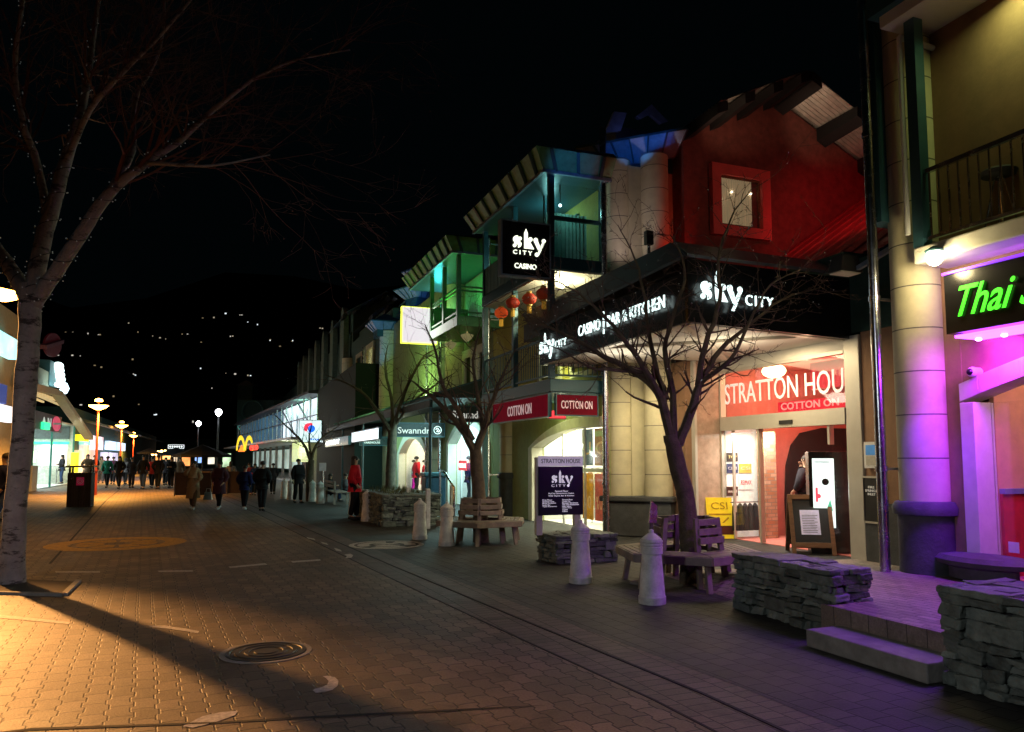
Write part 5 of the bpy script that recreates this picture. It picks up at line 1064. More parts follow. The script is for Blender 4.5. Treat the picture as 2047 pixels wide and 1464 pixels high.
def shelf(x, y, w_, z, cols, lab, face='x', grp='display shelves inside the shops'):
    t = thing('display_shelf', (x,y,z), lab, 'shelf', grp); mb = MB(); lv = [z+.3,z+.75,z+1.2,z+1.65]
    for q in lv: mb.box(x-.2,x+.2,y-w_/2,y+w_/2,q,q+.03)
    mb.box(x+.2,x+.22,y-w_/2,y+w_/2,z,z+2.1); mb.build('shelves', M_['frame'], t)
    for q in lv:
        yy = y-w_/2+.05
        while yy < y+w_/2-.2: ww = R.uniform(.14,.26); g = MB(); g.box(x-.16,x+.12,yy,yy+ww,q+.031,q+.031+R.uniform(.08,.3)); g.build('folded_goods', R.choice(cols), t); yy += ww+.03
cz = [cloth('s%d'%i,k) for i,k in enumerate(((.5,.1,.08),(.6,.5,.3),(.1,.15,.3),(.05,.05,.06),(.7,.65,.6),(.5,.3,.05),(.1,.3,.25)))]
shelf(12.2,16.2,1.8,.02,cz,'stocked shelf on the back wall of the clothes shop, near the posters'); shelf(12.2,18.1,1.6,.02,cz,'stocked shelf on the back wall of the clothes shop, far from the posters')
shelf(11.7,24.0,2.0,.02,cb2+cz[2:4],'stocked shelf at the back of the blue lit shop, right half'); shelf(11.7,26.2,1.6,.02,cb2+cz[2:4],'stocked shelf at the back of the blue lit shop, left half')
shelf(11.7,33.8,2.2,.02,cz,'stocked shelf behind the mannequins in the arched window')
rack(9.2,32.0,[cz[0],cz[6],cz[1]],'rack of coloured jackets right of the mannequins in the arched window'); rack(8.9,15.7,cw_,'rack of pale clothes at the right of the clothes shop')
for i, (y, lb) in enumerate(((26.45,'dark jacketed mannequin at the left of the blue lit window'),(24.6,'dark jacketed mannequin in the middle of the blue lit window'))): MANN = globals().get('MANN', [])+[(y, lb)]
# ============================================================ STREET FURNITURE
def bollard(p, lab, tint=None, sc=1.0):
    t = thing('bollard', tuple(p), lab, 'bollard', 'tapered concrete bollards along the footpath'); mb = MB(); s = sc
    mb.lathe(p, [(.155*s,-.01),(.157*s,.08*s),(.149*s,.09*s),(.112*s,.56*s),(.128*s,.565*s),(.13*s,.62*s),(.124*s,.621*s)], 28); mb.build('shaft', M_['boll'], t, smooth=True)
    mb = MB(); pr = []
    for i in range(3): z = (.621+.035*i)*s; pr += [(.128*s,z),(.131*s,z+.012*s),(.128*s,z+.026*s),(.119*s,z+.03*s)]
    pr += [(.12*s,.73*s),(.045*s,.79*s),(.03*s,.795*s),(.028*s,.83*s),(.008*s,.84*s)]
    mb.lathe(p, pr, 28); mb.build('cap', M_['boll'], t, smooth=True); return t
for x, y, lb in ((1304,1206,'nearest tapered bollard, washed purple, beside the low slate wall'),(1161,1165,'tapered bollard standing in front of the slate plinth of the directory board'),
   (893,1091,'warm lit tapered bollard touching the far tree bench'),(839,1078,'tapered bollard with a dark chip, between the two plain square posts'),(733,1042,'pale tapered bollard in front of the planter wall'),(706,1028,'tapered bollard just left of the planter wall'),
   (640,1007,'tapered bollard between the standing man and the seated couple, right of its pair'),(624,1003,'tapered bollard between the standing man and the seated couple, left of its pair'),(581,999,'right one of two distant bollards left of the standing man'),(568,997,'left one of two distant bollards left of the standing man')):
    bollard(G(x,y), lb)
for x, y, lb in ((816,1047,'plain square post left of the planter wall end'),(855,1057,'plain square post between the two warm bollards'),(903,1040,'plain square post behind the far tree bench')):
    p = G(x,y); mb = MB(); mb.hexa([p+Vector(v) for v in ((-.05,-.05,0),(.05,-.05,0),(.05,.05,0),(-.05,.05,0))],[p+Vector(v) for v in ((-.05,-.05,.92),(.05,-.05,.92),(.05,.05,.95),(-.05,.05,.95))]); mb.build('square_post', M_['boll'], None, label=lb, category='post', bevel=.008)
def tree_bench(cx, cy, ri, ro, lab, rot=0, sides=6):
    t = thing('tree_bench', (cx,cy,0), lab, 'bench', 'slatted timber benches around the trees'); c = Vector((cx,cy,0))
    P = lambda r, k, z: c+Vector((r*math.cos(rot+2*math.pi*k/sides), r*math.sin(rot+2*math.pi*k/sides), z))
    mb = MB(); rows = 5; wd = (ro-ri)/rows
    for k in range(sides):
        for j in range(rows):
            a = ri+j*wd+.006; b = ri+(j+1)*wd-.010; g = .006/ max(a,.3)
            mb.hexa([P(a,k+g,.42),P(b,k+g,.42),P(b,k+1-g,.42),P(a,k+1-g,.42)],[P(a,k+g,.46),P(b,k+g,.46),P(b,k+1-g,.46),P(a,k+1-g,.46)])
    mb.build('seat', M_['gwood'], t, bevel=.006); mb = MB()
    for k in range(sides):
        mb.bar(P(ro-.01,k+.0,.40),P(ro-.01,k+1,.40),.04,.10)
    mb.build('seat_rim', M_['gwood'], t, bevel=.005); mb = MB()
    for k in range(sides):
        if lab.startswith('near') and k in (3,): continue
        for j, z in enumerate((.60,.71,.83)):
            r = ri-.01-.03*j; mb.bar(P(r+.03,k+.03,z),P(r+.03,k+.97,z),.035,.085)
    mb.build('backrest', M_['gwood'], t, bevel=.006)
    for k in range(sides):
        mb = MB(); mb.bar(P(ri+.05,k,0),P(ri-.06,k,.88),.07,.05); mb.bar(P(ro-.12,k,0),P(ro-.2,k,.42),.07,.05); mb.bar(P(ri,k,.385),P(ro-.05,k,.385),.05,.06); mb.build('leg', M_['gwood'], t, bevel=.004)
    return t
b1 = G(1374,1166); b2 = G(962,1084)
tree_bench(b1.x, b1.y, .46, .98, 'near slatted tree bench beside the low slate wall, tinted purple', .25); tree_bench(b2.x, b2.y, .46, .95, 'far slatted tree bench behind the two warm bollards', .1)
# small plaque on bollard side / bicycle rail hoop
t = thing('tree_guard_plaque', (b1.x-.6,b1.y-.3,0), 'leaning steel plaque stand beside the near tree bench', 'plaque'); p = G(1290,1168)
mb = MB(); q = AD(1303,1020,9.9); mb.bar(p, q+Vector((.0,0,-.1)), .05,.03); mb.build('stem', M_['steel'], t); mb = MB(); mb.hexa([q+Vector(v) for v in ((-.06,-.03,-.16),(.05,-.03,-.16),(.05,.0,-.16),(-.06,.0,-.16))],[q+Vector(v) for v in ((-.02,-.03,.12),(.07,-.03,.05),(.07,.0,.05),(-.02,.0,.12))]); mb.build('plate', M_['steel'], t)
mb = MB(); mb.lathe(G(1283,1166), [(.17,0),(.17,.02),(.02,.03)], 20); mb.build('foot_plate', M_['conc'], t)
# bin
p = G(154,1014); t = thing('litter_bin', tuple(p), 'big dark slatted litter bin with a pink round sticker', 'litter bin'); fr = Fr(p-RT*.40, RT*.95+FW*.25, (0,0,1)); H = 1.42
mb = MB(); fr.slab(mb,.03,.77,.0,1.16,-.45,-.03); mb.build('body', M_['blackm'], t); mb = MB()
for i in range(9): fr.slab(mb,.02+i*.084,.095+i*.084,.0,1.18,-.029,.0)
mb.build('slatted_front', mat('dark_slats',(.06,.035,.03),.5,island=.3), t); mb = MB(); fr.slab(mb,-.05,.85,1.36,1.42,-.52,.06); mb.build('lid', mat('bin_lid',(.35,.25,.15),.4), t, bevel=.015); mb = MB()
for a in (.04,.70): fr.slab(mb,a,a+.06,1.16,1.36,-.1,-.04); fr.slab(mb,a,a+.06,1.16,1.36,-.42,-.36)
mb.build('lid_post', M_['steel'], t); mb = MB(); fr.slab(mb,.30,.54,.74,1.02,.002,.008); st = mb.build('sticker', mat('pink_sticker',(.7,.03,.12),.5,emit=.12), t)
mb = MB(); c = (.42,.88)
for r in (.09,.045): mb.tube([fr(c[0]+r*math.cos(k*math.pi/8), c[1]+r*math.sin(k*math.pi/8), .012) for k in range(17)], .008, 4)
mb.build('rings', M_['white'], st); mb = MB(); fr.slab(mb,.12,.21,.78,1.06,.002,.012); mb.build('side_plate', M_['steel'], t)
# street lamps
def lamp(p, zt, lab, warm=True, pw=300, grp='orange street lamps down the street', scale=1.0):
    t = thing('street_lamp', tuple(p), lab, 'street lamp', grp); x, y, z0 = p
    mb = MB(); mb.cyl((x,y,0),(x,y,1.1),.09,.085,14); mb.cyl((x,y,1.1),(x,y,1.16),.1,.1,14); mb.cyl((x,y,1.16),(x,y,zt-.12),.055,.045,12); mb.build('post', M_['redpost'] if warm else M_['blackm'], t, smooth=True)
    if warm:
        mb = MB(); mb.lathe((x,y,zt), [(.04,-.14),(.12,-.12),(.36,.0),(.42,.06),(.40,.08),(.1,.1)], 22); mb.build('lamp_dish', M_['lora'], t, smooth=True)
        mb = MB(); mb.lathe((x,y,zt), [(.16,.26),(.17,.28),(.15,.36),(.03,.4)], 16); mb.build('top_light', M_['lora'], t, smooth=True); mb = MB(); mb.cyl((x,y,zt+.1),(x,y,zt+.26),.02); mb.build('stem', M_['redpost'], t)
        light('SPOT', (x+.28,y-.28,zt-.2), pw*.42, (1,.42,.07), .1, tgt=(x+.28,y-.28,0), spot=150, blend=.7)
    else:
        mb = MB(); mb.lathe((x,y,zt), [(.05,-.15),(.18,.0),(.2,.12),(.14,.24),(.03,.3)], 16); mb.build('lantern_globe', glow('globe_'+lab[:6],(.92,.9,1),18), t, smooth=True); light('POINT', (x,y,zt-.4), pw, (.85,.9,1), .2)
lamp(G(189,990), 4.05, 'tallest orange lamp on a red post beside the litter bin', pw=11000)
p = AD(243,858,56); lamp((p.x,p.y,0), 4.05, 'middle orange lamp further down the street', pw=9000); p = AD(267,877,80); lamp((p.x,p.y,0), 4.05, 'farthest orange lamp above the crowd', pw=8000)
p = AD(437,826,47); lamp((p.x,p.y,0), 4.45, 'bright white globe lamp above the umbrellas', False, 110, 'white globe lamps'); p = AD(397,846,62); lamp((p.x,p.y,0), 4.45, 'smaller white globe lamp left of the bright one', False, 90, 'white globe lamps')
# left foreground lamp; second head, out of view, assumed from the tree shadow
t = thing('street_lamp', (-5.25,17.4,0), 'orange lamp at the left edge behind the big tree trunk', 'street lamp', 'orange street lamps down the street')
hd = AD(2,592,15.6)
mb = MB(); mb.cyl((-5.25,17.4,0),(-5.25,17.4,5.3),.09,.06,14); mb.tube([(-5.25,17.4,5.1),(-4.9,17.6,5.3),hd+Vector((0,0,.15))],[.04,.035,.03],8); mb.tube([(-5.25,17.4,5.1),(-5.1,17.3,5.0),(-4.95,17.15,4.85)],[.04,.035,.03],8); mb.build('post', M_['redpost'], t, smooth=True)
for q in (hd, Vector((-4.95,17.15,4.7))):
    mb = MB(); mb.lathe(q, [(.04,-.1),(.15,-.09),(.38,.0),(.42,.05),(.38,.08),(.05,.16)], 22); mb.build('lamp_dish', M_['lora'], t, smooth=True)
light('SPOT', (-4.95,17.15,4.52), 11500, (1,.44,.12), .10, tgt=(-2.9,6.2,0), spot=46, blend=.85)
light('SPOT', (hd.x,hd.y,hd.z-.25), 120, (1,.45,.12), .15, tgt=(hd.x+.6,hd.y-1,0), spot=150)
# assumed lamp out of frame left of the camera, added for bollards and walls
light('SPOT', (-7.0,-1.0,4.3), 800, (.92,.95,1), .25, tgt=(-.3,6.6,-1.1), spot=74, blend=.5)
# ============================================================ PEOPLE
FM = {}
def skin_mesh(name, verts, edges, radii, m, par, lvl=1):
    bm = bmesh.new(); ly = bm.verts.layers.skin.verify(); vs = []
    for (p, r) in zip(verts, radii):
        v = bm.verts.new(p); v[ly].radius = (r if hasattr(r,'__len__') else (r, r)); vs.append(v)
    vs[0][ly].use_root = True
    for a, b in edges: bm.edges.new((vs[a], vs[b]))
    me = bpy.data.meshes.new('sk'); bm.to_mesh(me); bm.free(); o = bpy.data.objects.new('sk', me); COL.objects.link(o)
    s = o.modifiers.new('s','SKIN'); s.use_smooth_shade = True
    if lvl: u = o.modifiers.new('u','SUBSURF'); u.levels = lvl; u.render_levels = lvl
    bpy.context.view_layer.update(); dg = bpy.context.evaluated_depsgraph_get(); m2 = bpy.data.meshes.new_from_object(o.evaluated_get(dg)); bpy.data.objects.remove(o); bpy.data.meshes.remove(me)
    m2.name = name; m2.materials.clear(); m2.materials.append(m); q = bpy.data.objects.new(name, m2); COL.objects.link(q); q.parent = par; kids.setdefault(par, []).append(q); return q
def person(p, h, rz, lab, top, bot, pose='walk', long_=0, hair='short', hat=None, near=False, grp=None, skin=None, shoes=None, name='person', cat='person', back=False):
    """figure facing local -Y, scaled to height h, turned by rz"""
    t = thing(name, tuple(p), lab, cat, grp); t.rotation_euler.z = rz; ORG[t] = Vector((0,0,0)); k = h/1.75; t.scale = (k,k,k)
    st = {'walk':.24,'stand':.05,'sit':0,'stride':.34}[pose.split('_')[0]]; arm = pose.split('_')[1] if '_' in pose else 'down'
    sit = pose.startswith('sit'); hz = .52 if sit else .95; dz_ = hz-.95
    V = []; E_ = []; Rr = []
    def v(x, y, z, r, par_=None):
        V.append((x,y,z)); Rr.append(r)
        if par_ is not None: E_.append((par_, len(V)-1))
        return len(V)-1
    pel = v(0,0,hz,.125); sp = v(0,0,1.13+dz_,.11,pel); ch = v(0,-.01,1.32+dz_,.13,sp); nk0 = v(0,.0,1.46+dz_,.07,ch); nk = v(0,-.01,1.52+dz_,.05,nk0)
    chin = v(0,-.02,1.585+dz_,.062,nk); hd_ = v(0,-.012,1.66+dz_,.082,chin); tp_ = v(0,0,1.72+dz_,.06,hd_)
    legs = {}; hands = {}
    for s in (-1,1):
        f = st*s
        hp = v(.095*s,0,hz-.05,.095,pel)
        if sit: kn = v(.12*s,-.42,.5,.066,hp); an = v(.12*s,-.42,.09,.042,kn)
        else: kn = v(.10*s,-f*.55-.02,.5,.066,hp); an = v(.10*s,-f+(.05 if f < 0 else 0),.09+(.03 if f < 0 else 0),.042,kn)
        a_ = V[an]; toe = v(a_[0]+.015*s,a_[1]-.15,.035+(0 if f >= 0 or sit else .01),.032,an); legs[s] = (hp,kn,an,toe)
        sh = v(.17*s,0,1.41+dz_,.062,ch)
        if arm == 'down': el = (.225*s,.03+f*.3,1.14+dz_); wr = (.235*s,-.03+f*.6,.90+dz_)
        elif arm == 'pocket': el = (.27*s,.07,1.15+dz_); wr = (.19*s,-.08,.96+dz_)
        elif arm == 'phone': el = ((.25*s,-.02,1.14+dz_) if s > 0 else (-.27,-.12,1.22+dz_)); wr = ((.2*s,-.16,1.02+dz_) if s > 0 else (-.12,-.14,1.46+dz_))
        elif arm == 'hold': el = (.23*s,-.02,1.15+dz_); wr = (.10*s,-.26,1.17+dz_)
        else: el = (.24*s,.05,1.14+dz_); wr = (.2*s,-.12,.98+dz_)
        e = v(*el,.045,sh); w_ = v(*wr,.03,e); d = (Vector(wr)-Vector(el)).normalized(); pm = Vector(wr)+d*.07; pv = v(*pm,.034,w_)
        sidev = d.cross(Vector((1,0,0))).normalized() if abs(d.x) < .9 else Vector((0,0,1))
        if near:
            for q, (o_, ln) in enumerate(((-.026,.07),(-.009,.08),(.009,.075),(.026,.06))):
                b_ = pm+sidev*o_+d*.02; m1_ = b_+d*ln*.5+Vector((-.008*s,0,0)); m2_ = b_+d*ln+Vector((-.022*s,0,0))
                a1 = v(*b_,.010,pv); a2 = v(*m1_,.0095,a1); v(*m2_,.008,a2)
            tb = Vector(wr)+d*.035-sidev*.035; a1 = v(*tb,.011,w_); v(*(tb+d*.04-sidev*.015),.009,a1)
        else: v(*(pm+d*.07+Vector((-.02*s,0,0))),.022,pv)
        hands[s] = (sh,e,w_)
    body = skin_mesh('body', V, E_, [r*(.8 if i in (pel,sp,ch) or .05 < r < .07 and i > tp_ or r > .09 else 1) for i, r in enumerate(Rr)], skin or M_['skin'], t, 1)
    # nose and ears as part of the head mesh would vanish at this size; face is turned by rz
    def sub(name_, idx, grow, m, flat=None):
        mp_ = {i:j for j,i in enumerate(idx)}; ee = [(mp_[a],mp_[b]) for a,b in E_ if a in mp_ and b in mp_]
        vv = [V[i] for i in idx]; rr = [(Rr[i]+(grow if Rr[i] > .04 else .012))*(1.28 if flat and i in flat else 1) for i in idx]
        return skin_mesh(name_, vv, ee, [((r*1.3, r*.92) if (flat and idx[i] in flat) else (r,r)) for i, r in enumerate(rr)], m, t, 1)
    lo = v(0,0,hz-.10,.115,pel) if not sit else v(0,-.02,hz-.02,.12,pel)
    sub('jacket', [pel,lo,sp,ch,nk0]+[i for s in (-1,1) for i in hands[s]], .058 if near else .045, top, flat=None)
    tr = []; VV = [V[pel]]; RR = [.13]; EE = []
    for s in (-1,1):
        prev = 0
        for i, g in zip(legs[s][:3], (.012,.028,.03)):
            VV.append(V[i]); RR.append(Rr[i]+g); EE.append((prev,len(VV)-1)); prev = len(VV)-1
    skin_mesh('trousers', VV, EE, RR, bot, t, 1)
    for s in (-1,1):
        sm = MB(); a = Vector(V[legs[s][2]]); b = Vector(V[legs[s][3]]); sm.tube([a+Vector((0,.05,-.055)),a+Vector((0,.0,-.045)),b+Vector((0,.03,0)),b+Vector((0,-.03,-.005))],[.04,.052,.048,.028],10)
        sh_ = sm.build('shoe', shoes or M_['blackm'], t, smooth=True)
    hm = MB(); hz_ = 1.665+dz_
    if hat: hm.lathe((0,.0,hz_-.02), [(.098,0),(.103,.03),(.09,.075),(.05,.11),(.01,.12)], 16, 1, 1.1); hm.build('hat', hat, t, smooth=True); hm = MB()
    hm.lathe((0,.02,hz_-.045), [(.088,0),(.096,.04),(.09,.08),(.06,.115),(.01,.13)], 16, 1, 1.08)
    if hair == 'long': hm.lathe((0,.06,hz_-.3), [(.06,0),(.095,.06),(.1,.2),(.085,.3)], 14, 1, .6)
    elif hair == 'bun': hm.ball((0,.11,hz_+.05), .045)
    hm.build('hair', M_['hair'], t, smooth=True)
    if long_:
        cm = MB(); zb = .95-long_+dz_*0
        cm.lathe((0,0,0), [(.23,zb),(.235,zb+.02),(.205,(zb+1.0)/2),(.19,1.02),(.18,1.12)], 22, 1.05, .82+st*.9); cm.build('coat_skirt', top, t, smooth=True)
    if near:
        fc = MB(); fc.lathe((0,-.095,1.635+dz_), [(.012,-.015),(.016,-.005),(.006,.03)], 8)
        for s in (-1,1): fc.ball((.083*s,.0,1.65+dz_), .02, 8, 6, 1.4, .5)
        fc.build('nose_and_ears', skin or M_['skin'], t, smooth=True); fc = MB()
        for s in (-1,1): fc.ball((.03*s,-.083,1.668+dz_), .009, 8, 6)
        fc.build('eyes', M_['blackm'], t)
    return t
K_ = {k: cloth(k, c) for k, c in dict(camel=(.38,.27,.17), maroon=(.08,.03,.045), lilac=(.45,.18,.3), navy=(.015,.02,.09), black=(.012,.013,.016), dark=(.03,.03,.04), denim=(.04,.07,.16), grey=(.14,.14,.16), red=(.5,.015,.03), bright=(.7,.05,.03), tealc=(.02,.22,.17), brown=(.12,.08,.05), beige=(.35,.3,.22), plum=(.12,.03,.08), white=(.6,.6,.6)).items()}
def fac(x, y, d, away=False): return rad(-21)+(math.pi if away else 0)
def foot(x, y): return G(x, y)
def hgt(x, yf, yh): p = G(x,yf); return AD(x, yh, (p-C0).dot(FW)).z
def put(x, yf, yh, rz, *a, **k): return person(G(x,yf), min(max(hgt(x,yf,yh), 1.45), 1.95), rad(rz), *a, **k)
put(385,1019,921,-15,'woman in long camel coat, hand to her face, carrying on walking towards the camera',K_['camel'],K_['brown'],'walk_phone',long_=.55,hair='long',near=True,shoes=K_['white'])
put(437,1018,922,-25,'woman in dark maroon knee length coat over a lilac top beside the camel coat woman',K_['maroon'],K_['black'],'walk_pocket',long_=.4,hair='bun',near=True,shoes=K_['white'])
put(488,1019,932,160,'short person in navy hooded jacket walking with hands in pockets',K_['navy'],K_['black'],'walk_pocket',near=True,shoes=K_['white'])
put(523,1022,922,165,'tall figure in black coat and grey beanie walking away',K_['black'],K_['black'],'walk_pocket',hat=K_['grey'],near=True)
put(595,1006,917,20,'broad man in black standing beside two distant bollards',K_['black'],K_['black'],'stand_down',near=True)
put(708,1040,911,75,'woman in red puffer jacket standing by the lit white doorway',K_['red'],K_['black'],'stand_pocket',hair='long',near=True)
sgs = [(213,975,912,-15,'person in teal jacket in the crowd near the lamp post','tealc','black'),(237,977,912,-15,'person in black coat right of the teal jacket','black','black'),(262,976,914,165,'person in dark grey jacket at the left of the crowd','dark','dark'),(285,978,910,-10,'tall person in black jacket at the middle of the crowd','black','denim'),
 (315,978,910,170,'person in black coat near the orange stall lights','black','black'),(341,976,913,-20,'person with a white shirt front in the crowd','black','dark'),(303,975,914,-10,'person with a red top among dark coats','bright','black'),(460,985,922,170,'person in grey behind the maroon coat woman','grey','dark'),
 (497,990,925,-10,'child sized person in bright red jacket behind the navy jacket','bright','denim'),(508,990,930,-12,'small person in blue jacket beside the red jacket','denim','black'),(545,988,926,170,'dark coated person under the glass restaurant awning','dark','black'),
 (122,968,900,-60,'person in dark green jacket and jeans outside the lit takeaway','dark','denim'),(136,965,901,-40,'person in black with pale cap beside the green jacket','black','dark'),(173,972,908,20,'brown haired person behind the litter bin','brown','dark'),(187,968,910,0,'person in black at the lamp post foot','black','black'),(201,966,912,10,'pale coated person in the crowd','beige','grey'),
 (4,1070,905,-70,'dark figure in navy at the left edge behind the tree','navy','denim'),(15,1040,910,-60,'second dark figure at the left edge, nearer the tree trunk','black','black'),(225,968,913,0,'person in plum jacket at the rear of the crowd','plum','black'),(250,968,915,170,'person with grey hood at the rear of the crowd','grey','black'),(330,970,914,160,'person in dark coat at the crowd right side','dark','black'),(358,972,914,-20,'person in brown coat beside the cafe screens','brown','dark')]
for i, (x, yf, yh, rz, lb, c1, c2) in enumerate(sgs): put(x, yf, yh, rz, lb, K_[c1], K_[c2], ('walk_down','walk_pocket','stand_hold')[i%3], hair=('short','long')[i%2], grp='people in the distant crowd', long_=(0,.3,0,0)[i%4])
put(660,1003,935,90,'seated person in dark clothes with long hair on the distant bench',K_['black'],K_['denim'],'sit_hold',hair='long'); put(690,1003,936,80,'seated person in pale blue beside the long haired one',K_['grey'],K_['black'],'sit_hold')
# person in the entrance
person((11.1,12.3,.02),1.72,rad(200),'person in grey hooded jacket seen from behind inside the entrance, hand raised',K_['dark'],K_['black'],'stand_phone',near=True,long_=0)
# mannequins / shoppers
person((8.4,34.0,.02),1.75,rad(100),'shop mannequin in red jacket and dark hat in the arched window',K_['red'],K_['dark'],'stand_down',hat=K_['black'],name='mannequin',cat='mannequin'); person((8.6,33.3,.02),1.6,rad(80),'shop mannequin in red coat right of the hatted one',K_['red'],K_['red'],'stand_down',long_=.4,name='mannequin',cat='mannequin',skin=K_['white'])
mg = cloth('magenta',(.6,.02,.5)); person((8.5,34.9,.02),1.6,rad(80),'shop mannequin with magenta trousers at the left of the arched window',K_['white'],mg,'stand_down',name='mannequin',cat='mannequin',skin=K_['white'])
for y_, lb_ in MANN: person((8.5,y_,.02),1.75,rad(90),lb_,K_['navy'],K_['dark'],'stand_down',name='mannequin',cat='mannequin',grp='mannequins in the blue lit window')
# handbag
p = AD(416,990,26.2); fb = Fr(p-RT*.15-Vector((0,0,.16)), RT, (0,0,1)); mb = MB(); mb.hexa([fb(0,0,.07),fb(.3,0,.07),fb(.3,0,-.07),fb(0,0,-.07)],[fb(.04,.26,.03),fb(.26,.26,.03),fb(.26,.26,-.03),fb(.04,.26,-.03)]); mb.tube([fb(.07,.25,0),fb(.09,.38,0),fb(.21,.38,0),fb(.23,.25,0)],.012,6); mb.build('handbag', K_['white'], None, bevel=.03, label='pale handbag held between the two women', category='handbag')
# bench with seated couple
for x, y, lb in ((690,1008,'distant slatted bench under the seated couple'),):
    p = G(672,1006); t = thing('street_bench', tuple(p), lb, 'bench'); mb = MB()
    for i in range(4): mb.box(p.x-.2+i*.13,p.x-.09+i*.13,p.y-1.3,p.y+1.3,.42,.46)
    mb.build('seat', M_['gwood'], t); mb = MB()
    for z in (.6,.74): mb.box(p.x-.26,p.x-.22,p.y-1.3,p.y+1.3,z,z+.1)
    mb.build('backrest', M_['gwood'], t)
    for yy in (-1.1,1.1): mb = MB(); mb.box(p.x-.25,p.x-.18,p.y+yy,p.y+yy+.06,0,.84); mb.box(p.x+.2,p.x+.27,p.y+yy,p.y+yy+.06,0,.42); mb.build('leg', M_['gwood'], t)
p = AD(658,932,29); 
# bins by the planter, handrail
p = G(866,1016); t = thing('blue_bin', tuple(p), 'blue square bin at the foot of the cream column by the arched shop', 'litter bin'); mb = MB(); mb.box(p.x-.35,p.x+.35,p.y-.3,p.y+.3,0,1.05); mb.build('body', mat('blue_bin_paint',(.02,.07,.11),.45), t, bevel=.03); mb = MB(); mb.box(p.x-.4,p.x+.4,p.y-.35,p.y+.35,1.06,1.2); mb.build('lid', M_['tealm'], t, bevel=.03)
t = thing('handrail', tuple(G(900,1020)), 'curved steel handrail behind the far tree bench', 'handrail'); mb = MB(); a = AD(880,944,21); b = AD(889,945,21); c = AD(908,975,20.5); mb.tube([(a.x,a.y,0),a,b,c,(c.x,c.y,0)],.03,8); mb.build('rail', M_['steel'], t, smooth=True)
t = thing('menu_stand', tuple(G(645,1000)), 'small white notice on a post beside the seated couple', 'notice'); p = G(645,1000); mb = MB(); mb.cyl(p, p+Vector((0,0,1.3)), .03); mb.build('post', M_['steel'], t); mb = MB(); fr = Fr(AD(638,942,(p-C0).dot(FW)-.05), RT,(0,0,1)); fr.slab(mb,0,.27,0,.33,-.02,0); mb.build('notice', mat('grey_notice',(.5,.5,.5),.6,emit=.1), t)
# ============================================================ MARKET / FAR END
def umbrella(x, yr, xw, d, lab):
    c = AD(x, yr, d); w_ = xw/2/FPX*d; t = thing('cafe_umbrella', (c.x,c.y,0), lab, 'umbrella', 'dark cafe umbrellas'); mb = MB()
    n = 8; h = w_*.38
    for k in range(n):
        a0, a1 = 2*math.pi*k/n, 2*math.pi*(k+1)/n; P0 = c+Vector((w_*math.cos(a0),w_*math.sin(a0),0)); P1 = c+Vector((w_*math.cos(a1),w_*math.sin(a1),0)); T_ = c+Vector((0,0,h))
        mb.add([P0,P1,T_,P0-Vector((0,0,.12)),P1-Vector((0,0,.12))],[(0,1,2),(0,3,4,1)])
    mb.build('canopy', cloth('umb'+str(x),(.01,.012,.015)), t); mb = MB(); mb.cyl((c.x,c.y,0),c+Vector((0,0,h)),.03); mb.build('pole', M_['blackm'], t)
umbrella(405,910,110,40,'widest dark cafe umbrella above the two women'); umbrella(298,905,44,60,'small dark cafe umbrella above the crowd'); umbrella(352,908,70,52,'flat dark cafe umbrella left of the widest one')
for i, (x, d, W_, lb) in enumerate(((350,34,1.6,'low dark cafe screen left of the camel coat woman'),(400,37,1.8,'low dark cafe screen behind the two women'),(455,36,1.2,'low dark cafe screen right of the maroon coat'))):
    p = AD(x,960,d); fr = Fr((p.x,p.y,0), RT,(0,0,1)); mb = MB(); fr.slab(mb,0,W_,.05,1.05,-.04,0); mb.cyl(fr(0,0),fr(0,1.1),.03,n=8); mb.cyl(fr(W_,0),fr(W_,1.1),.03,n=8); mb.build('cafe_screen', mat('screen%d'%i,(.03,.015,.012),.5), None, label=lb, category='screen', group='low cafe screens')
fb = thing('market_hall', tuple(AD(360,918,125)), 'long low building closing the far end of the street with orange lit stalls', 'building')
a = AD(195,918,130); b = AD(520,918,130); a.z = b.z = 0; e = FW*10
mb = MB(); mb.hexa([a,b,b+e,a+e],[a+Vector((0,0,5)),b+Vector((0,0,5)),b+e+Vector((0,0,5)),a+e+Vector((0,0,5))]); mb.build('wall', M_['dgreen'], fb)
fr = Fr(a, b-a, (0,0,1)); L = (b-a).length
for i, (u, w_, z0, z1, c, s) in enumerate(((.34,.05,.3,2.2,(1,.4,.1),1.5),(.40,.05,1.6,2.4,(1,.5,.15),3),(.46,.03,.4,2.2,(1,.75,.5),1.2),(.52,.05,.5,2.2,(1,.35,.1),1.4),(.60,.04,1,2.2,(.3,.5,1),1.4),(.68,.04,.8,2.5,(1,.9,.7),1.2),(.77,.05,.3,2.6,(.7,1,.6),1),(.27,.04,.5,2,(1,.6,.3),1),(.2,.05,.5,2.3,(.8,.7,1),1.2),(.12,.06,.5,2.5,(1,.7,.7),1))):
    mb = MB(); fr.slab(mb, L*u, L*(u+w_), z0, z1, .02, .06); mb.build('lit_stall_window', glow('stall%d'%i, c, s, .5), fb)
a2 = AD(336,897,100); fr = Fr(a2,RT,(0,0,1)); t = thing('outlined_sign', tuple(a2), 'small sign with white outlined letters above the far stalls', 'sign'); mb = MB(); fr.slab(mb,0,2.1,0,.5,-.1,0); mb.build('board', M_['blackm'], t); mb = MB(); [fr.slab(mb,.2+.3*k_,.36+.3*k_,.16,.34,.01,.03) for k_ in range(6)]
for q in ((0,2.1,0,.04),(0,2.1,.46,.5),(0,.04,.04,.46),(2.06,2.1,.04,.46)): fr.slab(mb,*q,.005,.03)
mb.build('lettering', glow('mk',(.9,1,1),2), t)
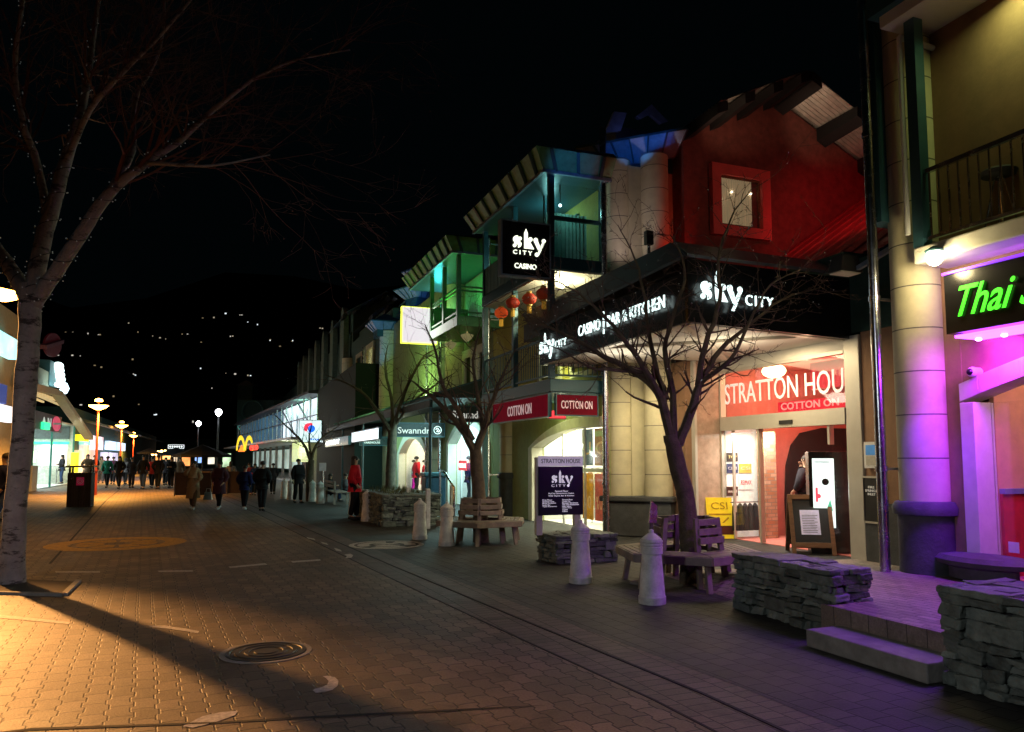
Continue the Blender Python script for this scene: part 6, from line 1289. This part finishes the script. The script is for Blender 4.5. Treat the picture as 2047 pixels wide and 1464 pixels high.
# string of stall lights (warm bulbs)
for i in range(9):
    p = AD(305+i*6+R.uniform(-2,2), 905+R.uniform(-3,6), 70); mb = MB(); mb.ball(p,.12,8,6); mb.build('stall_bulb', glow('sb%d'%i,(1,.55,.15),14), None, label='warm stall bulb hanging over the far crowd', category='light bulb', group='warm bulbs over the far stalls')
light('POINT', AD(320,912,66), 300, (1,.5,.15), .4)
# ============================================================ LEFT SIDE SHOPS
Lb = thing('kebab_shop', (-11,52,0), 'brightly lit takeaway with green and white interior and pitched slatted awning', 'building')
XL = -9.0; ya, yb_ = AX(72,960,XL).y, AX(152,960,XL).y
room_l = MB(); x0, x1, t_ = XL-6, XL-.3, .1
room_l.box(x0-t_,x0,ya,yb_,0,4.0); room_l.box(x0,x1,yb_,yb_+t_,0,4.0); room_l.box(x0,x1,ya-t_,ya,0,4.0); room_l.box(x0,x1,ya,yb_,3.9,4.0); room_l.box(x0,x1,ya,yb_,.005,.03); room_l.build('interior', mat('pale_tiles',(.72,.78,.74),.4), Lb)
light('AREA',(XL-2.8,(ya+yb_)/2,3.8),520,(.85,1,.92),3,(XL-2.8,(ya+yb_)/2,0),sy=8); light('AREA',(XL+.3,(ya+yb_)/2,3.6),160,(.9,1,.95),1,(XL+3,(ya+yb_)/2,0),sy=6)
mb = MB()
for i in range(4): yy = ya+2+i*2.7; mb.box(XL-4,XL-1.2,yy,yy+.25,3.86,3.899)
mb.build('ceiling_light', M_['lwhite'], Lb)
mb = MB(); mb.box(XL-4.2,XL-3.6,ya+1,yb_-2,.03,1.1); mb.build('counter', M_['frame'], Lb); mb = MB(); mb.box(XL-5.9,XL-5.8,ya+1,yb_-1,2.2,3.2); mb.build('menu_panel', glow('menu_lit',(.9,1,.95),1.4,.3), Lb)
for k_, (xa,xb,za_,zb_,cc,ss) in enumerate(((.2,5.5,3.0,3.85,(.12,.16,.17),.0),(.4,2.2,1.3,2.3,(1,1,.95),1.3),(2.5,3.6,1.4,2.2,(.8,1,.7),.9),(3.9,5.4,1.2,2.6,(1,1,1),1.0),(.3,3.2,.1,1.0,(.1,.14,.12),0),(3.4,5.5,2.65,2.8,(.05,1,.4),1.6),(.4,3.0,2.5,2.62,(.05,1,.4),.8))):
    mb = MB(); mb.box(x0+xa,x0+xb,yb_-.12,yb_-.02-.001*k_,za_,zb_); mb.build('wall_panel', glow('kp%d'%k_,cc,ss,.3) if ss else mat('kp%d'%k_,cc,.5), Lb)
mb = MB()
for yy in (ya,ya+(yb_-ya)*.4,yb_): mb.box(XL-.3,XL-.2,yy,yy+.1,0,3.9)
mb.build('door_frame', mat('teal_trim',(.05,.3,.25),.5), Lb)
mb = MB(); mb.box(XL-.2,XL+.1,ya-1.5,ya-.2,.0,1.3); mb.build('counter_box', M_['creamp'], Lb)
za, zb2 = AX(75,822,XL).z, AX(75,843,XL).z
mb = MB(); mb.box(XL-.1,XL+.05,AX(60,840,XL).y,AX(122,840,XL).y,zb2-.4,za); mb.build('name_board', mat('brown_board',(.06,.03,.03),.5,emit=.05), Lb)
q = AX(122,840,XL); fr = Fr((XL+.06,q.y,zb2-.4),(0,1,0),(0,0,1)); fr = Fr((XL+.06,AX(60,840,XL).y,zb2-.4),(0,1,0),(0,0,1)); Hb = za-zb2+.4; Wb = AX(122,840,XL).y-AX(60,840,XL).y
mb = MB(); text(mb,'A N',fr,Wb*.30,Hb*.25,Wb*.3,Hb*.5,.003,.02,bold=.02); mb.build('lettering', mat('kb',(.7,.7,.7),.5,emit=.5), Lb)
mb = MB(); c = (Wb*.79,Hb*.5); mb.prism([fr(c[0]+Wb*.15*math.cos(a),c[1]+Hb*.46*math.sin(a),.005) for a in [k*math.pi/10 for k in range(20)]], fr.n*.02 if fr.n.x > 0 else -fr.n*.02); mb.build('round_badge', mat('badge',(.7,.03,.1),.5,emit=.5,ecol=(.9,.1,.2)), Lb)
mb = MB(); mb.prism([fr(c[0]+u,c[1]+v_,-.03 if fr.n.x<0 else .03) for u, v_ in ((-Wb*.14,-Hb*.1),(Wb*.14,0),(Wb*.14,Hb*.12),(-Wb*.14,Hb*.02))], (.02,0,0)); mb.build('badge_band', M_['white'], Lb)
# pitched slatted awning: underside seen from the street
A0, A1, A2, A3 = AX(60,776,XL+.3), AX(116,784,XL+.3), AX(180,872,XL+.3), AX(122,838,XL)
mb = MB(); za_ = A0.z
mb.hexa([(XL-5,A0.y,za_+1.2),(XL+.6,A0.y,za_),(XL+.6,A1.y,AX(116,784,XL+.6).z),(XL-5,A1.y,za_+1.0)],[(XL-5,A0.y,za_+1.3),(XL+.6,A0.y,za_+.1),(XL+.6,A1.y,AX(116,784,XL+.6).z+.1),(XL-5,A1.y,za_+1.1)]); mb.build('awning_roof', M_['roofd'], Lb)
mb = MB()
for i in range(12):
    s = i/11; y = A0.y+(A1.y-A0.y)*s; mb.bar((XL-4.5,y,za_+.9),(XL+.5,y,za_-.15),.12)
for i in range(6): x = XL-4+i*.9; mb.bar((x,A0.y,za_-.2+(XL-x)*.2),(x,A1.y,za_-.3+(XL-x)*.2),.1)
mb.build('awning_slat', mat('glowing_slat_timber',(.6,.45,.22),.6,emit=.5,ecol=(1,.75,.35)), Lb); light('AREA',(XL-1.5,(A0.y+A1.y)/2,4.6),60,(1,.8,.45),2,(XL-1.5,(A0.y+A1.y)/2,8),sy=6)  # warm light on the slats is put in as emission
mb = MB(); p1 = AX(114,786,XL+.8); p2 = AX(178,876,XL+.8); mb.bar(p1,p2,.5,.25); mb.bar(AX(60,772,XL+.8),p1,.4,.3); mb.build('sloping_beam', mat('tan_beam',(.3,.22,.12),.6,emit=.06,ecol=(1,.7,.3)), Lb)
# upper blocks
def lblock(name, lab, x0p, x1p, yt, ybm, m, X_=XL, dep=6, cat='building', grp=None):
    a = AX(x0p,ybm,X_); b = AX(x1p,ybm,X_); t = thing(name,(X_,(a.y+b.y)/2,max(a.z,0)),lab,cat,grp); zt = AX((x0p+x1p)/2,yt,X_).z; mb = MB(); mb.box(X_-dep,X_,a.y,b.y,max(a.z,0),zt); mb.build('face' if dep < 1 else 'wall',m,t); return t, a, b, zt
lblock('upper_wall_block','grey upper wall block above the takeaway awning',74,98,738,766,M_['beige'],XL-.1,4)
t, a, b, zt = lblock('teal_fin_block','narrow teal block with a column of glowing white discs',98,112,722,770,M_['teal'],XL-.05,3)
for i in range(5):
    q = AX(116+i*1.2,732+i*9,XL+.1); mb = MB(); mb.ball(q,.3,10,6,.8); mb.build('glow_disc', glow('gd%d'%i,(.8,1,1),2.5), t)
t = thing('neon_curl_sign', tuple(AX(125,775,XL+.5)), 'blue white neon curl on the end of the awning', 'sign'); mb = MB(); mb.tube([AX(x,y,XL+.6) for x,y in ((114,769),(122,767),(130,770),(133,777),(130,783),(124,781))],.14,8); mb.build('neon_tube', glow('neon',(.6,.9,1),6), t, smooth=True)
lblock('green_box_sign','small bright green box sign over the takeaway counter',88,100,845,858,glow('green_box',(.03,.9,.3),1.8),XL+.2,.3,'sign')
# nearest left building
t, a, b, zt = lblock('cream_corner_building','cream walled building at the left edge behind the trunk',-60,42,600,1010,M_['beige'],XL-.02,6); light('AREA',(XL+2,34,3),90,(1,.75,.45),1,(XL,35,4))
lblock('screen_sign','tilted cyan white screen sign left of the trunk',-20,34,664,694,glow('cyan_screen',(.45,.95,1),1.5,.3),XL+.5,.3,'sign'); lblock('blue_board','dark blue board left of the trunk',-20,13,765,800,glow('dk_blue',(.02,.06,.35),.5),XL+.4,.2,'sign'); lblock('white_board','glowing white board low left of the trunk',-20,24,808,838,glow('wb',(.9,.95,1),1.3),XL+.45,.2,'sign')
p = AX(85,690,XL+.4); t = thing('round_badge_sign', tuple(p), 'unlit dark red round badge sign right of the trunk', 'sign'); mb = MB(); cc = [AX(85+17*math.cos(k*math.pi/12)+17,690+24*math.sin(k*math.pi/12),XL+.6) for k in range(24)]; mb.prism(cc,(.1,0,0)); mb.build('disc', mat('dull_red',(.06,.006,.01),.6,emit=.02,ecol=(.6,.05,.08)), t)  # trace of emission painted onto the unlit disc
c0_, c1_ = AX(84,694,XL+.75), AX(120,683,XL+.75); mb = MB(); mb.bar(c0_,c1_,.4,.2); mb.build('band', mat('dull_pink',(.1,.03,.05),.6,emit=.02), t)
# farther shops
Ld = thing('lit_shop_row', (-11,75,0), 'row of glowing shopfronts beyond the takeaway', 'building')
for i, (xa, xb, yt, yb2, c, s, nm) in enumerate(((153,163,900,958,(1,.9,.6),.9,'cream_door'),(164,190,890,955,(1,.85,.8),.55,'shopfront'),(166,186,880,889,(.3,.9,1),.8,'cyan_awning_edge'),(158,176,870,881,(1,.8,.02),1.6,'yellow_oval_sign'),(180,204,872,898,(1,.75,.85),1.4,'pink_lit_front'),(205,232,905,940,(.8,.75,1),1.1,'white_blue_front'),(214,248,884,899,(.55,.75,1),1.8,'blue_lit_canopy'),(146,152,905,945,(1,.75,.02),1.2,'yellow_banner'))):
    a = AX(xa,yb2,XL-.1+i*.012); b = AX(xb,yb2,XL-.1+i*.012); zt = AX((xa+xb)/2,yt,XL).z; mb = MB(); xx = XL-.1+i*.03; mb.box(xx-.3,xx,a.y,b.y,max(a.z,0),zt); mb.build(nm, glow('ls%d'%i,c,s,.55), Ld)
a = AX(152,950,XL); mb = MB(); mb.box(XL-7,XL-.45,a.y+.3,a.y+75,0,5.2); mb.build('wall', M_['dgreen'], Ld); mb = MB()
for i in range(5): y0 = a.y+2+i*12; mb.hexa([(XL-4,y0,5.3),(XL+1.6,y0,3.9),(XL+1.6,y0+9,3.9),(XL-4,y0+9,5.3)],[(XL-4,y0,5.5),(XL+1.6,y0,4.05),(XL+1.6,y0+9,4.05),(XL-4,y0+9,5.5)])
mb.build('awning', M_['conc'], Ld); light('AREA',(XL+1.2,76,3.6),300,(.9,.8,1),2,(XL+3,76,0),sy=14)
# bar tables outside takeaway
for i, x in enumerate((98,112)):
    p = G(x,968); t = thing('bar_table', tuple(p), ('small round bar table at the takeaway counter','small round bar table nearer the litter bin')[i], 'table', 'bar tables'); mb = MB(); mb.lathe(p,[(.35,1.0),(.35,1.04)],16); mb.build('table_top', M_['frame'], t); mb = MB(); mb.cyl(p,p+Vector((0,0,1.0)),.03); mb.lathe(p,[(.25,0),(.05,.04)],12); mb.build('leg', M_['steel'], t)
# ============================================================ HILL
mb = MB(); nx, ny = 40, 26
def hz(x, y):
    t = max(0,(y-190)/600); return 170*(1-math.exp(-2.2*t*t*1.4))*(1+.12*math.sin(x*.012)+.08*math.sin(x*.03+1.3))-.5+(x < 80)*0
V = []; 
for j in range(ny):
    for i in range(nx):
        x = -1100+i*55; y = 190+j*36; V.append((x,y,hz(x,y)))
mb.add(V, [(j*nx+i, j*nx+i+1, (j+1)*nx+i+1, (j+1)*nx+i) for j in range(ny-1) for i in range(nx-1)]); struct('hill', mb, M_['hill'], smooth=True)
def hill_at(x, y):
    r = ray(x,y); t = 195.0
    while t < 1500:
        q = C0+r*t
        if q.y > 190 and q.z <= hz(q.x,q.y): return q
        t += 2
    return C0+r*700
lts = [(189,647,3),(196,668,5),(268,650,2),(287,668,4),(309,668,4),(316,670,2),(146,669,6),(152,670,4),(160,668,3),(209,672,6),(280,757,3),(275,752,3),(259,789,4),(262,772,2),(134,713,5),(147,715,4),(162,713,4),(172,715,4),(210,731,8),(211,737,4),(278,722,3),(281,753,4),(293,811,2),(322,832,3),(331,831,3),(217,820,2),(243,795,3),(252,789,3),(432,629,3),(438,629,3),(459,631,3),(487,634,3),(491,634,3),(502,634,3),(507,634,3),(414,640,2),(436,639,2),(503,648,2),(522,653,5),(469,677,5),(474,676,3),(348,668,3),(375,672,4),(384,672,3),(546,686,5),(549,683,3),(567,696,2),(589,687,5),(593,685,3),(412,740,2),(462,749,4),(470,750,5),(480,751,5),(496,752,6),(504,753,6),(510,754,3),(435,779,3),(340,655,3),(331,680,3),(333,684,3),(325,674,3),(650,661,2),(645,660,2),(350,669,3),(400,845,3),(180,812,2),(412,688,2),(205,672,5)]
hm = mat('house_dark',(.02,.02,.02),.9,bump=0); wg = [glow('hw%d'%i, c, s) for i, (c, s) in enumerate((((1,.85,.6),.4),((.85,.95,1),1.1),((1,.92,.8),.6),((1,.75,.4),.25)))]
nouns = ['steep roofed','flat roofed','low','tall','wide','narrow','square','small']
prev = None; cnt = 0; groups = []
for l in lts:
    for g in groups:
        if abs(g[0][0]-l[0]) < 15 and abs(g[0][1]-l[1]) < 7: g.append(l); break
    else: groups.append([l])
for gi, g in enumerate(groups):
    qs = [hill_at(x,y) for x,y,_ in g]; c = sum(qs, Vector())/len(qs); d = (c-C0).dot(FW); xs = [(q-c).dot(RT) for q in qs]
    w2 = max(max(xs), -min(xs))+4.0; t = thing('hillside_house', tuple(c), 'dark house with lit windows on the distant night hillside', 'house', 'houses on the dark hillside')
    fr = Fr(c-FW*6-RT*w2+Vector((0,0,-3.5)), RT, (0,0,1)); mb = MB(); fr.slab(mb,0,2*w2,-9,6.0,-7,0); mb.build('wall', hm, t)
    mb = MB(); mb.prism([fr(-.6,6.01,.5),fr(2*w2+.6,6.01,.5),fr(w2,8.5,.5)], -fr.n*8); mb.build('roof', hm, t)
    for (x,y,s), q in zip(g, qs):
        u = (q-c).dot(RT)+w2; v_ = 3.5-(y-g[0][1])/FPX*d*.6; ws = max(s/FPX*d*.5, .7); mb = MB(); aw, ah = R.uniform(.25,.7), R.uniform(.2,.55); fr.slab(mb,u-ws*aw,u+ws*aw,v_-ws*ah,v_+ws*ah,.01,.12); mb.build('window', wg[(gi+s)%4], t)
# ============================================================ TREES
def rnd_dir(d, a):
    v = Vector((R.gauss(0,1),R.gauss(0,1),R.gauss(0,1))); v -= d*v.dot(d); v.normalize(); return (d*math.cos(a)+v*math.sin(a)).normalized()
def grow(mb, p, d, L, r, lvl, seg=4, bias=(0,0,.05), twist=.2, tips=None, fork=(2,4), ang=(.35,.8), sh=.68, n=(7,5,4,3), spurs=0):
    pts = [p]; rs = [r]; q = p.copy(); dd = d.copy()
    for i in range(seg):
        dd = (rnd_dir(dd, R.uniform(0,twist))+Vector(bias)).normalized(); q = q+dd*(L/seg); pts.append(q.copy()); rs.append(r*(1-.55*(i+1)/seg))
    mb.tube(pts, rs, n[min(lvl,3)] if lvl < 4 else 3, cap=False)
    if spurs:
        for i in range(spurs):
            k = R.randrange(1,len(pts)); s = rnd_dir(dd, R.uniform(.8,1.4)); b = pts[k-1].lerp(pts[k], R.random()); mb.tube([b,b+s*R.uniform(.02,.07)],[.004,.001],3,cap=False)
    if tips is not None: tips.append((q.copy(), dd.copy()))
    if lvl <= 0: return
    for _ in range(R.randint(*fork)):
        k = R.randrange(max(1,len(pts)//2), len(pts)); b = pts[k]; grow(mb, b, rnd_dir(dd, R.uniform(*ang)), L*sh*R.uniform(.7,1.15), max(rs[k]*.62,.0028), lvl-1, max(3,seg-1), bias, twist, tips, fork, ang, sh, n, spurs)
def limb(mb, P, rs, n=8, wob=.0):
    # smooth a coarse polyline with Catmull-Rom
    Q = []; Rr = []
    for i in range(len(P)-1):
        p0, p1, p2, p3 = P[max(i-1,0)], P[i], P[i+1], P[min(i+2,len(P)-1)]
        for k in range(4):
            t = k/4; Q.append(.5*((2*p1)+(p2-p0)*t+(2*p0-5*p1+4*p2-p3)*t*t+(3*p1-p0-3*p2+p3)*t**3)+Vector((R.uniform(-wob,wob),R.uniform(-wob,wob),R.uniform(-wob,wob)))); Rr.append(rs[i]+(rs[i+1]-rs[i])*t)
    Q.append(P[-1]); Rr.append(rs[-1]); mb.tube(Q, Rr, n); return Q, Rr
def px_limb(mb, pts, d0, rs, n=8, wob=.006):
    return limb(mb, [AD(x,y,d0+dd) for x,y,dd in pts], rs, n, wob)
# --- large pale-barked tree at left
tb = G(26,1166); D0 = (tb-C0).dot(FW)
BT = thing('bare_tree', tuple(tb), 'large pale barked bare tree at the left wound with unlit fairy lights', 'tree')
mb = MB(); px_limb(mb, [(22,1175,0),(24,1140,0),(32,1000,0),(44,880,0),(52,760,0),(58,690,.0),(60,620,0),(56,570,0)], D0, [.19,.155,.135,.13,.14,.13,.14,.12], 18, .006); mb.build('trunk', M_['bark'], BT, smooth=True)
mb = MB(); LQ = []
for pts, rs in (([(62,620,0),(70,560,0),(100,430,.2),(130,330,.4),(160,230,.6),(180,120,.8),(200,-20,1.2)],[.12,.115,.1,.085,.06,.045,.03]),
                ([(66,610,0),(110,545,-.1),(165,465,-.3),(215,390,-.4),(290,325,-.5),(365,275,-.5),(450,200,-.6),(560,130,-.7),(700,100,-.9)],[.11,.095,.085,.072,.06,.045,.03,.018,.007]),
                ([(56,600,0),(30,550,.1),(-20,480,.3),(-90,380,.5),(-150,200,.6)],[.12,.10,.09,.07,.04]),
                ([(95,440,.2),(75,330,.4),(45,240,.3),(30,120,.2),(50,-20,.1)],[.06,.055,.045,.035,.02]),
                ([(215,390,-.4),(265,300,-.1),(270,200,.2),(320,100,.3),(330,-20,.4)],[.05,.042,.03,.022,.015]),
                ([(290,325,-.5),(370,330,-.9),(440,330,-1.2),(540,310,-1.4)],[.03,.022,.014,.006]),
                ([(130,330,.4),(180,220,.0),(250,140,-.3),(330,60,-.5),(400,-20,-.6)],[.05,.04,.03,.02,.014])):
    LQ.append(px_limb(mb, pts, D0, rs, 10, .008))
mb.build('limb', M_['bark'], BT, smooth=True)
tw = MB(); tips = []
for Q, Rr in LQ:
    k = 5
    while k < len(Q):
        if Rr[k] < .075:
            for _ in range(R.choice((2,3,3))):
                d = (Q[min(k+1,len(Q)-1)]-Q[k-1]).normalized(); grow(tw, Q[k], rnd_dir(d, R.uniform(.4,1.1)), R.uniform(.7,1.3), max(Rr[k]*.4,.008), 3, 4, (0,0,.03), .25, tips, (2,3), (.3,.8), .7)
        k += R.choice((1,2,2))
tw.build('twigs', M_['redtwig'], BT)
sb = MB()
for p, d in tips[::7]: sb.ball(p+Vector((0,0,-.01)), .011, 5, 3)
sb.build('seed_pods', M_['redtwig'], BT, kind='stuff')
fl = MB(); wr = MB()
for Q, Rr in LQ[:4]:
    pts = []
    for i in range(0, min(len(Q)-1, 22)):
        for k in range(5):
            t = k/5; p = Q[i].lerp(Q[i+1], t); a = (i*5+k)*.62; r = Rr[i]+.008; d = (Q[i+1]-Q[i]).normalized(); e = d.orthogonal().normalized(); g = d.cross(e); w_ = p+e*(r*math.cos(a))+g*(r*math.sin(a)); pts.append(w_)
            if k % 2 == 0: fl.ball(w_+(w_-p).normalized()*.025, .009, 5, 4)
    wr.tube(pts, .005, 4)
wr.build('light_wire', M_['blackm'], BT); fl.build('fairy_light', M_['bulb'], BT)
# --- small dark trees on the footpath
def small_tree(lab, base, trunk, limbs, d0, lv=3, L0=.55, dens=2, thick=1.0, spurs=2, twm=None, tl=1.0):
    t = thing('bare_tree', tuple(base), lab, 'tree', 'small bare trees on the footpath'); mb = MB(); px_limb(mb, trunk[0], d0, [r*thick for r in trunk[1]], 12, .008); mb.build('trunk', M_['dbark'], t, smooth=True)
    mb = MB(); LQ = [px_limb(mb, p, d0, [r*thick for r in rs], 8, .01) for p, rs in limbs]; mb.build('limb', M_['dbark'], t, smooth=True); tw = MB(); tips = []
    for Q, Rr in LQ:
        k = 3
        while k < len(Q):
            d = (Q[min(k+1,len(Q)-1)]-Q[k-1]).normalized()
            for _ in range(R.randint(1,dens)): grow(tw, Q[k], rnd_dir(d, R.uniform(.5,1.2)), L0*R.uniform(.5,1.2)*tl, max(Rr[k]*.38,.005), lv-1, 4, (0,0,.06), .35, tips, (1,2), (.4,1.0), .72, spurs=spurs)
            k += R.choice((1,2))
    tw.build('twigs', twm or M_['twig'], t)
    fb_ = MB()
    for p, d in tips[::5]: fb_.ball(p, .007, 4, 3)
    fb_.build('fairy_light', M_['bulb'], t); return t
d1 = (b1-C0).dot(FW)
small_tree('dark bare tree with many twigs growing through the near tree bench', b1,
  ([(1380,1172,0),(1378,1100,0),(1372,1000,0),(1352,920,0),(1340,870,0)],[.16,.14,.135,.13,.11]),
  [([(1342,880,0),(1322,800,0),(1285,755,.1),(1230,725,.2),(1170,690,.2),(1100,655,.2),(1045,640,.2)],[.085,.07,.055,.045,.032,.02,.008]),
   ([(1322,800,0),(1290,740,-.2),(1255,690,-.3),(1215,640,-.4),(1160,590,-.4),(1110,560,-.5)],[.06,.045,.036,.026,.016,.007]),
   ([(1355,890,0),(1385,810,0),(1400,765,0),(1440,700,.1),(1500,650,.2),(1560,600,.3),(1640,575,.3)],[.085,.07,.055,.04,.028,.018,.007]),
   ([(1345,880,0),(1345,790,0),(1330,700,.2),(1350,620,.3),(1370,540,.4),(1340,470,.4)],[.07,.05,.04,.03,.02,.008]),
   ([(1395,770,0),(1410,690,-.2),(1440,600,-.3),(1435,520,-.4),(1460,440,-.4),(1500,380,-.4)],[.055,.045,.032,.024,.014,.006]),
   ([(1330,800,0),(1300,690,.3),(1290,600,.5),(1270,520,.6),(1235,450,.6)],[.05,.036,.026,.016,.007]),
   ([(1400,765,0),(1460,720,-.3),(1500,640,-.4),(1540,570,-.5),(1600,540,-.5)],[.045,.032,.024,.014,.006]),
   ([(1290,745,.1),(1230,740,-.2),(1180,735,-.4),(1130,705,-.5),(1095,690,-.5)],[.036,.026,.018,.012,.006])], d1, 3, .5, 3, thick=.88, spurs=3)
d2 = (b2-C0).dot(FW)
small_tree('dark bare tree growing through the far tree bench', b2, ([(962,1085,0),(958,1000,0),(953,940,0),(950,900,0)],[.17,.14,.13,.12]),
  [([(950,905,0),(930,870,0),(900,830,.1),(860,790,.2),(820,760,.2)],[.09,.07,.05,.035,.012]),([(952,900,0),(970,850,0),(985,800,-.1),(1010,740,-.2),(1030,700,-.2)],[.09,.07,.045,.028,.01]),([(945,880,0),(915,820,-.2),(885,770,-.3),(870,700,-.3),(850,650,-.3)],[.06,.05,.036,.024,.01]),([(965,860,0),(955,790,.2),(945,720,.3),(960,660,.3)],[.06,.04,.028,.01])], d2, 3, .7, 2)
p3 = G(782,1015); d3 = (p3-C0).dot(FW)
small_tree('dark bare tree rising from the slate planter', p3, ([(782,1012,0),(781,960,0),(783,900,0),(785,860,0)],[.2,.18,.17,.15]),
  [([(785,870,0),(760,830,0),(730,790,0),(690,765,0),(650,750,0)],[.1,.07,.05,.03,.01]),([(785,865,0),(800,810,0),(820,760,0),(850,710,0),(900,690,0)],[.1,.07,.05,.03,.01]),([(784,860,0),(783,800,.2),(770,740,.3),(775,690,.3)],[.09,.06,.04,.012]),([(790,850,0),(830,800,-.3),(870,770,-.4),(910,745,-.4)],[.06,.045,.03,.01])], d3, 3, .85, 2, spurs=0)
p4 = G(618,1002); d4 = (p4-C0).dot(FW)
small_tree('thin bare tree beside the white swirl lightbox', p4, ([(620,1003,0),(620,960,0),(622,920,0)],[.17,.15,.12]),
  [([(622,925,0),(605,885,0),(570,850,0),(545,825,0)],[.07,.05,.03,.01]),([(622,920,0),(632,890,0),(650,870,0),(680,850,0)],[.07,.05,.03,.01]),([(622,915,0),(618,880,.2),(622,850,.2)],[.06,.04,.012])], d4, 2, .8, 2, spurs=0)
